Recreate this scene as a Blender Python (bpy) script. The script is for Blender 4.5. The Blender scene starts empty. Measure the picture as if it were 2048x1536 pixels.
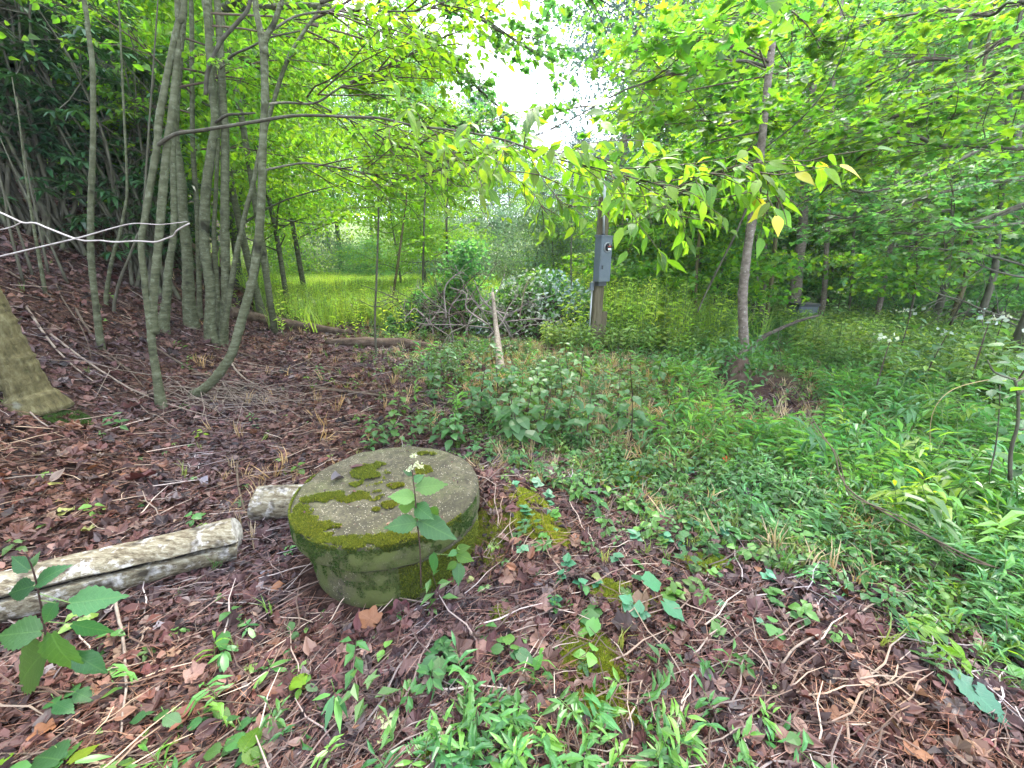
import bpy, math, random
import numpy as np
from mathutils import Vector, Matrix

C = bpy.context.scene.collection
R = np.random.default_rng
# ------------------------------------------------------------------ camera, sky, sun, exposure
FPX = 786.0                      # focal length in pixels of a 2048 wide frame
PITCH = math.radians(17.5)
EYE = np.array([0.0, 0.0, 1.5])
sc = bpy.context.scene
cam = bpy.data.cameras.new('camera')
cam.sensor_width = 36.0
cam.lens = 36.0 * FPX / 2048.0
cam.clip_start = 0.02
cam.clip_end = 800
camo = bpy.data.objects.new('camera', cam)
camo.location = EYE
camo.rotation_euler = (math.radians(90) - PITCH, 0, 0)
C.objects.link(camo)
sc.camera = camo

SUN_EL, SUN_AZ = 60.0, 16.0      # degrees; azimuth measured from +Y towards +X
world = bpy.data.worlds.new('World')
sc.world = world
world.use_nodes = True
wn = world.node_tree
wn.nodes.clear()
wo = wn.nodes.new('ShaderNodeOutputWorld')
bg = wn.nodes.new('ShaderNodeBackground')
sky = wn.nodes.new('ShaderNodeTexSky')
sky.sky_type = 'NISHITA'
sky.sun_disc = False
sky.sun_elevation = math.radians(SUN_EL)
sky.sun_rotation = math.radians(SUN_AZ)
sky.dust_density = 3.0
sky.air_density = 1.0
hs = wn.nodes.new('ShaderNodeMix')         # thin high overcast: the blue is mostly veiled
hs.data_type = 'RGBA'
hs.inputs[0].default_value = 0.62
hs.inputs[7].default_value = (9.0, 9.9, 11.2, 1)
wn.links.new(sky.outputs[0], hs.inputs[6])
wn.links.new(hs.outputs[2], bg.inputs[0])
bg.inputs[1].default_value = 0.13
wn.links.new(bg.outputs[0], wo.inputs[0])
sun = bpy.data.lights.new('sun', 'SUN')
sun.energy = 1.5
sun.angle = math.radians(14)
sun.color = (1.0, 0.95, 0.86)
suno = bpy.data.objects.new('sun', sun)
e, a = math.radians(SUN_EL), math.radians(SUN_AZ)
sd = Vector((math.sin(a) * math.cos(e), math.cos(a) * math.cos(e), math.sin(e)))
suno.rotation_euler = sd.to_track_quat('Z', 'Y').to_euler()
suno.location = sd * 40
C.objects.link(suno)
vs = sc.view_settings
sc.display_settings.display_device = 'sRGB'
vs.view_transform = 'Standard'
vs.look = 'None'
vs.exposure = 2.5
vs.gamma = 1.0
vs.use_curve_mapping = False
sc.cycles.max_bounces = 8
sc.cycles.diffuse_bounces = 4
sc.cycles.glossy_bounces = 2
sc.cycles.transmission_bounces = 6
sc.cycles.transparent_max_bounces = 4
sc.cycles.use_denoising = True
sc.cycles.use_adaptive_sampling = True
sc.cycles.adaptive_threshold = 0.02

# ------------------------------------------------------------------ noise and terrain
def _hash(ix, iy, s):
    n = (ix.astype(np.int64) * 374761393 + iy.astype(np.int64) * 668265263 + s * 1442695041) & 0xFFFFFFFF
    n = ((n ^ (n >> 13)) * 1274126177) & 0xFFFFFFFF
    return ((n ^ (n >> 16)) & 0xFFFFFF) / float(0xFFFFFF)

def vnoise(x, y, s=0):
    x = np.asarray(x, float); y = np.asarray(y, float)
    ix, iy = np.floor(x), np.floor(y)
    fx, fy = x - ix, y - iy
    fx = fx * fx * (3 - 2 * fx); fy = fy * fy * (3 - 2 * fy)
    a = _hash(ix, iy, s); b = _hash(ix + 1, iy, s); c = _hash(ix, iy + 1, s); d = _hash(ix + 1, iy + 1, s)
    return (a * (1 - fx) + b * fx) * (1 - fy) + (c * (1 - fx) + d * fx) * fy

def fbm(x, y, s=0, o=3):
    r, amp, tot = 0, 1.0, 0
    for i in range(o):
        r = r + amp * vnoise(x * 2 ** i, y * 2 ** i, s + i * 17); tot += amp; amp *= 0.5
    return r / tot

def toe(y):
    yy = np.maximum(y, 0)
    return -2.2 - 0.25 * y - 0.012 * np.minimum(yy, 40) ** 2 - 1.1 * np.exp(-((y - .5) / 1.15) ** 2)

def height(x, y):
    x = np.asarray(x, float); y = np.asarray(y, float)
    d = toe(y) - x
    k = 0.45
    sp = k * np.log1p(np.exp(np.clip(d / k, -30, 30))) + np.where(d / k > 30, d - 30 * k, 0)
    hill = 0.72 * sp
    hill = np.where(hill > 9, 9 + (hill - 9) * 0.3, hill)
    h = hill
    far = np.clip(np.hypot(x, y) - 34, 0, 200)
    h = h + 0.12 * far * np.clip((y + 10) / 30, 0, 1)
    h = h + 0.10 * (fbm(x * 0.6, y * 0.6, 3) - 0.5) * np.clip(np.hypot(x, y) / 5, 0.15, 1)
    h = h + 0.035 * (fbm(x * 3.1, y * 3.1, 9) - 0.5)
    h = h - 0.05 * np.clip(x - 1.5, 0, 6)
    # soil heaped against the right and back of the well ring
    h = h + 0.16 * np.exp(-(((x + 0.10) / 0.38) ** 2 + ((y - 2.05) / 0.5) ** 2))
    return h

SP, CP = math.sin(PITCH), math.cos(PITCH)
def ray(u, v):
    a = (u - 1024) / FPX; b = (768 - v) / FPX
    return np.array([a, CP + SP * b, -SP + CP * b])
def P(u, v, t):
    return EYE + ray(u, v) * t
def PY(u, v, y):
    r = ray(u, v)
    return EYE + r * (y / r[1])
def G(u, v, tmax=60):
    r = ray(u, v); t = 0.4; prev = t
    while t < tmax:
        p = EYE + r * t
        if p[2] < height(p[0], p[1]):
            lo, hi = prev, t
            for _ in range(16):
                m = (lo + hi) / 2; q = EYE + r * m
                if q[2] < height(q[0], q[1]): hi = m
                else: lo = m
            return EYE + r * hi
        prev = t; t += 0.05 + t * 0.01
    return EYE + r * tmax
def GZ(u, v, lift):
    r = ray(u, v); t = .4
    while t < 60:
        p = EYE + r * t
        if p[2] < height(p[0], p[1]) + lift: return p
        t += .004
    return p
def depth_of(p):
    q = np.asarray(p) - EYE
    return q[1] * CP - q[2] * SP
def pxr(w, p):                     # radius in metres of something w pixels wide at p
    return 0.5 * w / FPX * max(depth_of(p), 0.2)

# ------------------------------------------------------------------ materials
def nd(nt, t, **kw):
    n = nt.nodes.new(t)
    for k, v in kw.items(): setattr(n, k, v)
    return n
def base_mat(name):
    m = bpy.data.materials.new(name); m.use_nodes = True
    nt = m.node_tree; nt.nodes.clear()
    out = nd(nt, 'ShaderNodeOutputMaterial')
    return m, nt, out
def ramp(nt, cols, fac):
    r = nd(nt, 'ShaderNodeValToRGB')
    el = r.color_ramp.elements
    n = len(cols)
    el[0].color = (*cols[0], 1); el[0].position = 0
    el[1].color = (*cols[-1], 1); el[1].position = 1
    for i in range(1, n - 1):
        e_ = el.new(i / (n - 1)); e_.color = (*cols[i], 1)
    nt.links.new(fac, r.inputs[0])
    return r.outputs[0]
def math_(nt, op, a, b=None):
    n = nd(nt, 'ShaderNodeMath', operation=op)
    for i, x in enumerate((a, b)):
        if x is None: continue
        if isinstance(x, (int, float)): n.inputs[i].default_value = x
        else: nt.links.new(x, n.inputs[i])
    return n.outputs[0]
def mixc(nt, f, a, b, blend='MIX'):
    n = nd(nt, 'ShaderNodeMix', data_type='RGBA', blend_type=blend)
    for i, x in ((0, f), (6, a), (7, b)):
        if isinstance(x, (int, float)): n.inputs[i].default_value = x
        elif isinstance(x, tuple): n.inputs[i].default_value = (*x[:3], 1)
        else: nt.links.new(x, n.inputs[i])
    return n.outputs[2]
def noise(nt, scale, detail=3, rough=0.6, vec=None, dims='3D'):
    n = nd(nt, 'ShaderNodeTexNoise')
    n.inputs['Scale'].default_value = scale; n.inputs['Detail'].default_value = detail
    n.inputs['Roughness'].default_value = rough
    if vec is not None: nt.links.new(vec, n.inputs['Vector'])
    return n.outputs['Fac']

def leaf_mat(name, cols, trans=0.45, rough=0.45, boost=1.6, veins=False, warm=(1.25, 1.15, 0.5)):
    """cols: base colours from which each leaf takes its own"""
    m, nt, out = base_mat(name)
    at = nd(nt, 'ShaderNodeAttribute', attribute_name='rnd')
    oi = nd(nt, 'ShaderNodeObjectInfo')
    f = math_(nt, 'FRACT', math_(nt, 'ADD', at.outputs['Fac'], oi.outputs['Random']))
    geo = nd(nt, 'ShaderNodeNewGeometry')
    col = ramp(nt, cols, f)
    big = noise(nt, 0.8, 3, vec=geo.outputs['Position'])
    bigc = nd(nt, 'ShaderNodeClamp'); nt.links.new(math_(nt, 'MULTIPLY', math_(nt, 'SUBTRACT', big, 0.38), 4.0), bigc.inputs[0])
    f2 = math_(nt, 'FRACT', math_(nt, 'MULTIPLY', f, 7.13))
    lum = math_(nt, 'ADD', math_(nt, 'MULTIPLY', f2, 0.75), 0.6)
    drift = mixc(nt, bigc.outputs[0], (0.86, 0.98, 1.25), (1.12, 1.03, 0.82))
    col = mixc(nt, 1.0, col, drift, 'MULTIPLY')
    sc_ = nd(nt, 'ShaderNodeVectorMath', operation='SCALE'); nt.links.new(col, sc_.inputs[0]); nt.links.new(lum, sc_.inputs['Scale'])
    col = sc_.outputs[0]
    if veins:
        uv = nd(nt, 'ShaderNodeAttribute', attribute_name='luv')
        sx = nd(nt, 'ShaderNodeSeparateXYZ'); nt.links.new(uv.outputs['Vector'], sx.inputs[0])
        ax = math_(nt, 'ABSOLUTE', sx.outputs[0])
        mid = math_(nt, 'LESS_THAN', ax, 0.014)
        w = math_(nt, 'FRACT', math_(nt, 'MULTIPLY', math_(nt, 'SUBTRACT', sx.outputs[1], math_(nt, 'MULTIPLY', ax, 0.8)), 9.0))
        side = math_(nt, 'LESS_THAN', w, 0.13)
        v = math_(nt, 'MAXIMUM', mid, math_(nt, 'MULTIPLY', side, 0.6))
        sp = noise(nt, 9, 4, 0.7, vec=uv.outputs['Vector'])
        col = mixc(nt, math_(nt, 'MULTIPLY', v, 0.22), col, tuple(min(1, c * 1.5 + 0.02) for c in cols[-1]))
        col = mixc(nt, math_(nt, 'MULTIPLY', sp, 0.45), col, tuple(c * 0.55 for c in cols[0]))
        bm = nd(nt, 'ShaderNodeBump'); bm.inputs['Strength'].default_value = 0.5; bm.inputs['Distance'].default_value = 0.004
        nt.links.new(math_(nt, 'SUBTRACT', sp, v), bm.inputs['Height'])
    pb = nd(nt, 'ShaderNodeBsdfPrincipled')
    nt.links.new(col, pb.inputs['Base Color']); pb.inputs['Roughness'].default_value = rough
    pb.inputs['Specular IOR Level'].default_value = 0.5
    if veins: nt.links.new(bm.outputs[0], pb.inputs['Normal'])
    tr = nd(nt, 'ShaderNodeBsdfTranslucent')
    tc = mixc(nt, 1.0, col, (warm[0] * boost, warm[1] * boost, warm[2] * boost), 'MULTIPLY')
    nt.links.new(tc, tr.inputs[0])
    mx = nd(nt, 'ShaderNodeMixShader'); mx.inputs[0].default_value = trans
    nt.links.new(pb.outputs[0], mx.inputs[1]); nt.links.new(tr.outputs[0], mx.inputs[2])
    nt.links.new(mx.outputs[0], out.inputs[0])
    return m

def solid_mat(name, cols, scale=8, rough=0.8, bump=0.4, stretch=(1, 1, 1), detail=5, dist=0.01, spots=None, metal=0, second=None):
    m, nt, out = base_mat(name)
    tc = nd(nt, 'ShaderNodeTexCoord')
    mp = nd(nt, 'ShaderNodeMapping'); mp.inputs['Scale'].default_value = stretch
    nt.links.new(tc.outputs['Object'], mp.inputs[0])
    n1 = noise(nt, scale, detail, 0.65, mp.outputs[0])
    n1c = math_(nt, 'MULTIPLY', math_(nt, 'SUBTRACT', n1, 0.28), 2.3)
    col = ramp(nt, cols, n1c)
    if second:                       # (colour, scale, threshold, softness)
        n2 = noise(nt, second[1], 4, 0.7, tc.outputs['Object'])
        f = math_(nt, 'MULTIPLY', math_(nt, 'SUBTRACT', n2, second[2]), second[3])
        cl = nd(nt, 'ShaderNodeClamp'); nt.links.new(f, cl.inputs[0])
        col = mixc(nt, cl.outputs[0], col, second[0])
    if spots:
        n3 = noise(nt, spots[1], 2, 0.5, tc.outputs['Object'])
        f = math_(nt, 'MULTIPLY', math_(nt, 'SUBTRACT', n3, spots[2]), spots[3])
        cl = nd(nt, 'ShaderNodeClamp'); nt.links.new(f, cl.inputs[0])
        col = mixc(nt, cl.outputs[0], col, spots[0])
    pb = nd(nt, 'ShaderNodeBsdfPrincipled')
    nt.links.new(col, pb.inputs['Base Color']); pb.inputs['Roughness'].default_value = rough
    pb.inputs['Metallic'].default_value = metal
    pb.inputs['Specular IOR Level'].default_value = 0.3
    if bump:
        bm = nd(nt, 'ShaderNodeBump'); bm.inputs['Strength'].default_value = bump; bm.inputs['Distance'].default_value = dist
        fine = noise(nt, scale * 5, 3, 0.7, mp.outputs[0])
        nt.links.new(math_(nt, 'ADD', n1, math_(nt, 'MULTIPLY', fine, 0.5)), bm.inputs['Height'])
        nt.links.new(bm.outputs[0], pb.inputs['Normal'])
    nt.links.new(pb.outputs[0], out.inputs[0])
    return m

M = {}
M['bright'] = leaf_mat('bright_leaf', [(0.085, 0.19, 0.015), (0.12, 0.23, 0.015), (0.17, 0.25, 0.018), (0.07, 0.19, 0.025)], 0.56, boost=2.1, warm=(1.1, 1.15, 0.5))
M['near'] = leaf_mat('near_bright_leaf', [(0.08, 0.19, 0.02), (0.12, 0.24, 0.018), (0.19, 0.27, 0.02)], 0.55, veins=True, boost=1.9, warm=(1.1, 1.15, .5))
M['maple'] = leaf_mat('maple_leaf', [(0.05, 0.14, 0.025), (0.08, 0.19, 0.02), (0.14, 0.22, 0.015), (0.045, 0.13, 0.035)], 0.58, boost=2.1, warm=(1.15, 1.15, 0.5))
M['cool'] = leaf_mat('cool_leaf', [(0.055, 0.15, 0.045), (0.085, 0.2, 0.055), (0.13, 0.23, 0.045)], 0.55, boost=2.1, warm=(1, 1.1, .7))
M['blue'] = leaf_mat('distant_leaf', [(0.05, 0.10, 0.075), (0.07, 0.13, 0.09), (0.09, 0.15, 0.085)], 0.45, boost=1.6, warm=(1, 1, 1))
M['pale'] = leaf_mat('pale_leaf', [(0.11, 0.19, 0.08), (0.16, 0.24, 0.12), (0.1, 0.2, 0.06)], 0.4, boost=1.3, warm=(1, 1, .8))
M['rhodo'] = leaf_mat('laurel_leaf', [(0.016, 0.06, 0.02), (0.03, 0.09, 0.03), (0.055, 0.13, 0.035)], 0.28, 0.32, boost=1.5)
M['herb'] = leaf_mat('herb_leaf', [(0.025, 0.10, 0.028), (0.04, 0.135, 0.035), (0.08, 0.17, 0.03)], 0.35, boost=1.4, veins=True)
M['weed'] = leaf_mat('weed_leaf', [(0.045, 0.14, 0.035), (0.07, 0.19, 0.045), (0.12, 0.24, 0.045)], 0.4, boost=1.6)
M['stilt'] = leaf_mat('stiltgrass_leaf', [(0.05, 0.17, 0.05), (0.085, 0.22, 0.06), (0.12, 0.25, 0.045)], 0.4, 0.38, boost=1.7)
M['cover'] = leaf_mat('ground_cover_leaf', [(0.07, 0.16, 0.035), (0.11, 0.21, 0.04), (0.18, 0.26, 0.05)], 0.4, boost=1.6)
M['grass'] = leaf_mat('grass_blade', [(0.07, 0.15, 0.03), (0.12, 0.2, 0.035), (0.2, 0.22, 0.06)], 0.35, boost=1.4)
M['meadow'] = leaf_mat('meadow_leaf', [(0.14, 0.28, 0.04), (0.2, 0.34, 0.045), (0.27, 0.37, 0.06)], 0.5, boost=2.0)
M['yellow'] = leaf_mat('yellow_leaf', [(0.4, 0.36, 0.03), (0.5, 0.42, 0.04)], 0.45, boost=1.3)
M['palegreen'] = leaf_mat('pale_green_leaf', [(0.42, 0.5, 0.2), (0.5, 0.55, 0.24)], 0.25, veins=True, boost=1.1)
M['bluegreen'] = leaf_mat('blue_green_leaf', [(0.03, 0.13, 0.06), (0.05, 0.18, 0.09)], 0.25, veins=True)
M['white'] = leaf_mat('white_flower', [(0.34, 0.4, 0.24), (0.5, 0.54, 0.4)], 0.3, boost=1.0, warm=(1, 1, 1))
M['moss'] = leaf_mat('moss', [(0.05, 0.075, 0.006), (0.11, 0.135, 0.010), (0.19, 0.2, 0.018)], 0.3, 0.8)
M['moss_ground'] = leaf_mat('ground_moss', [(0.10, 0.15, 0.010), (0.18, 0.22, 0.015), (0.26, 0.28, 0.025)], 0.3, 0.8)
M['darkmoss'] = leaf_mat('dark_moss', [(0.02, 0.05, 0.006), (0.045, 0.09, 0.01)], 0.2, 0.8)
DEAD = {
    'reddish brown': [(0.09, 0.026, 0.018), (0.14, 0.045, 0.03)],
    'dark maroon': [(0.07, 0.02, 0.022), (0.12, 0.035, 0.035)],
    'tan': [(0.2, 0.12, 0.08), (0.28, 0.18, 0.12)],
    'orange brown': [(0.17, 0.065, 0.025), (0.25, 0.10, 0.04)],
    'greyish': [(0.13, 0.11, 0.12), (0.2, 0.17, 0.185)],
    'pinkish brown': [(0.17, 0.085, 0.07), (0.25, 0.14, 0.115)],
    'yellow green': [(0.2, 0.22, 0.06), (0.3, 0.3, 0.09)],
    'scarlet': [(0.55, 0.05, 0.02), (0.62, 0.09, 0.02)],
}
for k, v in DEAD.items():
    M['dead ' + k] = leaf_mat('dead_leaf_' + k.replace(' ', '_'), v, 0.12, 0.6, boost=1.2, veins=True, warm=(1.2, 1, .7))
M['litter'] = leaf_mat('leaf_litter', [(0.014, 0.007, 0.007), (0.035, 0.014, 0.013), (0.07, 0.024, 0.021), (0.10, 0.042, 0.035), (0.13, 0.065, 0.05), (0.05, 0.02, 0.02), (0.024, 0.012, 0.012), (0.085, 0.045, 0.042)], 0.1, 0.7, boost=1.1)
M['needle'] = leaf_mat('pine_needles', [(0.08, 0.028, 0.018), (0.15, 0.06, 0.035), (0.26, 0.14, 0.095)], 0.1, 0.7)
M['weedlight'] = leaf_mat('light_weed_leaf', [(0.14, 0.24, 0.05), (0.2, 0.3, 0.05), (0.27, 0.34, 0.08)], 0.5, boost=2.0)
M['straw'] = leaf_mat('dry_straw', [(0.3, 0.19, 0.09), (0.42, 0.3, 0.17)], 0.2, 0.7)

M['bark'] = solid_mat('smooth_grey_bark', [(0.03, 0.033, 0.016), (0.075, 0.08, 0.042), (0.14, 0.15, 0.095)], 9, 0.85, 1.0, (1, 1, 3.0), dist=.012, second=((0.17, 0.19, 0.13), 26, 0.55, 5), spots=((0.02, 0.02, 0.010), 6, 0.6, 8))
M['branch'] = solid_mat('branch_bark', [(0.03, 0.028, 0.02), (0.065, 0.06, 0.042), (0.11, 0.11, 0.08)], 12, 0.9, 0.8)
M['dead_twig'] = solid_mat('grey_dead_twig', [(0.12, 0.095, 0.085), (0.25, 0.21, 0.19)], 18, 0.85, 0.3)
M['bark_dark'] = solid_mat('dark_bark', [(0.035, 0.03, 0.022), (0.07, 0.065, 0.045), (0.11, 0.11, 0.075)], 9, 0.9, 0.6, (1, 1, 0.5), second=((0.09, 0.12, 0.05), 8, 0.55, 5))
M['bark_pink'] = solid_mat('pinkish_grey_bark', [(0.07, 0.054, 0.042), (0.15, 0.12, 0.098), (0.24, 0.2, 0.17)], 14, 0.85, 0.9, (1, 1, 1.6), spots=((0.36, 0.34, 0.3), 30, 0.62, 9))
M['bark_olive'] = solid_mat('olive_bark', [(0.035, 0.03, 0.012), (0.095, 0.08, 0.033), (0.16, 0.145, 0.075)], 30, 0.9, 1.0, (1, 1, 0.3), dist=0.02, spots=((0.3, 0.31, 0.26), 4, 0.66, 14))
M['bark_far'] = solid_mat('distant_bark', [(0.04, 0.035, 0.028), (0.09, 0.078, 0.062), (0.14, 0.125, 0.10)], 6, 0.9, 0.6)
M['twig'] = solid_mat('twig_bark', [(0.05, 0.035, 0.025), (0.11, 0.08, 0.055)], 20, 0.85, 0.3)
M['twig_pale'] = solid_mat('dry_pale_twig', [(0.10, 0.07, 0.055), (0.26, 0.21, 0.17)], 18, 0.85, 0.3)
M['twig_white'] = solid_mat('bleached_branch', [(0.26, 0.22, 0.2), (0.46, 0.42, 0.4)], 18, 0.8, 0.3)
M['stem_green'] = solid_mat('green_stem', [(0.07, 0.13, 0.03), (0.12, 0.2, 0.05)], 10, 0.6, 0)
M['stem_dark'] = solid_mat('purple_stem', [(0.035, 0.02, 0.02), (0.07, 0.04, 0.03)], 10, 0.6, 0)
M['oldlog'] = solid_mat('weathered_log', [(0.025, 0.02, 0.012), (0.12, 0.095, 0.06), (0.22, 0.195, 0.135), (0.33, 0.31, 0.25)], 60, 0.85, 1.0, (.3, 1, 1), dist=0.012, second=((0.5, 0.48, 0.46), 14, 0.52, 7), spots=((0.05, 0.04, 0.028), 13, 0.55, 7))
M['crack'] = solid_mat('log_crack_shade_dirt', [(0.006, 0.005, 0.004), (0.015, 0.012, 0.01)], 10, 1, 0)  # near-black: shade inside the crack painted as colour, along with its dirt
M['barelog'] = solid_mat('debarked_log', [(0.10, 0.075, 0.055), (0.2, 0.16, 0.125), (0.3, 0.26, 0.22)], 16, 0.8, 0.6, (1, 2, 1), spots=((0.1, 0.07, 0.05), 12, 0.6, 8))
M['darklog'] = solid_mat('rotting_dark_log', [(0.03, 0.02, 0.015), (0.075, 0.05, 0.035), (0.12, 0.09, 0.07)], 12, 0.95, 0.9, dist=0.02)
M['soil'] = solid_mat('root_soil', [(0.02, 0.013, 0.01), (0.06, 0.04, 0.03)], 9, 1, 0.8, dist=0.02)
M['post'] = solid_mat('weathered_post', [(0.05, 0.04, 0.022), (0.10, 0.083, 0.05), (0.15, 0.13, 0.085)], 16, 0.9, 0.6, (1, 1, 0.12))
M['metal'] = solid_mat('grey_painted_steel', [(0.085, 0.105, 0.125), (0.12, 0.145, 0.17)], 6, 0.45, 0.05, spots=((0.11, 0.13, 0.13), 5, 0.55, 5))
M['metal_dark'] = solid_mat('dark_metal', [(0.03, 0.035, 0.04), (0.05, 0.055, 0.06)], 6, 0.5, 0)
M['conduit'] = solid_mat('galvanised_conduit', [(0.3, 0.31, 0.32), (0.4, 0.41, 0.42)], 9, 0.4, 0.05, metal=0.5)
M['dial_black'] = solid_mat('meter_face', [(0.01, 0.01, 0.012), (0.02, 0.02, 0.022)], 6, 0.15, 0)
M['dial_white'] = solid_mat('dial_plate', [(0.6, 0.6, 0.6), (0.7, 0.7, 0.7)], 6, 0.4, 0)
M['dial_red'] = solid_mat('red_seal', [(0.25, 0.03, 0.02), (0.3, 0.04, 0.03)], 6, 0.4, 0)

def concrete():
    m, nt, out = base_mat('old_concrete')
    tc = nd(nt, 'ShaderNodeTexCoord')
    o = tc.outputs['Object']
    n1 = noise(nt, 6.5, 8, 0.72, o)
    col = ramp(nt, [(0.03, 0.028, 0.012), (0.05, 0.043, 0.02), (0.09, 0.078, 0.045), (0.17, 0.15, 0.105)], math_(nt, 'MULTIPLY', math_(nt, 'SUBTRACT', n1, 0.28), 2.2))
    fine = noise(nt, 48, 5, 0.8, o)
    fc = nd(nt, 'ShaderNodeClamp'); nt.links.new(math_(nt, 'MULTIPLY', math_(nt, 'SUBTRACT', fine, 0.42), 5), fc.inputs[0])
    col = mixc(nt, math_(nt, 'MULTIPLY', fc.outputs[0], 0.85), col, (0.018, 0.015, 0.008))
    vo = nd(nt, 'ShaderNodeTexVoronoi'); vo.inputs['Scale'].default_value = 85
    nt.links.new(o, vo.inputs['Vector'])
    peb = math_(nt, 'LESS_THAN', vo.outputs['Distance'], 0.24)
    sel = math_(nt, 'GREATER_THAN', noise(nt, 30, 2, 0.5, o), 0.50)
    f = math_(nt, 'MULTIPLY', peb, sel)
    col = mixc(nt, math_(nt, 'MULTIPLY', f, 0.7), col, (0.3, 0.27, 0.21))
    # green algae staining the sides (geometry normal facing sideways)
    geo = nd(nt, 'ShaderNodeNewGeometry')
    sx = nd(nt, 'ShaderNodeSeparateXYZ'); nt.links.new(geo.outputs['Normal'], sx.inputs[0])
    side = math_(nt, 'LESS_THAN', sx.outputs[2], 0.5)
    g = noise(nt, 4.5, 4, 0.7, o)
    gc = nd(nt, 'ShaderNodeClamp'); nt.links.new(math_(nt, 'MULTIPLY', math_(nt, 'SUBTRACT', g, 0.34), 5), gc.inputs[0])
    alg = ramp(nt, [(0.025, 0.036, 0.006), (0.06, 0.075, 0.012), (0.045, 0.045, 0.018)], fine)
    g2 = noise(nt, 3.1, 6, 0.75, o); g2c = nd(nt, 'ShaderNodeClamp'); nt.links.new(math_(nt, 'MULTIPLY', math_(nt, 'SUBTRACT', g2, 0.47), 6), g2c.inputs[0])
    col = mixc(nt, math_(nt, 'MULTIPLY', g2c.outputs[0], 0.5), col, alg)
    col = mixc(nt, math_(nt, 'MULTIPLY', math_(nt, 'MULTIPLY', side, gc.outputs[0]), 0.9), col, alg)
    pb = nd(nt, 'ShaderNodeBsdfPrincipled'); nt.links.new(col, pb.inputs['Base Color'])
    pb.inputs['Roughness'].default_value = 0.9
    bm = nd(nt, 'ShaderNodeBump'); bm.inputs['Strength'].default_value = 0.8; bm.inputs['Distance'].default_value = 0.006
    nt.links.new(math_(nt, 'ADD', fine, math_(nt, 'MULTIPLY', f, 0.5)), bm.inputs['Height'])
    nt.links.new(bm.outputs[0], pb.inputs['Normal'])
    nt.links.new(pb.outputs[0], out.inputs[0])
    return m
M['concrete'] = concrete()

def ground_mat():
    m, nt, out = base_mat('forest_floor')
    tc = nd(nt, 'ShaderNodeTexCoord'); o = tc.outputs['Object']
    n1 = noise(nt, 26, 6, 0.75, o)
    lit = ramp(nt, [(0.010, 0.006, 0.005), (0.028, 0.015, 0.012), (0.06, 0.032, 0.025), (0.13, 0.08, 0.06)], math_(nt, 'MULTIPLY', math_(nt, 'SUBTRACT', n1, 0.3), 2.4))
    n2 = noise(nt, 14, 5, 0.7, o)
    grn = ramp(nt, [(0.025, 0.03, 0.012), (0.05, 0.07, 0.018), (0.10, 0.12, 0.03)], n2)
    mdw = ramp(nt, [(0.07, 0.10, 0.02), (0.13, 0.18, 0.03)], n2)
    za = nd(nt, 'ShaderNodeAttribute', attribute_name='zone')
    zs = nd(nt, 'ShaderNodeSeparateXYZ'); nt.links.new(za.outputs['Vector'], zs.inputs[0])
    col = mixc(nt, zs.outputs[0], lit, grn)
    col = mixc(nt, zs.outputs[1], col, mdw)
    pb = nd(nt, 'ShaderNodeBsdfPrincipled'); nt.links.new(col, pb.inputs['Base Color'])
    pb.inputs['Roughness'].default_value = 0.95
    pb.inputs['Specular IOR Level'].default_value = 0.15
    bm = nd(nt, 'ShaderNodeBump'); bm.inputs['Strength'].default_value = 0.9; bm.inputs['Distance'].default_value = 0.03
    nt.links.new(n1, bm.inputs['Height']); nt.links.new(bm.outputs[0], pb.inputs['Normal'])
    nt.links.new(pb.outputs[0], out.inputs[0])
    return m
M['ground'] = ground_mat()

# ------------------------------------------------------------------ mesh helpers
def mesh(name, V, F, mats, mi=None, rnd=None, luv=None, smooth=False):
    me = bpy.data.meshes.new(name)
    V = np.ascontiguousarray(V, dtype=np.float32); F = np.ascontiguousarray(F, dtype=np.int32)
    me.vertices.add(len(V)); me.vertices.foreach_set('co', V.ravel())
    me.loops.add(F.size); me.loops.foreach_set('vertex_index', F.ravel())
    me.polygons.add(len(F)); me.polygons.foreach_set('loop_start', np.arange(0, F.size, F.shape[1], dtype=np.int32))
    if not isinstance(mats, (list, tuple)): mats = [mats]
    for m in mats: me.materials.append(m)
    if mi is not None: me.polygons.foreach_set('material_index', np.ascontiguousarray(mi, dtype=np.int32))
    if rnd is not None:
        at = me.attributes.new('rnd', 'FLOAT', 'POINT'); at.data.foreach_set('value', np.ascontiguousarray(rnd, dtype=np.float32))
    if luv is not None:
        at = me.attributes.new('luv', 'FLOAT_VECTOR', 'POINT'); at.data.foreach_set('vector', np.ascontiguousarray(luv, dtype=np.float32).ravel())
    me.polygons.foreach_set('use_smooth', np.full(len(F), bool(smooth)))
    me.update(calc_edges=True)
    return me
def link(name, me, parent=None, loc=None, mat4=None):
    o = bpy.data.objects.new(name, me); C.objects.link(o)
    if parent is not None: o.parent = parent
    if mat4 is not None: o.matrix_local = mat4
    elif loc is not None: o.location = [float(q) for q in loc]
    return o
def tag(o, label=None, cat=None, group=None, kind=None):
    if label: o['label'] = label
    if cat: o['category'] = cat
    if group: o['group'] = group
    if kind: o['kind'] = kind
    return o
def thing(name, label, cat, loc=(0, 0, 0), group=None, rz=0):
    o = bpy.data.objects.new(name, None); C.objects.link(o)
    o.location = [float(q) for q in loc]; o.rotation_euler = (0, 0, rz); o.empty_display_size = 0.1
    return tag(o, label, cat, group)

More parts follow.
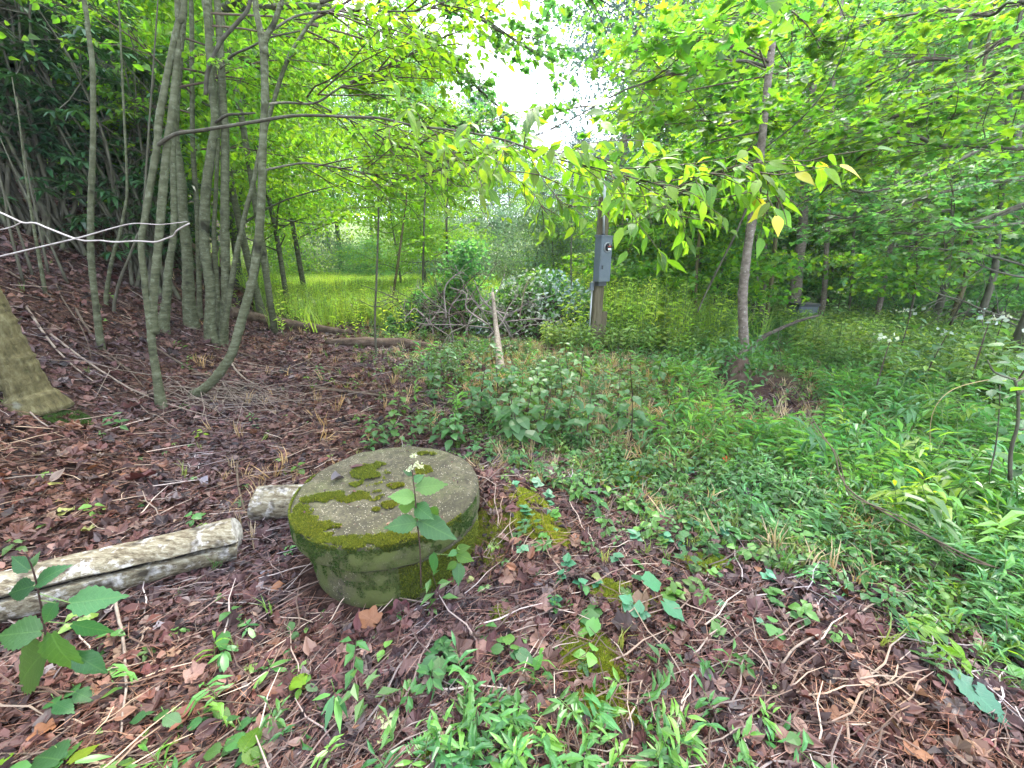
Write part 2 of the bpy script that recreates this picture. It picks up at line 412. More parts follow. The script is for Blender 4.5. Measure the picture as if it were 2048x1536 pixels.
def tube(pts, radii, n=6, cap=True, jit=0, rng=None):
    pts = np.asarray(pts, float); k = len(pts)
    radii = np.broadcast_to(np.asarray(radii, float), (k,))
    tg = np.gradient(pts, axis=0); tg /= np.linalg.norm(tg, axis=1)[:, None] + 1e-9
    ref = np.array([0, 0, 1.0]) if abs(tg[0][2]) < 0.8 else np.array([1.0, 0, 0])
    xs = np.cross(tg, ref); xs /= np.linalg.norm(xs, axis=1)[:, None] + 1e-9
    for i in range(1, k):
        x = xs[i - 1] - tg[i] * np.dot(xs[i - 1], tg[i]); l = np.linalg.norm(x)
        if l > 1e-6: xs[i] = x / l
    ys = np.cross(tg, xs)
    an = np.linspace(0, 2 * np.pi, n, endpoint=False)
    ca, sa = np.cos(an), np.sin(an)
    rr = radii[:, None] * np.ones((k, n))
    if jit:
        rr = rr * (1 + jit * (rng.random((k, n)) - 0.5))
    V = pts[:, None, :] + rr[:, :, None] * (ca[None, :, None] * xs[:, None, :] + sa[None, :, None] * ys[:, None, :])
    V = V.reshape(-1, 3)
    i = np.arange(k - 1)[:, None] * n; j = np.arange(n)[None, :]; j2 = (j + 1) % n
    A, B, Cc, D = i + j, i + j2, i + n + j2, i + n + j
    F = np.concatenate([np.stack([A, B, Cc], -1).reshape(-1, 3), np.stack([A, Cc, D], -1).reshape(-1, 3)])
    if cap:
        V = np.vstack([V, pts[0], pts[-1]]); b, t = len(V) - 2, len(V) - 1
        jj = np.arange(n); j3 = (jj + 1) % n
        F = np.vstack([F, np.stack([np.full(n, b), j3, jj], -1), np.stack([np.full(n, t), (k - 1) * n + jj, (k - 1) * n + j3], -1)])
    return V, F
def join(parts):
    Vs, Fs, mi, off = [], [], [], 0
    for p in parts:
        V, F = p[0], p[1]
        Vs.append(V); Fs.append(F + off); off += len(V)
        mi.append(np.full(len(F), p[2] if len(p) > 2 else 0) if not (len(p) > 2 and hasattr(p[2], '__len__')) else np.asarray(p[2]))
    return np.vstack(Vs), np.vstack(Fs), np.concatenate(mi)
def smooth_path(pts, n=4):
    """Catmull-Rom through pts"""
    P_ = np.asarray(pts, float)
    if len(P_) < 3: return np.array([P_[0] + (P_[-1] - P_[0]) * t for t in np.linspace(0, 1, n + 1)])
    E = np.vstack([2 * P_[0] - P_[1], P_, 2 * P_[-1] - P_[-2]])
    out = []
    for i in range(1, len(E) - 2):
        for t in np.linspace(0, 1, n, endpoint=False):
            a, b, c, d = E[i - 1], E[i], E[i + 1], E[i + 2]
            out.append(0.5 * (2 * b + (c - a) * t + (2 * a - 5 * b + 4 * c - d) * t * t + (3 * b - a - 3 * c + d) * t ** 3))
    out.append(P_[-1])
    return np.array(out)

def norm(v):
    v = np.asarray(v, float); return v / (np.linalg.norm(v, axis=-1, keepdims=True) + 1e-9)
def frames(fwd, nrm):
    y = norm(fwd); x = norm(np.cross(y, nrm)); z = np.cross(x, y)
    return np.stack([x, y, z], axis=-1)
def scatter(T, pos, Rm, s, rng, mats, name):
    """one mesh of many copies of template T = (V, F, mi)"""
    V, F = T[0], T[1]; mi = T[2] if len(T) > 2 else None
    N, n = len(pos), len(V)
    s = np.broadcast_to(np.asarray(s, float), (N,))
    W = np.einsum('nij,vj->nvi', Rm, V) * s[:, None, None] + np.asarray(pos)[:, None, :]
    FF = (F[None] + (np.arange(N) * n)[:, None, None]).reshape(-1, F.shape[1])
    rn = np.repeat(rng.random(N), n)
    m_ = None if mi is None else np.tile(mi, N)
    return mesh(name, W.reshape(-1, 3), FF, mats, m_, rn)
def up_frames(rng, N, tilt=0.2, nrm=None):
    """upright templates (grow along +Z), random yaw and tilt"""
    z = norm(np.stack([rng.normal(0, tilt, N), rng.normal(0, tilt, N), np.ones(N)], -1))
    an = rng.random(N) * 2 * np.pi
    y = np.stack([np.cos(an), np.sin(an), np.zeros(N)], -1)
    x = norm(np.cross(y, z)); y = np.cross(z, x)
    return np.stack([x, y, z], -1)

# ---- leaf templates: origin at the petiole, +Y to the tip, +Z the upper face, length 1
def t_lo(w=0.5, fold=0.12, bend=0.12):
    V = np.array([[0, 0, 0], [w / 2, .42, fold], [0, 1, -bend], [-w / 2, .42, fold]])
    return V, np.array([[0, 1, 2], [0, 2, 3]])
def t_mid(w=0.45, fold=0.1, bend=0.15):
    V = np.array([[0, 0, 0], [w * .38, .2, fold * .7], [w / 2, .5, fold], [w * .25, .8, fold * .4 - bend * .6], [0, 1, -bend],
                  [-w * .25, .8, fold * .4 - bend * .6], [-w / 2, .5, fold], [-w * .38, .2, fold * .7], [0, .5, 0.02]])
    F = [[8, i, (i + 1) % 8] for i in range(8)]
    return V, np.array(F)
HALF_MAPLE = [(0, 0), (.16, -.03), (.36, -.02), (.34, .10), (.30, .21), (.45, .31), (.57, .46), (.43, .50), (.27, .51), (.26, .64), (.15, .76), (0, 1.0)]
def t_maple(cup=0.12, full=True, curl=0.0, rng=None):
    h = HALF_MAPLE if full else [(0, 0), (.36, -.02), (.32, .20), (.56, .45), (.29, .53), (0, 1.0)]
    pts = h + [(-x, y) for x, y in reversed(h[1:-1])]
    V = [(x, y, cup * (x * x * 2.2) - 0.18 * cup * y + curl * ((x * x + (y - .4) ** 2) ** .5) ** 2 * 1.2) for x, y in pts]
    if rng is not None: V = [(x, y, z + (rng.random() - .5) * curl * 0.35) for x, y, z in V]
    V.append((0, .34, 0)); c = len(V) - 1
    return np.array(V), np.array([[c, i, (i + 1) % c] for i in range(c)])
HALF_SOFT = [(0, 0), (.14, .02), (.32, .05), (.36, .16), (.33, .27), (.42, .36), (.5, .5), (.38, .55), (.28, .62), (.22, .76), (.1, .84), (0, 1.0)]
def t_soft(cup=.2, curl=.4, rng=None):
    pts = HALF_SOFT + [(-x, y) for x, y in reversed(HALF_SOFT[1:-1])]
    V = [(x + (rng.random() - .5) * .08, y + (rng.random() - .5) * .08, cup * x * x * 2 + curl * (x * x + (y - .4) ** 2) + (rng.random() - .5) * .16 * (1 + curl)) for x, y in pts] + [(0, .34, 0)]
    c = len(V) - 1
    return np.array(V), np.array([[c, i, (i + 1) % c] for i in range(c)])
def t_big(w=0.62, heart=0.08, teeth=0.018, fold=0.12, bend=0.25, rows=11, tip=1.6, curl=0.0, rng=None, peak=.36):
    """large leaf: midrib, half way and toothed margin vertices, heart shaped base"""
    V, F = [], []
    ts = np.linspace(0, 1, rows)
    for i, t in enumerate(ts):
        q = t / peak if t < peak else 1 - ((t - peak) / (1 - peak))
        hw = w / 2 * (math.sin(max(q, 0) * math.pi / 2) ** (0.8 if t < peak else 1 / 1.0)) if t < peak else w / 2 * (math.sin(q * math.pi / 2) ** 1.25)
        if t == 0: hw = w * 0.16
        if t == 1: hw = 0.003
        e = (teeth if i % 2 else -teeth) if 0 < i < rows - 1 else 0
        back = -heart * (1 - t) ** 4
        zb = -bend * t * t
        for s_, fr in ((-1, 1), (-1, .5), (0, 0), (1, .5), (1, 1)):
            x = s_ * (hw + (e if fr == 1 else 0)) * fr
            y = t + (back if fr else 0) - 0.10 * fr * hw * (t < .97)
            z = fold * abs(x) * (1.6 if fr < 1 else 1.0) + zb + curl * x * x * 9 + (0 if rng is None else (rng.random() - .5) * (0.02 + curl * 0.15))
            V.append((x, y, z))
    for i in range(rows - 1):
        for k in range(4):
            a_ = i * 5 + k; F += [[a_, a_ + 1, a_ + 6], [a_, a_ + 6, a_ + 5]]
    return np.array(V), np.array(F)
def t_oak(curl=0.3, rng=None):
    h = [(0, 0), (.06, .1), (.2, .16), (.1, .28), (.3, .4), (.14, .5), (.32, .66), (.15, .72), (.14, .88), (0, 1)]
    pts = h + [(-x, y) for x, y in reversed(h[1:-1])]
    V = [(x, y, curl * (x * x * 4 + (y - .5) ** 2) + (0 if rng is None else (rng.random() - .5) * 0.06)) for x, y in pts]
    V.append((0, .5, 0)); c = len(V) - 1
    return np.array(V), np.array([[c, i, (i + 1) % c] for i in range(c)])
def xf(T, fwd, nrm, pos, s):
    Rm = frames(np.array(fwd, float), np.array(nrm, float))
    return (T[0] @ Rm.T) * s + np.asarray(pos, float), T[1]

def mat4(pos, fwd, nrm, s):
    Rm = frames(np.array(fwd, float), np.array(nrm, float)) * s
    m = Matrix.Identity(4)
    for i in range(3):
        for j in range(3): m[i][j] = Rm[i][j]
        m[i][3] = pos[i]
    return m
def leafmesh(name, T, mat, sc_=1.0):
    return mesh(name, T[0] * sc_, T[1], mat, rnd=np.zeros(len(T[0])), luv=T[0], smooth=True)

# ------------------------------------------------------------------ zones on the ground (world metres)
def green(x, y):
    """0 leaf litter, 1 covered in green"""
    # boundary polyline x_b(y): green lies to its right / behind it
    ys = np.array([0.0, 1.2, 1.65, 2.2, 3.4, 5.0, 6.7, 9.0, 14., 60.])
    xs = np.array([3.2, 2.1, 1.30, 0.55, -.45, -1.0, -1.7, -3.3, -7., -20.])
    xb = np.interp(y, ys, xs) + (fbm(x * 1.3, y * 1.3, 41) - .5) * 1.0
    w = 0.25 + 0.10 * np.clip(y, 0, 8)
    return 1 / (1 + np.exp(-(x - xb) / w * 2.2))
def barepatch(x, y):
    return np.clip(1.7 * np.exp(-(((x - 3.25 - .4 * (y - 4.6)) / .5) ** 2 + ((y - 4.6) / 1.1) ** 2)), 0, 1) + .8 * np.exp(-(((x - 1.0) / .55) ** 2 + ((y - 1.45) / .4) ** 2)) + .6 * np.exp(-(((x - 5.1) / .7) ** 2 + ((y - 4.3) / .45) ** 2))
def heap_clear(x, y):
    return np.exp(-(((x - .55) / 1.7) ** 2 + ((y - 8.0) / 1.0) ** 2) ** 2) + np.exp(-(((x + .8) / 1.9) ** 2 + ((y - 8.4) / 1.5) ** 2) ** 2)
def meadow(x, y):
    a_ = 1 / (1 + np.exp(-(y - 10.2) * 1.5))
    a_ = np.maximum(a_, (1 / (1 + np.exp(-(y - 7.1) * 3))) * (1 / (1 + np.exp(-(x - 0.4) * 4))))
    a_ = a_ * (1 / (1 + np.exp((toe(y) - x + 0.2) * 2.5)))
    a_ = a_ * (1 / (1 + np.exp((x - (3.3 + 0.35 * (y - 8))) * 2.0)))
    return a_

# ------------------------------------------------------------------ the ground
def build_ground():
    n = 460
    s = np.linspace(-1, 1, n)
    gx = 0.0 + 150 * np.sinh(s * 5.2) / math.sinh(5.2)
    s2 = np.linspace(-0.42, 1, n)
    gy = 1.5 + 150 * np.sinh(s2 * 5.2) / math.sinh(5.2)
    X, Y = np.meshgrid(gx, gy)
    Z = height(X, Y)
    Z = Z + 0.022 * (fbm(X * 9, Y * 9, 77, 3) - .5) * np.exp(-np.hypot(X, Y) / 9)
    V = np.stack([X, Y, Z], -1).reshape(-1, 3)
    i, j = np.meshgrid(np.arange(n - 1), np.arange(n - 1))
    a_ = (j * n + i).ravel()
    F = np.stack([a_, a_ + 1, a_ + n + 1, a_ + n], -1)
    me = mesh('ground', V, F, M['ground'], smooth=True)
    z = np.zeros((len(V), 3), np.float32)
    g = green(V[:, 0], V[:, 1]) * (1 - np.clip(barepatch(V[:, 0], V[:, 1]), 0, 1))
    z[:, 0] = g; z[:, 1] = meadow(V[:, 0], V[:, 1])
    at = me.attributes.new('zone', 'FLOAT_VECTOR', 'POINT'); at.data.foreach_set('vector', z.ravel())
    tag(link('ground', me), kind='structure')
build_ground()

def sample_xy(rng, N, rmin=0.7, rmax=30, power=1.35, amin=-72, amax=72):
    """points about the camera foot, thinning out with distance"""
    u = rng.random(N); p = 2 - power * 1.0
    r = (rmin ** p + u * (rmax ** p - rmin ** p)) ** (1 / p)
    an = np.radians(amin + rng.random(N) * (amax - amin))
    return r * np.sin(an), r * np.cos(an)
LID = np.array([-0.64, 1.80]); LID_R = 0.465
def clear_of_lid(x, y, r=0.42):
    return np.hypot(x - LID[0], y - LID[1]) > r
def ground_normal(x, y, e=0.03):
    gx = (height(x + e, y) - height(x - e, y)) / (2 * e); gy = (height(x, y + e) - height(x, y - e)) / (2 * e)
    return norm(np.stack([-gx, -gy, np.ones_like(gx)], -1))

def lying(rng, x, y, tilt=0.35):
    """frames of leaves lying on the ground"""
    N = len(x)
    nr = ground_normal(x, y) + rng.normal(0, tilt, (N, 3)) * [1, 1, .3]
    an = rng.random(N) * 2 * np.pi
    return frames(np.stack([np.cos(an), np.sin(an), rng.normal(0, .15, N)], -1), nr)

# ------------------------------------------------------------------ damp air between here and the far trees
def haze():
    V = np.array([[x, y, z] for z in (-3.5, 42.0) for y in (-62.0, 140.0) for x in (-140.0, 140.0)])
    F = np.array([[0, 2, 3, 1], [4, 5, 7, 6], [0, 1, 5, 4], [2, 6, 7, 3], [0, 4, 6, 2], [1, 3, 7, 5]])
    m, nt, out = base_mat('damp_air')
    pv = nd(nt, 'ShaderNodeVolumePrincipled'); pv.inputs['Density'].default_value = HAZE
    pv.inputs['Color'].default_value = (0.86, 0.94, 1.0, 1); pv.inputs['Anisotropy'].default_value = 0.25
    nt.links.new(pv.outputs[0], out.inputs['Volume'])
    tag(link('haze', mesh('haze', V, F, m)), kind='stuff')
HAZE = 0.0009
haze()
# ------------------------------------------------------------------ branches
def wander(rng, p, d, L, seg=6, wob=0.12, droop=0.0, lift=0.0):
    d = norm(d); pts = [np.array(p, float)]
    for i in range(seg):
        d = norm(d + rng.normal(0, wob, 3) + np.array([0, 0, -droop + lift]))
        pts.append(pts[-1] + d * L / seg)
    return np.array(pts)
class Foliage:
    def __init__(s, rng, leafL=0.08, sub=(9, 5), frac=(0.42, 0.4), leaf_per=6, flat=0.75, droop=0.03, twigs=True, jitter=.35):
        s.rng = rng; s.polys = []; s.lp = []; s.lf = []; s.ln = []; s.ls = []
        s.leafL = leafL; s.sub = sub; s.frac = frac; s.leaf_per = leaf_per; s.flat = flat; s.droop = droop; s.twigs = twigs; s.jit = jitter
    def leaves_on(s, pts, n):
        rng = s.rng
        t = (0.15 + 0.85 * rng.random(n)) * (len(pts) - 1); i = np.minimum(t.astype(int), len(pts) - 2); f = (t - i)[:, None]
        p = pts[i] * (1 - f) + pts[i + 1] * f
        tg = norm(pts[i + 1] - pts[i])
        side = np.cross(tg, [0, 0, 1.0]) * rng.choice([-1, 1], n)[:, None]
        fw = norm(tg * .6 + side * (.5 + .5 * rng.random(n))[:, None] + rng.normal(0, s.jit, (n, 3)) * [1, 1, .6] + [0, 0, -.25])
        nr = norm(np.array([0, 0, 1.0]) + rng.normal(0, s.jit, (n, 3)))
        s.lp.append(p + fw * s.leafL * .15); s.lf.append(fw); s.ln.append(nr); s.ls.append(s.leafL * (.65 + .6 * rng.random(n)))
    def grow(s, p, d, L, r, level=2, pts=None, start=.18):
        rng = s.rng
        if pts is None: pts = wander(rng, p, d, L, 5 if level else 3, .10, s.droop)
        if level or s.twigs: s.polys.append((pts, r, r * .35, 5 if level == 2 else 3))
        if level == 0:
            s.leaves_on(pts, s.leaf_per); return
        nsub = s.sub[2 - level] if level <= 2 else 6
        for k in range(nsub):
            t = start + (1 - start) * (k + rng.random()) / nsub
            q = t * (len(pts) - 1); i = min(int(q), len(pts) - 2); f = q - i
            b = pts[i] * (1 - f) + pts[i + 1] * f; tg = norm(pts[i + 1] - pts[i])
            side = np.cross(tg, [0, 0, 1.0]); side = norm(side) * (1 if k % 2 else -1)
            dd = tg * .65 + side * (.75) + rng.normal(0, .28, 3) * [1, 1, 1 - s.flat]
            dd[2] *= (1 - s.flat * .6)
            s.grow(b, dd, L * s.frac[2 - level if level <= 2 else 0] * (1.15 - .6 * t), r * .5, level - 1)
    def build(s, root, base, leafT, leafmat, barkmat, crown='crown', limbs='limbs'):
        base = np.asarray(base, float)
        if s.polys:
            V, F, _ = join([tube(p - base, np.linspace(a_, b_, len(p)), n, cap=False) for p, a_, b_, n in s.polys])
            tag(link(limbs, mesh(limbs, V, F, barkmat, smooth=True), root), kind='stuff')
        if s.lp:
            p = np.vstack(s.lp) - base
            me = scatter(leafT, p, frames(np.vstack(s.lf), np.vstack(s.ln)), np.concatenate(s.ls), s.rng, leafmat, crown)
            tag(link(crown, me, root), kind='stuff')
        return s

T_LO, T_MID, T_MAP, T_MAPLO = t_lo(), t_mid(), t_maple(.25), t_maple(.25, False)
T_THIN = t_lo(.34, .06, .2)
T_BEECH = t_mid(.55, .1, .18)

def pix_path(spec, y0, ys=None):
    """spec: (u, v, width) from the base up; placed in the upright plane at distance y (ys: distance of each point)"""
    pts, rad = [], []
    for i, (u, v, w) in enumerate(spec):
        y = y0 if ys is None else ys[i]
        p = PY(u, v, y); pts.append(p); rad.append(pxr(w * .61, p))
    return np.array(pts), np.array(rad)
def stem_mesh(pts, rad, base, n=10, jit=.06, rng=None, sub=4, up=0.0, flare=0.0):
    pts = list(pts); rad = list(rad)
    if up:
        d = norm(pts[-1] - pts[-2]); d = norm(d * .6 + np.array([0, 0, .4])); r_ = rad[-1]
        for k in range(1, 4):
            pts.append(pts[-1] + d * up / 3); rad.append(r_ * (1 - .22 * k))
    sp = smooth_path(pts, sub); sr = np.interp(np.linspace(0, 1, len(sp)), np.linspace(0, 1, len(rad)), rad)
    if flare: sr = sr * (1 + flare * np.exp(-np.linspace(0, 1, len(sp)) * len(sp) / 1.5))
    sp[0] = sp[0] - np.array([0, 0, .06])
    m_ = 3; sp2 = smooth_path(sp, m_); sr2 = np.interp(np.linspace(0, 1, len(sp2)), np.linspace(0, 1, len(sr)), sr)
    q_ = R(len(sp) + n); sr2 = sr2 * (1 + .14 * (fbm(np.arange(len(sp2)) * .45, np.full(len(sp2), q_.random() * 90), 5) - .5) + (q_.random(len(sp2)) < .07) * .12)
    V, F = tube(sp2 - base, sr2, n, jit=jit, rng=rng or R(1))
    return V, F, sp, sr

def XY(u, y):
    return (u - 1024) / FPX * y / 1.048, y
def at_ground(x, y, dz=0.0):
    return np.array([x, y, float(height(x, y)) + dz])

# ------------------------------------------------------------------ trees and undergrowth far off (copied things)
def copy_tree(src, loc, rz, s, label, group=None, sz=None):
    r = src.copy(); C.objects.link(r); r.location = [float(q) for q in loc]; r.rotation_euler = (0, 0, rz)
    r.scale = (s, s, sz or s); r['label'] = label
    if group: r['group'] = group
    for ch in src.children:
        c = ch.copy(); C.objects.link(c); c.parent = r
    return r

def cloud_crown(rng, z0, z1, rad, nclump, nleaf, leafL, shape='round', flat=.35, cr=.9):
    """leaf clumps scattered through an uneven crown"""
    t = rng.random(nclump) ** .8; z = z0 + (z1 - z0) * t
    if shape == 'round': prof = np.sin(np.clip(t * .9 + .12, 0, 1) * np.pi) ** .6
    elif shape == 'cone': prof = 1.05 - t
    else: prof = .75 + .3 * np.sin(t * 9)
    an = rng.random(nclump) * 2 * np.pi; rr = rad * prof * np.sqrt(rng.random(nclump)) * (.8 + .4 * rng.random(nclump))
    c = np.stack([rr * np.cos(an), rr * np.sin(an), z], -1)
    k = rng.integers(0, nclump, nleaf)
    off = rng.normal(0, 1, (nleaf, 3)) * np.array([cr, cr, cr * flat]) * .5
    p = c[k] + off
    fw = norm(off * [1, 1, .2] + rng.normal(0, .5, (nleaf, 3)) + [0, 0, -.25])
    nr = norm(np.array([0, 0, 1.0]) + rng.normal(0, .45, (nleaf, 3)))
    return p, fw, nr, leafL * (.6 + .8 * rng.random(nleaf)), c

def proto_tree(name, label, seed, H, r0, z0, rad, nclump, nleaf, leafL, leafmat, barkmat, shape='round', T=T_LO, flat=.35, cr=.9, lean=.25, nb=26, curve=.3):
    rng = R(seed)
    root = thing(name, label, 'tree', (0, 0, -60))
    tp = smooth_path([np.array([0, 0, -.3]), np.array([rng.normal(0, curve * .3), rng.normal(0, curve * .3), H * .3]), np.array([rng.normal(0, curve), rng.normal(0, curve), H * .65]), np.array([rng.normal(0, curve), rng.normal(0, curve), H * .97])], 4)
    tr = np.linspace(r0, r0 * .2, len(tp)); tr[0] *= 1.35
    V, F = tube(tp, tr, 8, jit=.08, rng=rng)
    link('trunk', mesh('trunk', V, F, barkmat, smooth=True), root)
    p, fw, nr, s, c = cloud_crown(rng, z0, H, rad, nclump, nleaf, leafL, shape, flat, cr)
    tubes = []
    for i in rng.choice(len(c), min(nb, len(c)), replace=False):
        e_ = c[i]; zt = max(e_[2] - rng.random() * .35 * np.hypot(e_[0], e_[1]) - .1, .5)
        b = np.array([np.interp(zt, tp[:, 2], tp[:, 0]), np.interp(zt, tp[:, 2], tp[:, 1]), min(zt, H * .95)])
        mid = (b + e_) / 2 + rng.normal(0, .12, 3)
        tubes.append(tube(smooth_path([b, mid, e_], 3), np.linspace(r0 * .32, r0 * .08, 7), 4, cap=False))
    V, F, _ = join(tubes)
    tag(link('limbs', mesh('limbs', V, F, barkmat, smooth=True), root), kind='stuff')
    tag(link('crown', scatter(T, p, frames(fw, nr), s, rng, leafmat, 'crown'), root), kind='stuff')
    return root

PR = {}
PR['layer1'] = proto_tree('understory_tree', '', 11, 9, .09, 2.2, 2.9, 90, 15000, .105, M['bright'], M['bark'], 'col', T_BEECH, .16, 1.1)
PR['layer2'] = proto_tree('understory_tree', '', 12, 8, .07, 1.9, 2.5, 80, 13000, .10, M['bright'], M['bark'], 'col', T_LO, .14, 1.2)
PR['maple1'] = proto_tree('maple_tree', '', 13, 10, .10, 2.4, 2.8, 90, 8000, .12, M['maple'], M['bark'], 'col', T_MAPLO, .18, 1.1)
PR['tall1'] = proto_tree('forest_tree', '', 14, 16, .17, 4.5, 3.6, 150, 22000, .17, M['cool'], M['bark_far'], 'round', T_LO, .4, 1.4, nb=30)
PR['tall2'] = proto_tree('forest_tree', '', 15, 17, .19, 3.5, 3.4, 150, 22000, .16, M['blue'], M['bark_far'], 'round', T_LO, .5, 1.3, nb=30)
PR['tall3'] = proto_tree('forest_tree', '', 16, 15, .15, 4.0, 3.5, 150, 22000, .17, M['maple'], M['bark_far'], 'round', T_LO, .35, 1.4, nb=30)
PR['shade1'] = proto_tree('forest_tree', '', 17, 10, .11, 3.6, 2.8, 80, 6500, .12, M['cool'], M['bark_far'], 'col', T_MAPLO, .2, 1.1)
PR['low1'] = proto_tree('young_tree', '', 21, 4.6, .03, .7, 1.5, 60, 5200, .10, M['cool'], M['bark_dark'], 'col', T_MAPLO, .16, .8, nb=24)
PR['low2'] = proto_tree('young_tree', '', 22, 4.2, .03, .8, 1.5, 55, 4600, .10, M['maple'], M['bark_dark'], 'col', T_MAPLO, .16, .8, nb=24)
PR['bush1'] = proto_tree('leafy_shrub', '', 18, 2.6, .04, .15, 1.5, 60, 7000, .10, M['pale'], M['bark_dark'], 'round', T_LO, .6, .8, nb=20)
PR['bush2'] = proto_tree('leafy_shrub', '', 19, 2.8, .04, .15, 1.6, 60, 7000, .10, M['bright'], M['bark_dark'], 'round', T_LO, .6, .8, nb=20)
PR['bush3'] = proto_tree('leafy_shrub', '', 20, 2.4, .04, .12, 1.5, 60, 7500, .09, M['cool'], M['bark_dark'], 'round', T_LO, .6, .8, nb=20)

used = set()
def put(kind, u, y, rz, s, label, group=None, cat=None, sz=None, dz=0):
    x, y = XY(u, y) if u is not None else (0, y)
    return putxy(kind, x, y, rz, s, label, group, cat, sz, dz)
def putxy(kind, x, y, rz, s, label, group=None, cat=None, sz=None, dz=0):
    src = PR[kind]; loc = at_ground(x, y, dz)
    if kind not in used:
        used.add(kind); src.location = [float(q) for q in loc]; src.rotation_euler = (0, 0, rz); src.scale = (s, s, sz or s)
        src['label'] = label
        if group: src['group'] = group
        r = src
    else:
        r = copy_tree(src, loc, rz, s, label, group, sz)
    if cat: r['category'] = cat
    return r

rg = R(5)
# far tree line behind the meadow, with the sky gap left of centre-right
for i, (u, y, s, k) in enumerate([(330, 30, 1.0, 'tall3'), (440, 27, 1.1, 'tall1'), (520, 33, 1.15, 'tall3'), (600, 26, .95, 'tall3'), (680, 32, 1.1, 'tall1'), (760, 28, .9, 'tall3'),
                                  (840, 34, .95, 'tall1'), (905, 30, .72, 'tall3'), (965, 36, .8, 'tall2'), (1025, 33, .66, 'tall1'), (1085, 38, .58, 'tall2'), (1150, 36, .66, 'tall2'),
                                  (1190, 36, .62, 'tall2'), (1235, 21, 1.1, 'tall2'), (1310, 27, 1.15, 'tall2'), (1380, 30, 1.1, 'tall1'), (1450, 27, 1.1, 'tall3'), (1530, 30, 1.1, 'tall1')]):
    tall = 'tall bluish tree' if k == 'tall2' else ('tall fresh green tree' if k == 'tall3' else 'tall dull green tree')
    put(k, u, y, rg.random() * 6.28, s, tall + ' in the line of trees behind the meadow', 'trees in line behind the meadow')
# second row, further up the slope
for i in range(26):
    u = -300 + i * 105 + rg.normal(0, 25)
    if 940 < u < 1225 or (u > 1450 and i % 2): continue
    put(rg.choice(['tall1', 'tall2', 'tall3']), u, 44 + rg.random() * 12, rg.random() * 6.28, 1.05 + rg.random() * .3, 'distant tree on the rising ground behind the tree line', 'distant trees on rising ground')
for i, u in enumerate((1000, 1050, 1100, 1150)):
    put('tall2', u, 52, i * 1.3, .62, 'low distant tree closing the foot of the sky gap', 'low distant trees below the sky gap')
# shrubs at the far edge of the meadow
for i, (u, y, s, k) in enumerate([(560, 21, 1.2, 'bush2'), (620, 25, 1.5, 'bush1'), (700, 24, .9, 'bush3'), (745, 22.5, 1.0, 'bush3'), (820, 26, 1.4, 'bush2'), (890, 22, 1.3, 'bush1'), (950, 25, 1.5, 'bush1'),
                                  (1010, 20, 1.3, 'bush1'), (1075, 15, 1.15, 'bush1'), (1120, 17, 1.2, 'bush1'), (1165, 23, 1.6, 'bush3'), (1240, 22, 1.3, 'bush1'), (1300, 20, 1.2, 'bush3'), (1370, 22, 1.4, 'bush2'), (1440, 20, 1.3, 'bush3'), (1500, 24, 1.4, 'bush1')]):
    w = {'bush1': 'pale green', 'bush2': 'yellow green', 'bush3': 'dark green'}[k]
    put(k, u, y, rg.random() * 6.28, s, w + ' shrub at the far edge of the meadow', 'shrubs along the far edge of the meadow', 'shrub')
# leafy understory trees on the left, leaning over the meadow
for i, (u, y, s, k) in enumerate([(505, 8.6, .95, 'layer1'), (560, 10.5, 1.0, 'layer2'), (470, 11.5, 1.05, 'layer1'), (600, 13.5, 1.05, 'layer1'), (530, 15.5, 1.1, 'layer2'), (380, 9.5, .95, 'layer2'),
                                  (300, 13, 1.1, 'layer1'), (400, 17, 1.2, 'layer2')]):
    put(k, u, y, rg.random() * 6.28, s, 'slim understory tree with layered yellow green leaves at the foot of the bank', 'slim layered trees at the foot of the bank')
for i, (u, y, s, k) in enumerate([(60, 13, 1.0, 'shade1'), (180, 14, 1.0, 'layer1'), (-120, 12, 1.0, 'shade1'), (120, 19, 1.1, 'tall1'), (-50, 18, 1.1, 'tall3'), (250, 22, 1.1, 'tall1'), (-250, 15, 1.0, 'shade1'), (20, 9.8, .75, 'shade1')]):
    put(k, u, y, rg.random() * 6.28, s, 'slender tree standing on top of the leaf covered bank', 'slender trees on top of the bank')
# young trees in and behind the middle
for (u, y, s, k, lb) in [(800, 13.5, .62, 'layer2', 'small yellow green tree rising from the meadow left of the brush heap'),
                         (850, 15.5, .72, 'layer1', 'young maple like tree behind the dark root mound'),
                         (893, 17.5, .85, 'layer2', 'slim tree rising behind the brush heap'),
                         (1290, 12.5, .8, 'maple1', 'young green maple just right of the meter post'),
                         (1395, 10.0, .72, 'maple1', 'upright young maple between the meter post and the pale trunk'),
                         (1110, 14.5, .55, 'layer2', 'small leafy tree just left of the meter post')]:
    putxy(k, *XY(u, y), rg.random() * 6, s, lb)
# shaded wood on the right
for i in range(34):
    u = 1500 + (i % 17) * 62 + rg.normal(0, 25); y = (12.5 if i < 17 else 21) + rg.random() * 6
    if i < 17 and i % 5 in (0, 1, 3): continue
    k = rg.choice(['shade1', 'shade1', 'maple1', 'layer1'] if i < 17 else ['tall1', 'tall3', 'shade1'])
    put(k, u, y, rg.random() * 6.28, .9 + .3 * rg.random(), 'slender shade tree in the wood beyond the path' if i < 17 else 'tall tree at the back of the wood on the right', 'slender trees in the shaded wood' if i < 17 else 'tall trees at the back of the right hand wood')
for i in range(7):
    put('bush3', 1560 + i * 62 + rg.normal(0, 18), 11 + rg.random() * 7, rg.random() * 6.28, .6 + .35 * rg.random(), 'low dark shrub among the trunks of the shaded wood', 'low shrubs among the trunks', 'shrub')

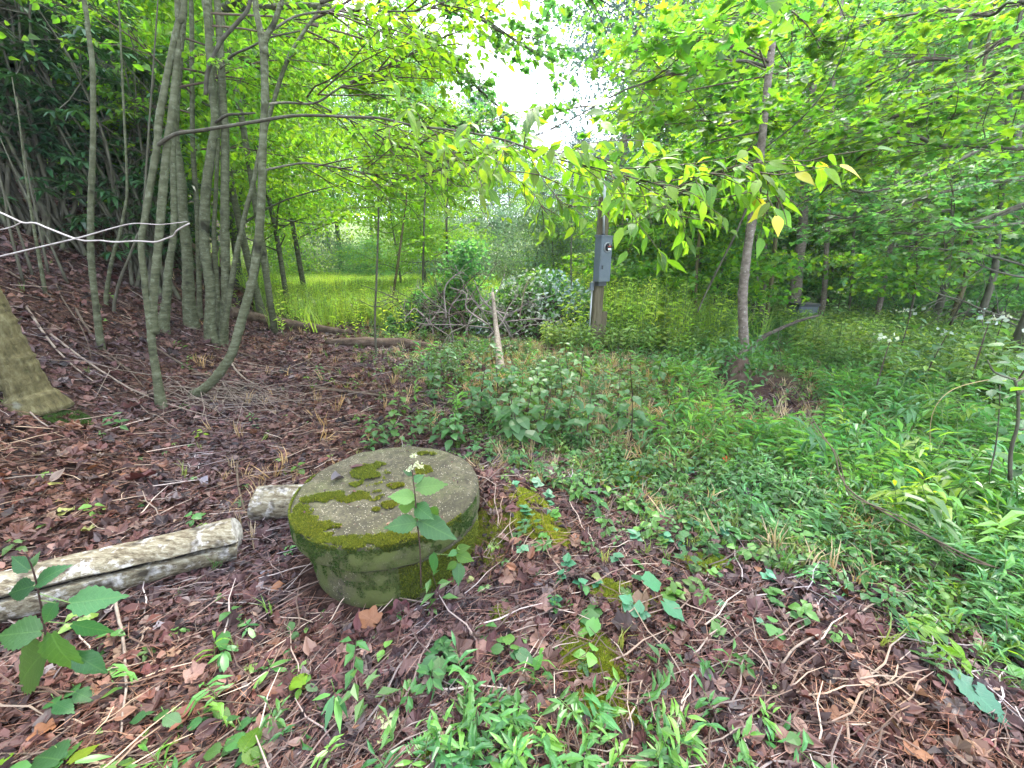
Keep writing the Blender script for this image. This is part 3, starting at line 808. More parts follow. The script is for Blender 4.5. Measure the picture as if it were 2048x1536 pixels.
for i in range(22):
    u = 1500 + (i % 11) * 62 + rg.normal(0, 22); y = (9.2 if i < 11 else 13) + rg.random() * 3
    if i < 11 and (i % 2 or u < 1850): continue
    put('low1' if i % 3 else 'low2', u, y, rg.random() * 6.28, .8 + .3 * rg.random(), 'young tree leafy to the ground among the trunks of the shaded wood', 'young leafy trees in the shaded wood')
for i, (u, y) in enumerate([(1240, 11), (1310, 9.5), (1350, 12), (1440, 9.2), (1460, 12.5)]):
    put('low2', u, y, i * 1.1, .8 + .05 * i, 'young fresh green tree between the meter post and the pale trunk', 'young trees between post and pale trunk')
# trunks of the right hand wood one can tell apart
def pixel_tree(name, label, spec, y=None, ys=None, bark='bark', up=2.5, group=None, n=9, flare=.25, seed=1, wobble=.06):
    b = G(spec[0][0], spec[0][1])
    if y is None: y = b[1]
    pts, rad = pix_path(spec, y, ys)
    base = pts[0].copy()
    g = float(height(base[0], base[1]))
    if abs(base[2] - g) > .01:
        pts = np.vstack([[base[0], base[1], g], pts]) if base[2] > g else pts
        rad = np.concatenate([[rad[0] * 1.05], rad]) if base[2] > g else rad
        base = np.array([base[0], base[1], g])
    t = thing(name, label, 'tree', base, group)
    V, F, sp, sr = stem_mesh(pts, rad, base, n, wobble, R(seed), up=up, flare=flare)
    link('trunk', mesh('trunk', V, F, M[bark], smooth=True), t)
    return t, base, sp, sr
def add_foliage(t, base, sp, rng, starts, L, leafL, mat, T=T_LO, bark='twig', sub=(8, 5), leaf_per=6, zmin=1.5, dirs=None, frac=(.42, .4), droop=.03, nb=10, r=.02, flat=.75):
    f = Foliage(rng, leafL, sub, frac, leaf_per, flat, droop)
    zs = sp[:, 2] - base[2]; ok = np.where(zs > zmin)[0]
    for k in range(nb):
        i = ok[int(rng.random() * len(ok))]
        if dirs is None: an = rng.random() * 2 * np.pi
        else: an = math.radians(dirs[0] + rng.random() * (dirs[1] - dirs[0]))
        d = np.array([math.sin(an), math.cos(an), .15 + .25 * rng.random()])
        f.grow(sp[i], d, L * (.6 + .6 * rng.random()), r)
    f.build(t, base, T, M[mat], M[bark])
    return f

right_trunks = [
    ('thick pinkish grey trunk beside the grey bin', [(1590, 590, 36), (1597, 520, 31), (1605, 460, 28), (1612, 300, 25)], 11.5, 'bark_pink', 4),
    ('slim brown trunk just right of the grey bin', [(1647, 600, 16), (1652, 520, 14), (1657, 400, 13), (1664, 200, 12)], 11.0, 'bark_pink', 4),
    ('greenish trunk leaning behind the pale spotted trunk', [(1537, 605, 16), (1545, 540, 14), (1553, 450, 12), (1558, 330, 10)], 9.6, 'bark_olive', 3),
    ('thin dark stem left of the greenish leaning trunk', [(1513, 585, 8), (1513, 500, 8), (1512, 420, 7)], 10.4, 'bark_dark', 3),
    ('short pale trunk with pinkish bark behind the dark stem', [(1528, 592, 12), (1530, 530, 11), (1532, 440, 10)], 12.0, 'bark_pink', 3),
    ('pale leaning trunk in front of the dark thicket', [(1760, 605, 16), (1772, 540, 14), (1784, 470, 13), (1798, 300, 11)], 10.5, 'bark_pink', 4),
    ('dark tangled trunk in the thicket at right', [(1885, 590, 20), (1895, 520, 17), (1902, 440, 15), (1915, 250, 13)], 10.0, 'bark_dark', 3),
    ('olive trunk between the two dark thicket trunks', [(1930, 560, 15), (1940, 480, 14), (1950, 380, 12), (1962, 180, 11)], 9.5, 'bark_olive', 3),
    ('dark trunk beside the brown far tree at right edge', [(1985, 560, 18), (1996, 470, 16), (2008, 330, 14), (2030, 100, 12)], 9.2, 'bark_dark', 3),
    ('grey trunk behind the thicket near the right edge', [(2000, 600, 24), (2012, 480, 22), (2030, 300, 20)], 12.5, 'bark_far', 4),
    ('thin dark stem right of the pale leaning trunk', [(1700, 600, 8), (1706, 500, 8), (1712, 380, 7)], 11.2, 'bark_dark', 3),
    ('slim grey trunk at the back of the wood beside the pale leaning trunk', [(1815, 590, 11), (1822, 500, 10), (1832, 350, 9)], 12.5, 'bark_far', 3),
]
for i, (lb, spec, y, bk, up) in enumerate(right_trunks):
    t, base, sp, sr = pixel_tree('woodland_tree', lb, spec, y, bark=bk, up=up, seed=30 + i)
    add_foliage(t, base, sp, R(60 + i), None, 2.2, .10, 'cool' if i % 3 else 'maple', T_MAPLO, sub=(7, 4), leaf_per=6, nb=7, zmin=2.8, r=.016)
# bare dead side branches of the thicket
rng = R(71)
tb = thing('dead_branch', 'tangle of bare dark dead branches at the right edge above the weeds', 'branch', at_ground(*XY(2060, 7.5)))
base = np.array(tb.location)
polys = []
for (uv) in [[(2080, 650), (1990, 628), (1920, 600), (1880, 590)], [(2080, 672), (2000, 636), (1935, 606)], [(2080, 540), (1980, 512), (1900, 500), (1800, 492)], [(2080, 560), (2000, 545), (1940, 520)], [(1900, 650), (1918, 615), (1930, 596)]]:
    q = smooth_path([PY(u, v, 7.5 - .15 * k) for k, (u, v) in enumerate(uv)], 4)
    polys.append((q, .022))
    for k in range(7):
        i = rng.integers(2, len(q) - 1)
        polys.append((wander(rng, q[i], [rng.normal(-.5, .5), rng.normal(0, .5), rng.normal(0, .6)], .5 + rng.random() * .7, 5, .2), .008))
V, F, _ = join([tube(p - base, np.linspace(r, r * .4, len(p)), 5) for p, r in polys])
link('branch_tangle', mesh('branch_tangle', V, F, M['bark_dark'], smooth=True), tb)

# the grey bin seen between the trunks
def box(x0, x1, y0, y1, z0, z1, bev=0.0):
    bm_v = np.array([[x, y, z] for z in (z0, z1) for (x, y) in ((x0 + bev, y0), (x1 - bev, y0), (x1, y0 + bev), (x1, y1 - bev), (x1 - bev, y1), (x0 + bev, y1), (x0, y1 - bev), (x0, y0 + bev))])
    F = []
    for i in range(8): j = (i + 1) % 8; F += [[i, j, 8 + j], [i, 8 + j, 8 + i]]
    for i in range(1, 7): F += [[0, i + 1, i], [8, 8 + i, 8 + i + 1]]
    return bm_v, np.array(F)
bx, by = XY(1628, 10.8)
t = thing('storage_bin', 'small weathered grey bin with a dark lid between two trunks', 'bin', at_ground(bx, by))
V, F = box(-.24, .24, -.2, .2, 0, .62, .03); V[8:, :2] *= 1.1
link('bin_body', mesh('bin_body', V, F, M['metal']), t)
V, F = box(-.29, .29, -.25, .25, .62, .69, .04)
link('lid', mesh('lid', V, F, M['metal_dark']), t)

# ------------------------------------------------------------------ left bank: named trees
def clump_tree(label, stems, bark='bark', up=3.0, name='multi_stem_tree', seed=1, ys=None):
    b0 = G(stems[0][0][0], stems[0][0][1]); base = at_ground(b0[0], b0[1])
    t = thing(name, label, 'tree', base)
    out = []
    for k, spec in enumerate(stems):
        b = G(spec[0][0], spec[0][1]); y = (ys[k] if ys else b[1])
        pts, rad = pix_path(spec, y)
        V, F, sp, sr = stem_mesh(pts, rad, base, 12, .09, R(seed + k), up=up, flare=.5)
        link('trunk', mesh('trunk', V, F, M[bark], smooth=True), t)
        out.append(sp)
    return t, base, out

# A: forked tree at the front of the group
A1 = [(323, 814, 24), (312, 742, 22), (304, 690, 21), (301, 650, 22), (294, 600, 19), (289, 560, 17), (282, 488, 17), (290, 437, 18), (301, 369, 18), (314, 293, 20), (318, 239, 20), (337, 137, 18), (355, 51, 17), (369, 0, 15)]
A2 = [(306, 653, 18), (308, 581, 22), (316, 496, 22), (325, 390, 22), (335, 285, 21), (342, 239, 20), (355, 103, 17), (355, 0, 16)]
tA, bA, spA = clump_tree('forked tree with two thin mottled stems at the front of the stand on the bank', [A1, A2], seed=101, ys=[G(323, 814)[1], G(323, 814)[1] + .02])
yA = bA[1]
# C, D, E, F: the pale clump
tC, bC, spC = clump_tree('clump of four smooth pale grey green trunks sharing one foot on the bank', [
    [(386, 674, 40), (378, 602, 34), (376, 550, 30), (373, 496, 29), (366, 430, 27), (363, 369, 26), (352, 293, 24), (350, 242, 22), (360, 100, 19), (368, 0, 18)],
    [(424, 684, 36), (420, 640, 30), (421, 581, 28), (412, 520, 27), (409, 475, 27), (411, 390, 27), (422, 306, 25), (430, 242, 22), (424, 180, 22), (417, 68, 21), (411, 0, 20)],
    [(444, 690, 24), (450, 620, 26), (452, 581, 27), (450, 475, 26), (450, 369, 24), (450, 263, 23), (446, 205, 22), (441, 102, 20), (434, 0, 19)],
    [(443, 688, 16), (448, 650, 16), (456, 610, 16), (471, 517, 15), (482, 465, 14), (492, 420, 14), (506, 369, 13), (520, 300, 12), (548, 200, 12), (575, 120, 12), (610, 60, 10), (645, 0, 9)]], seed=111,
    ys=[5.75, 5.55, 5.65, 5.6])
# B and stems behind
for i, (lb, sp_) in enumerate([
    ('dark based stem standing just behind the forked tree', [(325, 662, 30), (333, 600, 24), (337, 539, 21), (347, 470, 18), (348, 403, 18), (346, 300, 16), (352, 150, 15), (362, 0, 14)]),
    ('narrow grey stem behind the pale clump, left of its thickest trunk', [(400, 640, 15), (432, 520, 14), (436, 420, 13), (384, 300, 14), (384, 200, 14), (382, 0, 13)][:1] + [(398, 560, 14), (394, 420, 14), (386, 300, 14), (384, 150, 13), (382, 0, 13)]),
    ('narrow stem glimpsed between the two middle trunks of the clump', [(437, 660, 16), (433, 560, 15), (428, 470, 13), (432, 380, 12), (436, 250, 12)]),
    ('mottled slim trunk with a dark band left of the forked tree', [(202, 697, 18), (191, 605, 17), (184, 540, 17), (181, 480, 17), (182, 400, 16), (186, 273, 15), (185, 137, 14), (176, 60, 13), (168, 0, 13)]),
    ('thin stem growing just right of the banded slim trunk', [(210, 607, 11), (219, 545, 10), (229, 500, 10), (239, 470, 9), (247, 430, 8), (254, 370, 7)]),
    ('thin dark stem leaning right between the banded and forked trees', [(225, 622, 8), (240, 560, 8), (256, 520, 7), (275, 470, 7), (285, 440, 6)]),
    ('thin pole high on the bank between banded trunk and forked tree', [(262, 430, 14), (256, 330, 12), (268, 200, 12), (258, 90, 11), (256, 0, 10)]),
    ('slender grey pole behind the curved front tree', [(473, 560, 15), (479, 440, 14), (486, 330, 13), (497, 150, 12), (500, 0, 11)]),
    ('second slender pole close behind the curved front tree', [(500, 560, 16), (522, 430, 15), (545, 330, 14), (566, 220, 13), (580, 100, 11), (600, 0, 10)]),
    ('grey pole leaning right at the near edge of the meadow', [(535, 552, 16), (548, 470, 15), (562, 380, 14), (580, 250, 12), (610, 110, 11), (640, 0, 9)]),
    ('short crooked grey stem at the top of the bank far left', [(205, 415, 12), (196, 360, 12), (190, 300, 12), (186, 200, 10)]),
    ('pale stub like trunk standing behind the leaning edge tree', [(20, 430, 30), (12, 330, 26), (10, 200, 22), (5, 0, 20)]),
]):
    bk = 'bark' if i not in (5, 6) else 'bark_dark'
    t, base, sp, sr = pixel_tree('slender_tree', lb, sp_, None, bark=bk, up=3, seed=130 + i)
    if i in (3, 7, 8, 9, 1):
        add_foliage(t, base, sp, R(170 + i), None, 1.8 if i != 3 else 1.0, .085, 'bright' if i != 3 else 'cool', T_BEECH, sub=(9, 6), leaf_per=7, nb=9 if i != 3 else 4, zmin=2.3 if i != 3 else 3.6, dirs=(20, 150) if i > 3 else None, r=.014)
    if i in (7, 8, 9):
        r9 = R(900 + i)
        for k in range(9):
            j = int(len(sp) * (.3 + .6 * r9.random())); an = math.radians(60 + 60 * r9.random())
            q = wander(r9, sp[j], [math.sin(an), math.cos(an) * .6 - .2, .25 * r9.random()], 1.6 + 1.4 * r9.random(), 9, .13, .03)
            V, F = tube(q - base, np.linspace(.011, .003, len(q)), 5); link('branch', mesh('branch', V, F, M['branch'], smooth=True), t)
            for k2 in range(4):
                j2 = r9.integers(2, 9); q2 = wander(r9, q[j2], norm(q[j2] - q[j2 - 1]) + r9.normal(0, .5, 3), .6, 5, .15)
                V, F = tube(q2 - base, np.linspace(.005, .002, len(q2)), 4); link('branch', mesh('branch', V, F, M['branch'], smooth=True), t)
# G: curved front tree, forked near the top of the picture
yG = G(385, 792)[1]
tG, bG, spG = clump_tree('curved mottled tree bowing out of the ground in front of the pale clump', [
    [(385, 792, 30), (405, 780, 29), (429, 758, 28), (450, 730, 27), (466, 700, 26), (488, 623, 26), (500, 580, 25), (509, 539, 25), (519, 460, 24), (524, 369, 23), (526, 285, 22), (530, 200, 22), (529, 137, 22), (526, 90, 24), (521, 62, 20), (512, 20, 18), (508, -20, 17)],
    [(526, 92, 18), (536, 68, 16), (550, 42, 15), (560, 10, 14), (564, -25, 12)]], seed=121, ys=[yG, yG])
# J: leaning tree at the left edge
tJ, bJ, spJ = clump_tree('thick olive brown tree leaning out of the picture at the left edge beside green moss', [[(70, 808, 112), (48, 765, 98), (18, 700, 94), (-14, 635, 90), (-40, 580, 88), (-84, 500, 86), (-145, 380, 84), (-220, 200, 80)]], 'bark_olive', name='leaning_tree', seed=125)
# moss cushion at its foot
def moss_on_ground(name, label, cx, cy, rx, ry, n, seed, mat='moss', h=.016, parent=None):
    rng = R(seed)
    a_ = rng.random(n) * 2 * np.pi; r = np.sqrt(rng.random(n))
    x = cx + rx * r * np.cos(a_); y = cy + ry * r * np.sin(a_)
    k = fbm(x * 9, y * 9, seed) + .35 * (1 - r) > .52
    x, y, r = x[k], y[k], r[k]
    z = height(x, y) + .022 * (1 - r ** 2) * fbm(x * 14, y * 14, seed + 3)
    T = np.array([[-.22, 0, 0], [.22, 0, 0], [.25, .1, 1], [0, -.22, 0], [0, .22, 0], [-.2, .0, .95], [.2, .2, 0], [-.15, .25, 0], [0, -.3, .9]]), np.array([[0, 1, 2], [3, 4, 5], [6, 7, 8]])
    me = scatter(T, np.stack([x, y, z], -1), up_frames(rng, len(x), .35), h * (.6 + .8 * rng.random(len(x))), rng, M[mat], name)
    o = link(name, me, parent)
    if parent is None: tag(o, kind='stuff')
    return o
g = G(118, 835)
moss_on_ground('moss_cushion', '', g[0], g[1], .2, .13, 9000, 3, 'darkmoss', .022)

# branches given by the pixels they cross (each a part of its tree)
def pbranch(root, base, spec, ys, name='branch', bark='branch', label=None, n=7, sub=5):
    pts = np.array([PY(u, v, y) for (u, v, w), y in zip(spec, ys)]); rad = [pxr(w * .58, p) for (u, v, w), p in zip(spec, pts)]
    sp = smooth_path(pts, sub); sr = np.interp(np.linspace(0, 1, len(sp)), np.linspace(0, 1, len(rad)), rad)
    V, F = tube(sp - base, sr, n, jit=.05, rng=R(7))
    o = link(name, mesh(name, V, F, M[bark], smooth=True), root)
    if label: o['label'] = label
    return sp, sr
LB = [(314, 292, 13), (335, 277, 13), (359, 266, 12), (400, 261, 12), (444, 254, 11), (513, 243, 11), (581, 232, 10), (640, 231, 9), (700, 234, 9), (759, 236, 8), (827, 251, 8), (913, 261, 7), (998, 277, 7), (1049, 294, 6), (1102, 315, 5), (1200, 338, 5), (1307, 366, 4)]
sp1, sr1 = pbranch(tA, bA, LB, np.interp(np.arange(17), [0, 6, 16], [yA, 3.1, 2.15]), label='long thin arching branch reaching across the picture')
DB = [[(-60, 405, 7), (0, 425, 6), (45, 445, 6), (70, 446, 6), (100, 458, 6), (160, 480, 6), (200, 481, 5), (230, 484, 6), (275, 482, 5), (310, 484, 6), (330, 478, 5), (347, 471, 5), (354, 461, 5), (378, 447, 5)], [(-60, 526, 6), (0, 513, 6), (80, 494, 5), (160, 475, 5), (230, 455, 4), (270, 447, 4), (320, 449, 3), (375, 443, 2)], [(42, 445, 4), (20, 455, 4), (-40, 468, 4)]]
for k, d_ in enumerate(DB):
    ysd = np.linspace(bJ[1] - .1, 2.0 if k < 2 else 2.3, len(d_)) if k < 2 else np.linspace(2.55, 2.7, 3)
    pbranch(tJ, bJ, d_, ysd, 'dead_branch', 'twig_white', 'bleached bare branch stretching in front of the bank', n=6)
# side limbs of the left trees over the meadow
for (root, base, spec, ys) in [
    (tG, bG, [(532, 340, 8), (580, 330, 7), (620, 327, 7), (700, 340, 6), (760, 352, 5), (815, 360, 5), (860, 345, 4), (910, 328, 3)], [yG, 4.4, 4.5, 4.6, 4.7, 4.8, 4.9, 5]),
    (tG, bG, [(528, 210, 9), (570, 205, 8), (630, 206, 7), (680, 175, 6), (730, 150, 5), (800, 120, 5), (880, 80, 4), (910, 55, 3)], [yG, 4.2, 4.3, 4.3, 4.4, 4.5, 4.6, 4.7]),
    (tG, bG, [(630, 206, 6), (700, 240, 5), (745, 262, 5), (785, 288, 5), (850, 304, 4), (910, 322, 4)], [4.3, 4.4, 4.5, 4.6, 4.7, 4.8]),
    (tG, bG, [(545, 60, 8), (600, 30, 7), (700, 20, 6), (830, 22, 5), (900, 0, 5)], [yG, 4.0, 4.1, 4.2, 4.3]),
    (tC, bC, [(411, 190, 13), (414, 150, 13), (425, 120, 13), (440, 85, 13), (470, 50, 12), (495, 20, 12), (502, -10, 12)], [5.4] * 7),
    (tC, bC, [(432, 245, 10), (455, 230, 9), (480, 228, 8), (510, 226, 6)], [5.5, 5.3, 5.2, 5.1]),
    (tC, bC, [(448, 125, 9), (470, 108, 8), (500, 95, 7), (540, 75, 6), (600, 62, 5)], [5.6, 5.4, 5.2, 5.0, 4.9]),
    (tC, bC, [(640, 5, 12), (690, -10, 9)], [5.0, 5.0])]:
    sp_, sr_ = pbranch(root, base, spec, ys)
# leaves on those reaching limbs: yellow green layered sprays
f = Foliage(R(201), .085, (10, 6), (.4, .42), 6, .85, .02)
rr = R(202)
def spray(f, spec, ys, n, L, r=.008, lv=1, dn=0.0):
    q = smooth_path([PY(u, v, y) for (u, v), y in zip(spec, ys)], 5)
    for k in range(n):
        i = int((.12 + .88 * (k + rr.random()) / n) * (len(q) - 2)); tg = norm(q[i + 1] - q[i])
        sd_ = norm(np.cross(tg, [0, 0, 1.0])) * (1 if k % 2 else -1)
        f.grow(q[i], tg * .7 + sd_ * .8 + rr.normal(0, .2, 3) + np.array([0, 0, -dn]), L * (.6 + .7 * rr.random()), r, lv)
spray(f, [(580, 330), (700, 340), (815, 360), (910, 328)], [4.4, 4.6, 4.8, 5], 18, 1.2)
spray(f, [(570, 205), (680, 175), (800, 120), (910, 55)], [4.2, 4.3, 4.5, 4.7], 18, 1.2)
spray(f, [(630, 206), (745, 262), (850, 304), (930, 330)], [4.3, 4.5, 4.7, 4.9], 18, 1.1)
spray(f, [(600, 30), (700, 20), (830, 22), (950, -20)], [4.0, 4.1, 4.2, 4.4], 16, 1.1)
f.build(tG, bG, T_BEECH, M['bright'], M['twig'])

# brighter hazel like leaves of the pale clump, high in the picture
f = Foliage(R(203), .085, (9, 6), (.4, .42), 6, .8, .02)
for k in range(14):
    sp_ = spC[k % 4]; i = int(len(sp_) * (.62 + .36 * rr.random())) - 1
    an = math.radians(-30 + 150 * rr.random())
    f.grow(sp_[i], np.array([math.sin(an), math.cos(an), .1]), 1.8, .014)
f.build(tC, bC, T_BEECH, M['bright'], M['twig'])

# ------------------------------------------------------------------ the near hanging spray on the long branch: every leaf a part
LM = {}
def lm(key, T, mat, **k):
    if key not in LM: LM[key] = leafmesh('leaf', T, M[mat])
    return LM[key]
near_leaves = [lm('near%d' % i, t_big(.5 - .06 * i, .0, .0, .14, .15 + .12 * i, 7), 'near') for i in range(3)]
nl_yellow = lm('nearyellow', t_big(.5, 0, 0, .14, .3, 7), 'yellow')
def leaf_part(root, base, me, p, fw, nr, s, name='leaf', label=None):
    o = link(name, me, root, mat4=mat4(np.asarray(p) - base, fw, nr, s))
    if label: o['label'] = label
    return o
rng = R(301); tw = []; cnt = 0
sprays = []
# twigs leaving the long branch
ends = [(1000, 280), (1060, 298), (1120, 318), (1180, 333), (1240, 349), (1300, 364)]
q = sp1[-34:]
for k in range(30):
    i = int((k + rng.random()) / 30 * (len(q) - 2)); tg = norm(q[i + 1] - q[i]); sd_ = norm(np.cross(tg, [0, 0, 1.0])) * (1 if k % 2 else -1)
    L = .3 + .55 * rng.random()
    pts = wander(rng, q[i], tg * .7 + sd_ * .9 + rng.normal(0, .3, 3) + np.array([0, 0, .0]), L, 5, .14, .05)
    sprays.append(pts)
for spec, ys in [([(1307, 366), (1400, 352), (1480, 330), (1560, 322), (1640, 322)], [2.15, 2.1, 2.05, 2.0, 2.0]), ([(1200, 338), (1290, 335), (1400, 325), (1500, 305)], [2.3, 2.2, 2.1, 2.1]),
                 ([(1307, 366), (1360, 385), (1420, 400), (1500, 385), (1560, 395)], [2.15, 2.1, 2.1, 2.05, 2.0]), ([(1240, 349), (1290, 375), (1330, 400), (1350, 440)], [2.25, 2.2, 2.15, 2.1]),
                 ([(1049, 294), (1080, 350), (1120, 400), (1150, 420)], [2.5, 2.45, 2.4, 2.4]), ([(960, 268), (1000, 330), (1060, 380), (1090, 420)], [2.7, 2.65, 2.6, 2.6]), ([(860, 255), (900, 300), (950, 350), (985, 400)], [2.9, 2.9, 2.85, 2.8]),
                 ([(1480, 330), (1520, 345), (1540, 370), (1555, 400)], [2.05, 2.0, 2.0, 1.98]), ([(1102, 315), (1170, 290), (1260, 280), (1340, 290)], [2.45, 2.4, 2.3, 2.3]), ([(1200, 338), (1230, 390), (1270, 420), (1290, 440)], [2.3, 2.35, 2.3, 2.3])]:
    sprays.append(smooth_path([PY(u, v, y) for (u, v), y in zip(spec, ys)], 4))
extra = []
for pts in sprays[30:]:
    for k in range(int(len(pts) * .7)):
        i = rng.integers(1, len(pts) - 1); tg = norm(pts[i + 1] - pts[i]); sd_ = norm(np.cross(tg, [0, 0, 1.0])) * (1 if k % 2 else -1)
        extra.append(wander(rng, pts[i], tg * .6 + sd_ * .9 + rng.normal(0, .3, 3) + np.array([0, 0, -.1]), .12 + .24 * rng.random(), 4, .15, .08))
rest = [[], [], [], []]; cand = []
for pts in sprays + extra:
    V, F = tube(pts - bA, np.linspace(.003, .0012, len(pts)), 4); tw.append((V, F))
    L = np.linalg.norm(np.diff(pts, axis=0), axis=1).sum(); n = max(2, int(L / .062))
    for j in range(n):
        t_ = (.15 + .85 * rng.random()) * (len(pts) - 1); i = min(int(t_), len(pts) - 2); p = pts[i] + (pts[i + 1] - pts[i]) * (t_ - i)
        tg = norm(pts[i + 1] - pts[i]); sd_ = norm(np.cross(tg, [0, 0, 1.0])) * (1 if j % 2 else -1)
        fw = norm(tg * .6 + sd_ * (.3 + .6 * rng.random()) + np.array([0, 0, -.65 * rng.random()]) + rng.normal(0, .35, 3))
        nr = norm(np.array([0, -.3, 1.0]) + rng.normal(0, .45, 3))
        cand.append((p + fw * .008, fw, nr, .055 + .055 * rng.random() ** .7))
cand.sort(key=lambda c: depth_of(c[0]) / c[3])
for j, (p, fw, nr, s_) in enumerate(cand):
    u_ = 1024 + FPX * p[0] / max(depth_of(p), .1)
    if j < 290:
        yl = u_ > 1500 and rng.random() < .3
        leaf_part(tA, bA, nl_yellow if yl else near_leaves[rng.integers(0, 3)], p, fw, nr, s_)
    else:
        for q_, z_ in zip(rest, (p - bA, fw, nr, s_)): q_.append(z_)
print('near spray', len(cand))
if rest[0]: link('foliage', scatter(T_MID, np.array(rest[0]), frames(np.array(rest[1]), np.array(rest[2])), np.array(rest[3]), rng, M['near'], 'foliage'), tA)['kind'] = 'stuff'
V, F, _ = join(tw); link('twigs', mesh('twigs', V, F, M['twig'], smooth=True), tA)['kind'] = 'stuff'

# ------------------------------------------------------------------ the pale spotted tree right of centre, with its maple leaves
RT = [(1487, 697, 31), (1485, 600, 28), (1489, 550, 27), (1495, 500, 26), (1510, 400, 25), (1519, 330, 24), (1524, 280, 23), (1532, 200, 22), (1543, 100, 21), (1553, 0, 20)]
yR = 6.0
gR = at_ground(*[PY(1487, 697, yR)[0], yR])
tR = thing('maple_tree', 'pale spotted slim trunk rising right of centre, with large fresh green maple leaves', 'tree', gR)
ptsR, radR = pix_path(RT, yR); ptsR = np.vstack([[ptsR[0][0], yR, gR[2]], ptsR]) if ptsR[0][2] > gR[2] + .02 else ptsR
radR = np.concatenate([[radR[0]] * (len(ptsR) - len(radR)), radR])
V, F, spR, srR = stem_mesh(ptsR, radR, gR, 12, .05, R(41), up=3, flare=.3)
link('trunk', mesh('trunk', V, F, M['bark_pink'], smooth=True), tR)
B1 = [(1532, 133, 10), (1500, 124, 10), (1478, 122, 9), (1430, 132, 9), (1380, 143, 8), (1330, 150, 8), (1290, 166, 7), (1250, 180, 6), (1190, 212, 5), (1140, 240, 4), (1060, 275, 3)]
sB1, _ = pbranch(tR, gR, B1, np.linspace(yR, 4.6, 11), label='arching branch sweeping left from the trunk')
B2 = [(1524, 300, 5), (1600, 240, 5), (1660, 165, 4), (1700, 60, 3), (1722, 0, 3)]
sB2, _ = pbranch(tR, gR, B2, np.linspace(yR, 4.8, 5))
B3 = [(1500, 400, 9), (1470, 470, 7), (1440, 530, 7), (1410, 590, 6), (1395, 625, 5)]
sB3, _ = pbranch(tR, gR, B3, np.linspace(yR, 6.3, 5), label='thin stem slanting down to the left', bark='bark_dark')
fR = Foliage(R(42), .13, (5, 4), (.42, .42), 4, .75, .02)
rr = R(43)
for k in range(16):
    i = int((.1 + .85 * rr.random()) * (len(sB1) - 2)); tg = norm(sB1[i + 1] - sB1[i])
    fR.grow(sB1[i], tg * .5 + np.array([rr.normal(0, .5), rr.normal(-.1, .5), rr.normal(.1, .4)]), .9, .008, 1)
for (u, v, y) in [(1360, 60, 4.6), (1430, 30, 4.2), (1300, 110, 5.0), (1450, 90, 5.2), (1390, 200, 4.8), (1330, 250, 5.2), (1440, 240, 5.4), (1470, 180, 6.6), (1600, 60, 6.8), (1650, 120, 6.8), (1580, 140, 7), (1620, 200, 7.2), (1700, 60, 6.4),
                  (1380, 300, 6.4), (1300, 330, 6.6), (1450, 330, 6.5), (1240, 250, 6.8), (1560, 250, 6.5), (1280, 420, 8), (1340, 400, 7.6)]:
    e_ = PY(u, v, y); zt = max(spR[:, 2].min() + 2, e_[2] + .3); zt = min(zt, spR[-1][2])
    b = spR[np.argmin(abs(spR[:, 2] - zt))]; d = e_ - b
    fR.grow(b, d, np.linalg.norm(d) * 1.25, .012, 2, pts=smooth_path([b, (b + e_) / 2 + rr.normal(0, .1, 3) + [0, 0, .1], e_], 4), start=.45)
# the leaves nearest to the camera are parts of their own, the rest one crown
LP, LF, LN, LS = np.vstack(fR.lp), np.vstack(fR.lf), np.vstack(fR.ln), np.concatenate(fR.ls)
dep = (LP[:, 1] * CP - (LP[:, 2] - 1.5) * SP); u_ = 1024 + FPX * LP[:, 0] / dep; v_ = 768 - FPX * ((LP[:, 2] - 1.5) * CP + LP[:, 1] * SP) / dep
inside = (u_ > 0) & (u_ < 2048) & (v_ > 0) & (v_ < 1536)
order = np.argsort(np.where(inside, dep / LS, 1e9))[:290]
mapm = [lm('map%d' % i, t_maple(.3, True, .15 * i, R(i + 5)), 'maple') for i in range(3)]
mapb = lm('mapb', t_maple(.3, True, .2, R(9)), 'near')
for j in order:
    leaf_part(tR, gR, mapm[int(LS[j] * 1e5) % 3] if int(LS[j] * 1e6) % 5 else mapb, LP[j], LF[j], LN[j], LS[j])
keep = np.ones(len(LP), bool); keep[order] = False
fR.lp, fR.lf, fR.ln, fR.ls = [LP[keep]], [LF[keep]], [LN[keep]], [LS[keep]]
fR.build(tR, gR, T_MAP, M['maple'], M['twig'])

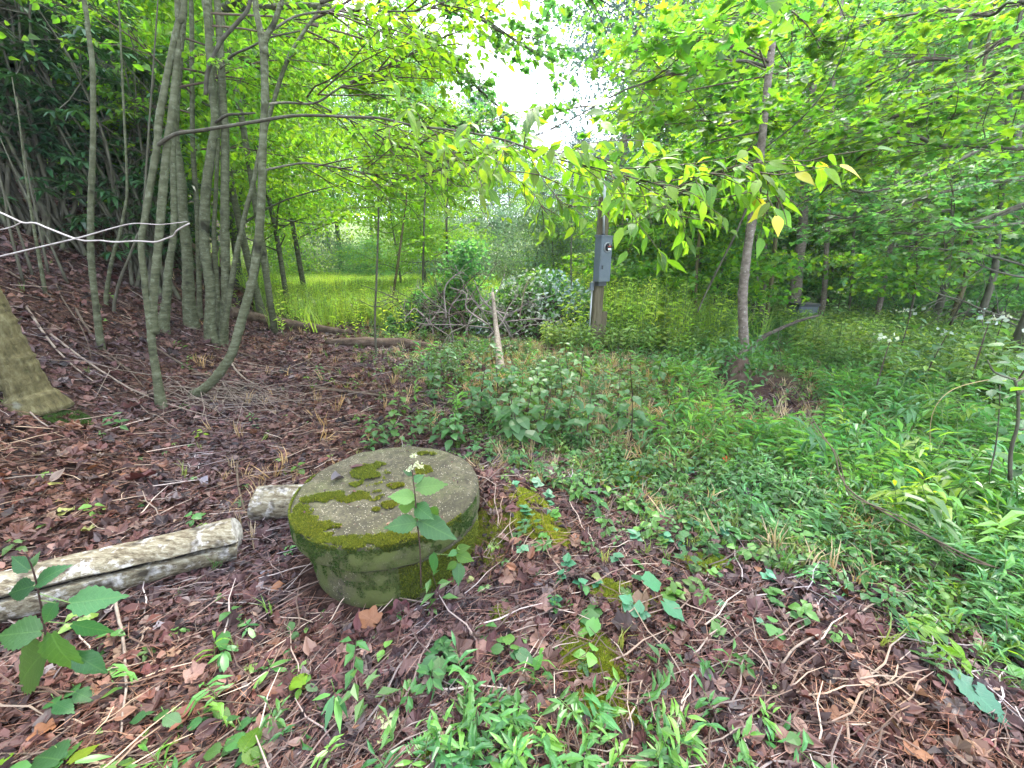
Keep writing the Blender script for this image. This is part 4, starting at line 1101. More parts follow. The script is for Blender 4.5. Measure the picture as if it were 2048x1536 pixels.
# trees standing outside the right edge whose branches come into the picture
def edge_tree(label, x, y, h, branches, leafL, mat, seed, T=T_MAPLO, lv=(.8, 10), bark='bark_dark', r=.09, sub=(9, 5)):
    base = at_ground(x, y); t = thing('edge_tree', label, 'tree', base)
    tp = smooth_path([[x, y, base[2] - .1], [x + .1, y, base[2] + h * .4], [x - .05, y + .1, base[2] + h * .7], [x, y, base[2] + h]], 4)
    V, F = tube(tp - base, np.linspace(r, r * .3, len(tp)), 10, jit=.05, rng=R(seed))
    link('trunk', mesh('trunk', V, F, M[bark], smooth=True), t)
    f = Foliage(R(seed), leafL, sub, (.42, .42), 6, .8, .02); rr = R(seed + 1)
    for spec, ys, w in branches:
        p = [PY(u, v, yy) for (u, v), yy in zip(spec, ys)]
        b = tp[np.argmin(abs(tp[:, 2] - (p[0][2] - .2)))]
        q = smooth_path([b] + p, 5)
        V, F = tube(q - base, np.linspace(pxr(w * 1.6, p[0]), pxr(w * .4, p[-1]), len(q)), 6)
        link('branch', mesh('branch', V, F, M[bark], smooth=True), t)
        n = int(lv[1] * max(1, len(spec) - 1))
        for k in range(n):
            i = int((.25 + .75 * (k + rr.random()) / n) * (len(q) - 2)); tg = norm(q[i + 1] - q[i]); sd_ = norm(np.cross(tg, [0, 0, 1.0])) * (1 if k % 2 else -1)
            f.grow(q[i], tg * .7 + sd_ * .8 + rr.normal(0, .2, 3), lv[0] * (.6 + .8 * rr.random()), .007, 1)
    f.build(t, base, T, M[mat], M['twig'])
    return t
edge_tree('leafy tree beyond the right edge sending its lower layered branches into the picture', 7.9, 5.2, 7.5, [
    ([(2080, 68), (1950, 115), (1830, 125), (1720, 180), (1640, 215)], [5.0, 5.2, 5.6, 6.2, 6.8], 7),
    ([(2080, 130), (1960, 165), (1850, 215), (1750, 245), (1600, 295)], [4.8, 5, 5.4, 6, 6.9], 8),
    ([(2080, 172), (1900, 216), (1800, 262), (1700, 330), (1640, 390)], [5.3, 5.4, 5.6, 6.3, 6.8], 8),
    ([(2080, 296), (1950, 290), (1880, 290), (1830, 272), (1770, 262), (1700, 268)], [4.9, 4.9, 4.9, 5, 5.1, 5.2], 8),
    ([(2080, 10), (1980, 30), (1880, 20), (1750, 45), (1650, 75)], [4.6, 4.9, 5.4, 6.4, 7.0], 6)],
    .095, 'maple', 501, lv=(.95, 5.5))
edge_tree('shaded tree beyond the right edge with dark drooping lower branches', 8.6, 6.6, 8.0, [
    ([(2080, 405), (1990, 432), (1925, 455), (1860, 470), (1780, 465)], [6.2, 6.2, 6.2, 6.3, 6.4], 10),
    ([(2080, 350), (1950, 370), (1850, 395), (1740, 430), (1650, 440)], [6.6, 6.5, 6.5, 6.6, 6.8], 7),
    ([(2080, 240), (1960, 300), (1850, 350), (1730, 385), (1630, 350)], [6.8, 6.7, 6.7, 6.8, 7.0], 7),
    ([(1930, 455), (1900, 420), (1850, 436), (1790, 440)], [6.3, 6.3, 6.4, 6.5], 5)],
    .09, 'cool', 511, lv=(1.0, 4.5))
# overhanging blue green leaves top centre, from a limb of a tall tree on the bank behind the edge of the picture
edge_tree('tall tree on the bank whose high limb hangs small dark leaves into the sky gap', -4.5, 7.4, 9.0, [
    ([(760, -140), (850, -40), (950, 30), (1030, 80), (1085, 115)], [6.6, 6.3, 6.0, 5.8, 5.7], 8),
    ([(700, -60), (800, 40), (880, 110), (960, 180), (1010, 225)], [6.8, 6.6, 6.4, 6.3, 6.3], 8),
    ([(880, -190), (980, -120), (1080, -60), (1160, -25), (1210, 5)], [6.0, 5.8, 5.6, 5.5, 5.5], 7),
    ([(700, 20), (770, 130), (820, 210), (900, 250), (970, 270)], [7.4, 7.2, 7.0, 6.9, 6.9], 7)],
    .085, 'cool', 521, lv=(.62, 6), bark='bark', r=.06)

# slim saplings in the middle
for i, (lb, spec, y, n_) in enumerate([
    ('thin upright sapling left of centre standing by the dark fallen log', [(752, 703, 8), (750, 640, 7), (753, 560, 7), (757, 440, 6), (756, 330, 4), (770, 260, 3)], 6.3, 6),
    ('slim leaning sapling at the meadow edge left of the brush heap', [(788, 585, 9), (797, 520, 8), (805, 460, 7), (812, 410, 5)], 11.0, 5),
    ('dark straight sapling directly left of the root mound', [(846, 570, 7), (847, 500, 7), (849, 420, 6), (852, 360, 5)], 10.5, 5),
    ('straight sapling rising out of the brush heap', [(893, 560, 8), (894, 500, 8), (893, 430, 7), (895, 370, 6)], 10.5, 5),
    ('thin dark sapling between the brush heap and the meter post', [(1143, 600, 5), (1142, 520, 5), (1144, 440, 4), (1144, 380, 3)], 8.2, 5),
    ('slim greenish sapling right of the meter post', [(1391, 625, 11), (1392, 560, 10), (1397, 490, 9), (1405, 410, 7), (1412, 340, 5)], 8.6, 8)]):
    t, base, sp, sr = pixel_tree('sapling', lb, spec, y, bark='bark_olive' if i in (1, 5) else 'bark_dark', up=.5, seed=600 + i, n=7)
    add_foliage(t, base, sp, R(610 + i), None, .8, .085, 'bright' if i != 5 else 'maple', T_MAPLO, sub=(6, 4), leaf_per=4, nb=n_, zmin=1.2, r=.006)

# ------------------------------------------------------------------ evergreen laurel thicket on the bank, upper left
LAU = t_mid(.26, .05, .22)
def laurel(label, x, y, H, W, nst, seed, leafL=.2, nper=12, z0=.35):
    rng = R(seed); base = at_ground(x, y); t = thing('laurel_bush', label, 'shrub', base)
    lp, lf, ln = [], [], []; tubes = []
    for s_ in range(nst):
        an = rng.random() * 2 * np.pi; rad = W * math.sqrt(rng.random())
        tip = np.array([rad * math.cos(an), rad * math.sin(an), z0 + (H - z0) * (.25 + .75 * rng.random())])
        root_ = np.array([rng.normal(0, .15), rng.normal(0, .15), -.1])
        q = smooth_path([root_, tip * [.25, .25, .35] + rng.normal(0, .1, 3), tip * [.65, .65, .75] + rng.normal(0, .12, 3), tip], 4)
        tubes.append(tube(q, np.linspace(.03, .006, len(q)), 6, cap=False))
        for k in range(10):
            i = rng.integers(len(q) // 3, len(q)); e_ = q[i] + rng.normal(0, .28, 3)
            tubes.append(tube(np.array([q[i], (q[i] + e_) / 2 + [0, 0, -.03], e_]), [.008, .006, .004], 4, cap=False))
            m = nper; a2 = np.arange(m) * 2.4 + rng.random() * 6
            fw = norm(np.stack([np.cos(a2), np.sin(a2), rng.normal(-.15, .25, m)], -1))
            lp.append(np.repeat(e_[None], m, 0) + fw * .01); lf.append(fw); ln.append(norm(np.array([0, 0, 1.]) + rng.normal(0, .25, (m, 3))))
    V, F, _ = join(tubes); tag(link('stems', mesh('stems', V, F, M['bark_dark'], smooth=True), t), kind='stuff')
    p, f_, n_ = np.vstack(lp), np.vstack(lf), np.vstack(ln)
    tag(link('foliage', scatter(LAU, p, frames(f_, n_), leafL * (.7 + .5 * rng.random(len(p))), rng, M['rhodo'], 'foliage'), t), kind='stuff')
    return t
for i, (u, v, y, H, W, nst, lb) in enumerate([
    (-60, 420, 8.8, 3.4, 1.7, 34, 'evergreen laurel bush filling the top left corner of the picture'),
    (110, 380, 9.6, 3.6, 1.7, 34, 'evergreen laurel bush between the left edge and the banded slim trunk'),
    (235, 430, 9.0, 3.2, 1.3, 28, 'evergreen laurel bush behind the forked tree'),
    (330, 470, 8.6, 2.4, .8, 18, 'small evergreen laurel bush behind the pale clump'),
    (20, 300, 11.0, 4.4, 2.0, 34, 'tall dark laurel bush at the back of the thicket on the bank')]):
    x, _ = XY(u, y); laurel(lb, x, y, H * 1.1, W * 1.15, int(nst * 1.5), 700 + i)

for i, (u, y, H, W, lb) in enumerate([(130, 5.9, 3.3, 1.0, 'tall laurel reaching its leaf whorls over the slope right of the banded trunk base'), (290, 6.3, 3.2, .8, 'laurel crown hanging behind the forked front tree'), (30, 5.6, 3.2, .9, 'laurel boughs hanging over the slope at the left edge')]):
    x, _ = XY(u, y); laurel(lb, x, y, H + .5, W, 26, 760 + i, .19, 12, 2.3)
r = R(780)
for i in range(16):
    u, v = 40 + r.random() * 480, 430 + r.random() * 170
    g = G(u, v); ln = r.normal(.15, .25)
    q = smooth_path([g, g + [ln * .3, 0, .5], g + [ln * .8 + r.normal(0, .05), 0, 1.1], g + [ln * 1.3, 0, 1.5 + r.random()]], 3)
    V, F = tube(q - g, np.linspace(.013 + .01 * r.random(), .004, len(q)), 6)
    tag(link('thin_stem', mesh('thin_stem', V, F, M['bark_dark' if i % 3 else 'bark'], smooth=True), None, g), 'thin bare dark stem standing on the leaf covered bank', 'sapling', 'thin bare stems on the bank')
for i in range(26):
    u, v = 20 + r.random() * 700, 470 + r.random() * 270
    g = G(u, v); an = r.normal(-.25, .45); L = .5 + 1.3 * r.random()
    q = []
    for s_ in np.linspace(0, 1, 7): xx, yy = g[0] + math.cos(an) * L * s_, g[1] + math.sin(an) * L * s_ + .04 * math.sin(s_ * 5 + i); q.append([xx, yy, float(height(xx, yy)) + .025 + .05 * s_ * r.random()])
    V, F = tube(np.array(q) - g, np.linspace(.006 + .010 * r.random(), .003, 7), 5)
    tag(link('fallen_stick', mesh('fallen_stick', V, F, M['twig_pale' if i % 3 == 0 else 'twig'], smooth=True), None, g), 'long thin stick lying on the leaf covered bank', 'stick', 'thin sticks lying on the bank')
# ------------------------------------------------------------------ root mound, brush heap and fallen logs
def mound(name, label, cx, cy, rx, ry, h, seed, mat='soil'):
    rng = R(seed); n, m = 44, 22
    base = at_ground(cx, cy); V = []
    for j in range(m):
        r = j / (m - 1)
        for i in range(n):
            a_ = i / n * 2 * np.pi; x = rx * r * math.cos(a_); y = ry * r * math.sin(a_)
            z = h * (1 - r ** 2.2) * (.7 + .6 * float(fbm(np.array(x * 1.8 + 5), np.array(y * 1.8), seed))) + .30 * (float(fbm(np.array(x * 4 + 3), np.array(y * 4), seed)) - .5) * (1 - r * .6)
            V.append((x, y, z + float(height(cx + x, cy + y)) - base[2] - .05 * r))
    F = []
    for j in range(m - 1):
        for i in range(n):
            a_, b = j * n + i, j * n + (i + 1) % n; F += [[a_, a_ + n, b + n], [a_, b + n, b]]
    t = thing(name, label, 'mound', base)
    link('soil', mesh('soil', np.array(V), np.array(F), M[mat], smooth=True), t)
    return t, base
bxm, bym = XY(895, 9.0)
tM, bM = mound('root_mound', 'dark upturned root and soil mound overgrown with vines, at the meadow edge', bxm, bym, 1.5, .8, .7, 801)
rng = R(802); tubes = []
for k in range(150):
    a_ = rng.random() * 2 * np.pi; p = np.array([bxm + rng.normal(0, .55), bym - .2 + rng.normal(0, .3), bM[2] + .2 + .5 * rng.random()])
    tubes.append(tube(wander(rng, p, [math.cos(a_), math.sin(a_) - .3, .6 * rng.random()], .5 + .6 * rng.random(), 5, .25) - bM, np.linspace(.014, .004, 6), 5))
V, F, _ = join(tubes); tag(link('roots', mesh('roots', V, F, M['bark_dark'], smooth=True), tM), kind='stuff')
n = 6500; a_ = rng.random(n) * 2 * np.pi; r = np.sqrt(rng.random(n))
p = np.stack([1.5 * r * np.cos(a_), .85 * r * np.sin(a_), .72 * (1 - r ** 2.2) * (.8 + .45 * rng.random(n)) + .05 + .1 * rng.random(n)], -1)
k = rng.random(n) < .6
fw = norm(rng.normal(0, 1, (n, 3)) + [0, 0, -.3]); nr = norm(rng.normal(0, .5, (n, 3)) + [0, -.5, .8])
tag(link('vine_leaves', scatter(T_MAPLO, p[k], frames(fw[k], nr[k]), .05 + .04 * rng.random(k.sum()), rng, M['cool'], 'vine_leaves'), tM), kind='stuff')
# dark brushy upright mass with leaves over the mound
n = 2200; zc_ = rng.random(n); p = np.stack([.15 + .3 * zc_ + rng.normal(0, 1, n) * (.38 - .22 * zc_), rng.normal(0, .22, n), .55 + 1.35 * zc_], -1)
tag(link('creeper', scatter(T_MAPLO, p, frames(norm(rng.normal(0, 1, (n, 3))), norm(rng.normal(0, .5, (n, 3)) + [0, 0, 1])), .07, rng, M['cool'], 'creeper'), tM), kind='stuff')
# vine heap with pale undersides right of the mound
xh, yh = XY(1085, 8.4)
tV, bV = mound('vine_heap', 'low heap of vines turning up pale silvery leaf backs beside the root mound', xh, yh, 1.5, .7, .75, 811)
n = 5200; a_ = rng.random(n) * 2 * np.pi; r = np.sqrt(rng.random(n))
p = np.stack([1.6 * r * np.cos(a_), .8 * r * np.sin(a_), .95 * (1 - r ** 2) * (.8 + .4 * rng.random(n)) + .3 * rng.random(n)], -1)
k = rng.random(n) < .4; nr = norm(rng.normal(0, .7, (n, 3)) + [0, -.4, .7]); fw = norm(rng.normal(0, 1, (n, 3)))
M['silver'] = leaf_mat('pale_leaf_back', [(0.3, 0.36, 0.28), (0.42, 0.47, 0.4)], .25, boost=1, warm=(1, 1, 1))
tag(link('pale_leaves', scatter(T_MID, p[k], frames(fw[k], nr[k]), .10, rng, M['silver'], 'pale_leaves'), tV), kind='stuff')
tag(link('green_leaves', scatter(T_MAPLO, p[~k], frames(fw[~k], nr[~k]), .08, rng, M['weed'], 'green_leaves'), tV), kind='stuff')

def log(name, label, pts, rad, mat, n=18, jit=.06, seed=1, sub=6, cat='log', endmat=None):
    base = np.array(pts[len(pts) // 2], float); base[2] -= np.max(rad)
    t = thing(name, label, cat, base)
    sp = smooth_path(pts, sub); sr = np.interp(np.linspace(0, 1, len(sp)), np.linspace(0, 1, len(rad)), rad)
    V, F = tube(sp - base, sr, n, jit=jit, rng=R(seed))
    link('log', mesh('log', V, F, M[mat], smooth=n > 8), t)
    return t, base, sp, sr
def GL(u, v, lift=0.0):
    g = G(u, v); g[2] += lift; return g
# debarked log running away from the camera in the middle
pd = [GL(1001, 745, .06), GL(998, 712, .07), PY(992, 655, 6.7), PY(985, 585, 7.1)]
tD, bD, spD, _ = log('debarked_log', 'pale debarked pole lying away from the camera into the dead branches', pd, [.064, .058, .046, .026], 'barelog', seed=821, jit=.12)
# dead tree top: pale bare branches fanning up and left from the log
tT = thing('dead_treetop', 'fan of bare grey dead branches sticking up beside the debarked pole', 'branch', at_ground(*XY(955, 7.6)))
bT = np.array(tT.location); root_px = (955, 640)
for k, (u, v, w, dy) in enumerate([(870, 558, 5, .3), (900, 575, 4, .2), (930, 545, 4, .1), (948, 560, 5, 0), (962, 540, 4, .2), (985, 575, 5, .2), (1010, 548, 4, .3), (1035, 590, 4, .2), (845, 600, 4, -.1), (880, 620, 4, -.2), (920, 600, 4, -.1), (860, 640, 4, -.3), (1060, 560, 3, .4), (910, 530, 3, .5), (832, 570, 3, .1), (1075, 610, 4, .1), (1000, 520, 3, .5), (940, 590, 3, 0), (800, 610, 3, -.4), (820, 640, 3, -.5), (780, 575, 2, 0), (1110, 590, 3, .3), (1140, 630, 3, 0), (1090, 650, 3, -.2), (1170, 600, 2, .3), (900, 690, 3, -.6), (1040, 680, 3, -.4)]):
    p0 = PY(root_px[0] + 75 * math.sin(k * 2.7) + .2 * (u - 955), root_px[1] + 18 + 26 * math.cos(k * 1.9), 7.6 + .4 * math.sin(k * 5.1)); p1 = PY(u, v, 7.6 + dy)
    rng = R(830 + k); q = smooth_path([p0, p0 * .6 + p1 * .4 + rng.normal(0, .09, 3), p0 * .25 + p1 * .75 + rng.normal(0, .09, 3), p1], 4)
    tubes = [tube(q - bT, np.linspace(pxr(w * 1.0, p1), pxr(w * .35, p1), len(q)), 5)]
    for j in range(6):
        i = rng.integers(3, len(q) - 1)
        tubes.append(tube(wander(rng, q[i], norm(q[i + 1 if i + 1 < len(q) else i] - q[i - 1]) + rng.normal(0, .55, 3), .18 + .3 * rng.random(), 4, .2) - bT, np.linspace(.006, .002, 5), 4))
    V, F, _ = join(tubes); link('branch', mesh('branch', V, F, M['dead_twig' if k % 4 else 'twig'], smooth=True), tT)
pbranch(tT, bT, [(875, 707, 5), (900, 668, 5), (925, 655, 5), (955, 640, 5)], [6.6, 6.9, 7.2, 7.6], bark='bark_dark')
# second grey log fragment to the right
log('log_fragment', 'short mottled grey log fragment lying among weeds right of the debarked pole', [GL(1150, 690, .06), GL(1122, 668, .07), GL(1095, 652, .07)], [.06, .075, .05], 'barelog', seed=841, jit=.25)
# dark fallen logs at the foot of the bank
log('fallen_log', 'long dark rotting log lying between the pale clump and the meadow', [GL(455, 632, .08), GL(540, 650, .08), GL(620, 662, .07), GL(700, 672, .06)], [.11, .12, .10, .06], 'darklog', seed=842, jit=.2)
log('fallen_log', 'low dark crumbling log behind the thin upright sapling', [GL(655, 690, .05), GL(730, 694, .07), GL(810, 694, .06), GL(882, 702, .04)], [.05, .10, .09, .05], 'darklog', seed=843, jit=.35)
log('fallen_pole', 'thin fallen pole slanting down the bank above the long dark log', [GL(500, 598, .06), GL(580, 622, .07), GL(650, 642, .07), GL(760, 662, .03)], [.045, .04, .035, .02], 'darklog', n=8, seed=844)
# slanting fallen branches over the litter
for i, (lb, px_, w, mt) in enumerate([
    ('long thin grey branch lying across the litter right of the curved tree', [(630, 780), (700, 790), (800, 800), (900, 815)], 9, 'twig'),
    ('long straight fallen stick crossing behind the thin sapling', [(560, 620), (640, 660), (740, 712)], 5, 'twig'),
    ('thin dark stick on the slope below the fallen pole', [(590, 640), (690, 655), (790, 690)], 5, 'twig'),
    ('pale stick resting on the slope at the left edge', [(0, 967), (60, 962), (150, 955)], 5, 'twig_pale'),
    ('pale curved stick standing in the moss at the foot of the leaning tree', [(35, 790), (60, 830), (100, 862)], 5, 'twig_pale'),
    ('thin fallen pole among weeds left of the pale trunk', [(1230, 722), (1300, 722), (1360, 712), (1400, 702)], 5, 'twig'),
    ('long thin stick running down the litter left of the split log', [(475, 930), (480, 985), (500, 1060), (512, 1110)], 6, 'twig'),
    ('knobbly brown stick standing out of the litter under the large leaved plant', [(233, 1205), (248, 1270), (255, 1340), (258, 1400), (248, 1480)], 9, 'twig_pale'),
    ('pale straw coloured stick at the foot of the well ring', [(690, 1205), (780, 1207), (870, 1216)], 6, 'twig_pale'),
    ('slender dark rod crossing the litter at the foot of the split log', [(385, 1180), (430, 1150), (500, 1100)], 4, 'twig'),
    ('crooked grey branch lying on the soil at lower right', [(1560, 1340), (1600, 1300), (1690, 1250), (1760, 1215), (1870, 1170)], 7, 'twig_pale'),
    ('thin brown branch on the bare soil near the bottom right', [(1480, 1410), (1520, 1408), (1565, 1392)], 6, 'twig'),
    ('long reddish vine stem crossing the bottom left corner', [(-20, 1392), (130, 1400), (300, 1412), (470, 1420), (640, 1440)], 5, 'twig'),
    ('second vine stem running along the bottom edge at left', [(-20, 1520), (150, 1526), (330, 1520), (520, 1500), (640, 1462)], 5, 'twig')]):
    pts = [GL(u, v, .028 + .01 * (j % 2)) for j, (u, v) in enumerate(px_)]
    rad = [pxr(w * .7, p) * (1 - .5 * j / len(pts)) for j, p in enumerate(pts)]
    b = pts[0].copy(); sp_ = smooth_path(pts, 6); sp_ += .012 * np.stack([fbm(np.arange(len(sp_)) * .3, np.full(len(sp_), i * 3.1 + k_), 8) - .5 for k_ in (0, 7, 13)], -1)
    V, F = tube(sp_ - b, np.interp(np.linspace(0, 1, len(sp_)), np.linspace(0, 1, len(rad)), rad), 6)
    tag(link('fallen_stick', mesh('fallen_stick', V, F, M[mt], smooth=True), None, b), lb, 'stick')
# leaning broken stick at the small stump
b = G(1464, 742)
yS = b[1]
M['stickdark'] = solid_mat('dark_broken_wood', [(0.02, 0.016, 0.012), (0.055, 0.045, 0.035), (0.12, 0.1, 0.08)], 20, .9, .8)
t = thing('broken_stick', 'dark broken stick leaning up to the right out of the weeds near the pale trunk', 'stick', b)
V, F = tube(smooth_path([b - [0.04, 0, .12], PY(1520, 680, yS - .02), PY(1560, 658, yS - .05), PY(1600, 641, yS - .08), PY(1637, 631, yS - .1)], 4) - b, np.linspace(.036, .014, 17), 8, jit=.35, rng=R(3))
link('stick', mesh('stick', V, F, M['stickdark'], smooth=True), t)
V, F = tube(smooth_path([PY(1562, 657, yS - .05), PY(1590, 645, yS - .07), PY(1596, 637, yS - .07)], 3) - b, [.012, .012, .011, .01, .01, .009, .004], 6)
link('side_twig', mesh('side_twig', V, F, M['bark_dark'], smooth=True), t)
V, F = tube(smooth_path([PY(1557, 662, yS - .05), PY(1556, 690, yS - .05), PY(1562, 715, yS - .05), PY(1559, 742, yS - .1)], 3) - b, np.linspace(.006, .003, 10), 5)
link('hanging_vine', mesh('hanging_vine', V, F, M['bark_dark'], smooth=True), t)

# ------------------------------------------------------------------ the meter post
xP, yP = PY(1192, 640, 7.0)[0], 7.0
bP = at_ground(xP, yP)
t = thing('utility_post', 'weathered squared wooden post carrying the grey electric meter box', 'post', bP, rz=0)
topz = PY(1197, 395, yP)[2] - bP[2]
V, F = box(-.085, .085, -.085, .085, -.2, topz, .02)
V[:, 0] += .045 * V[:, 2] * .12
link('post', mesh('post', V, F, M['post']), t)
V, F = box(.06, .16, -.02, .08, -.1, .62, .01); V[:, 0] += .03
link('post_stub', mesh('post_stub', V, F, M['post']), t)
V, F = tube([[-.125, -.08, 0], [-.12, -.08, 1.15]], .014, 8); V2, F2 = box(-.16, -.095, -.13, -.06, 1.0, 1.13, .008)
link('ground_wire_conduit', mesh('ground_wire_conduit', V, F, M['conduit'], smooth=True), t)
link('junction_box', mesh('junction_box', V2, F2, M['metal']), t)
# the meter box: turned, one side showing at the left, the front to the right
zc = PY(1205, 475, yP)[2] - bP[2]; zb = PY(1205, 562, yP)[2] - bP[2]
q_ = PY(1205, 520, 6.84); pm = np.array([q_[0], q_[1], bP[2]])
tm = thing('meter_box', 'grey electric meter box with a round glass meter, mounted on the wooden post', 'meter box', pm, rz=math.radians(33))
wv, dv = .125, .075
V, F = box(-wv, wv, -dv, dv, zb, zc, .008); link('enclosure', mesh('enclosure', V, F, M['metal']), tm)
V, F = box(-wv - .012, wv + .012, -dv - .014, dv + .01, zc, zc + .015, .006); V[8:, 2] += np.where(V[8:, 1] > 0, .02, 0)
link('top_cover', mesh('top_cover', V, F, M['metal']), tm)
hz = zc - (zc - zb) * .46
V, F = box(-wv + .006, wv - .006, -dv - .012, -dv - .001, zb + .008, hz - .005, .005); link('lower_door', mesh('lower_door', V, F, M['metal']), tm)
V, F = box(-wv + .006, wv - .006, -dv - .009, -dv - .001, hz + .004, zc - .012, .005); link('meter_cover', mesh('meter_cover', V, F, M['metal']), tm)
V, F = box(-.012 - wv * .7, .012 - wv * .7, -dv - .03, -dv - .012, zb + .2, zb + .26, .003); link('latch', mesh('latch', V, F, M['metal_dark']), tm)
def disc(r0, r1, y0, y1, zc_, x=0, n=28):
    return tube(np.array([[x, y0, zc_], [x, (y0 + y1) / 2, zc_], [x, y1, zc_]]), [r0, (r0 + r1) / 2, r1], n)
zm = hz + (zc - hz) * .5
V, F = disc(.078, .074, -dv - .009, -dv - .032, zm); link('meter_ring', mesh('meter_ring', V, F, M['conduit'], smooth=False), tm)
V, F = disc(.066, .056, -dv - .03, -dv - .065, zm); link('meter', mesh('meter', V, F, M['dial_black'], smooth=False), tm)
V, F = box(-.035, .035, -dv - .069, -dv - .0665, zm - .045, zm - .015, .002); link('dial_plate', mesh('dial_plate', V, F, M['dial_white']), tm)
V, F = box(-.012, .012, -dv - .069, -dv - .0665, zm + .03, zm + .04, .002); link('upper_label', mesh('upper_label', V, F, M['dial_white']), tm)
V, F = box(-.03, .03, -dv - .069, -dv - .0665, zm + .0, zm + .022, .002); link('register_window', mesh('register_window', V, F, M['dial_red']), tm)
V, F = box(-wv + .03, wv - .04, -.05, dv - .01, zb - .07, zb, .01); link('bottom_fitting', mesh('bottom_fitting', V, F, M['metal_dark']), tm)
V, F = tube([[.02, .03, zc + .01], [.02, .03, zc + .05]], [.035, .035], 12); link('hub_fitting', mesh('hub_fitting', V, F, M['metal_dark']), tm)
V, F = tube([[.02, .03, zc + .05], [.0, .035, zc + .3], [-.02, .04, topz + .3]], [.02, .02, .02], 10); link('conduit', mesh('conduit', V, F, M['conduit'], smooth=True), tm)

# ------------------------------------------------------------------ the concrete well ring and cover
LZ = .375
def ring(name, mat, prof, cx, cy, n=96, seed=5, amp=.006, tilt=(0, 0), parent=None):
    V = []
    for (r, z) in prof:
        for i in range(n):
            a_ = i / n * 2 * np.pi
            k = 1 + amp * 2.2 * (float(fbm(np.array(math.cos(a_) * 2.5 + 9), np.array(math.sin(a_) * 2.5 + z * 8), seed)) - .5)
            zz = z + amp * 1.6 * (float(vnoise(np.array(r * math.cos(a_) * 14), np.array(r * math.sin(a_) * 14), seed)) - .5) * (1 if z > .01 else 0)
            x, y = r * k * math.cos(a_), r * k * math.sin(a_)
            V.append((cx + x, cy + y, zz + tilt[0] * x + tilt[1] * y))
    F = []
    for j in range(len(prof) - 1):
        for i in range(n):
            a_, b = j * n + i, j * n + (i + 1) % n; F.append([a_, b, b + n]); F.append([a_, b + n, a_ + n])
    V.append((cx, cy, prof[-1][1])); c = len(V) - 1; j = (len(prof) - 1) * n
    for i in range(n): F.append([j + i, j + (i + 1) % n, c])
    return mesh(name, np.array(V), np.array(F), mat, smooth=True)
bL = np.array([LID[0], LID[1], 0.0])
tL = thing('well_ring', 'round concrete well ring standing in the litter under its mossy cover', 'well', bL)
link('ring', ring('ring', M['concrete'], [(.425, -.15), (.428, .0), (.43, .10), (.425, .16), (.422, LZ - .135), (.3, LZ - .134)], .03, 0, seed=6, amp=.012), tL)
tilt = (.0, .02)
tK = thing('well_cover', 'thick round concrete cover lying on the well ring, patched with bright moss', 'cover', bL)
prof = [(.30, LZ - .132), (LID_R - .03, LZ - .132), (LID_R - .01, LZ - .126), (LID_R, LZ - .11), (LID_R + .002, LZ - .06), (LID_R, LZ - .03), (LID_R - .006, LZ - .012), (LID_R - .022, LZ - .001), (LID_R - .05, LZ + .002), (.34, LZ + .001), (.26, LZ), (.18, LZ + .002), (.1, LZ), (.04, LZ)]
link('slab', ring('slab', M['concrete'], prof, 0, 0, n=200, seed=5, amp=.012, tilt=tilt), tK)
# moss patches on the cover, each a part; outlines given where they lie on the top face
def lid_pt(u, v):
    r = ray(u, v); t_ = (LZ - EYE[2]) / r[2]; return (EYE + r * t_)[:2] - LID
def lid_moss(cx, cy, rx, ry, rot, n, seed, h=.011):
    rng = R(seed); n = int(n * 2.0); rx *= 1.25; ry *= 1.2; a_ = rng.random(n) * 2 * np.pi; r = np.sqrt(rng.random(n)) * 1.25
    x0, y0 = rx * r * np.cos(a_), ry * r * np.sin(a_)
    x = cx + x0 * math.cos(rot) - y0 * math.sin(rot); y = cy + x0 * math.sin(rot) + y0 * math.cos(rot)
    val = fbm(x * 22, y * 22, seed, 4) * 2.2 + (1 - r) * .95; k = (rng.random(n) < np.clip((val - 1.05) / .5, 0, 1) ** 1.5) & (np.hypot(x, y) < LID_R - .004)
    x, y = x[k], y[k]
    T = np.array([[-.35, 0, 0], [.35, 0, 0], [.3, .15, 1], [0, -.35, 0], [0, .35, 0], [-.3, .0, .95]]), np.array([[0, 1, 2], [3, 4, 5]])
    z = LZ + tilt[1] * y + .001 + .005 * fbm(x * 30, y * 30, 5)
    link('moss', scatter(T, np.stack([x, y, z], -1), up_frames(rng, len(x), .5), h * (.5 + .7 * rng.random(len(x))), rng, M['moss'], 'moss'), tK)['kind'] = 'stuff'
for i, (u, v, rx, ry, rot, n) in enumerate([
    (738, 950, .075, .09, .3, 6500), (650, 995, .075, .035, .1, 4000), (722, 995, .085, .035, .2, 4500), (600, 1035, .05, .085, .5, 5000), (628, 1060, .07, .05, -.6, 5000), (790, 972, .03, .02, 0, 1200),
    (783, 1010, .035, .022, .1, 1600), (765, 1078, .12, .038, .05, 5500), (690, 1082, .07, .022, -.15, 2600), (848, 945, .03, .05, .4, 1600), (752, 1020, .018, .01, 0, 500), (672, 1052, .02, .012, 0, 500), (850, 910, .05, .02, 0, 900), (690, 905, .05, .02, .6, 1500)]):
    c_ = lid_pt(u, v); lid_moss(c_[0], c_[1], rx, ry, rot, n, 900 + i)
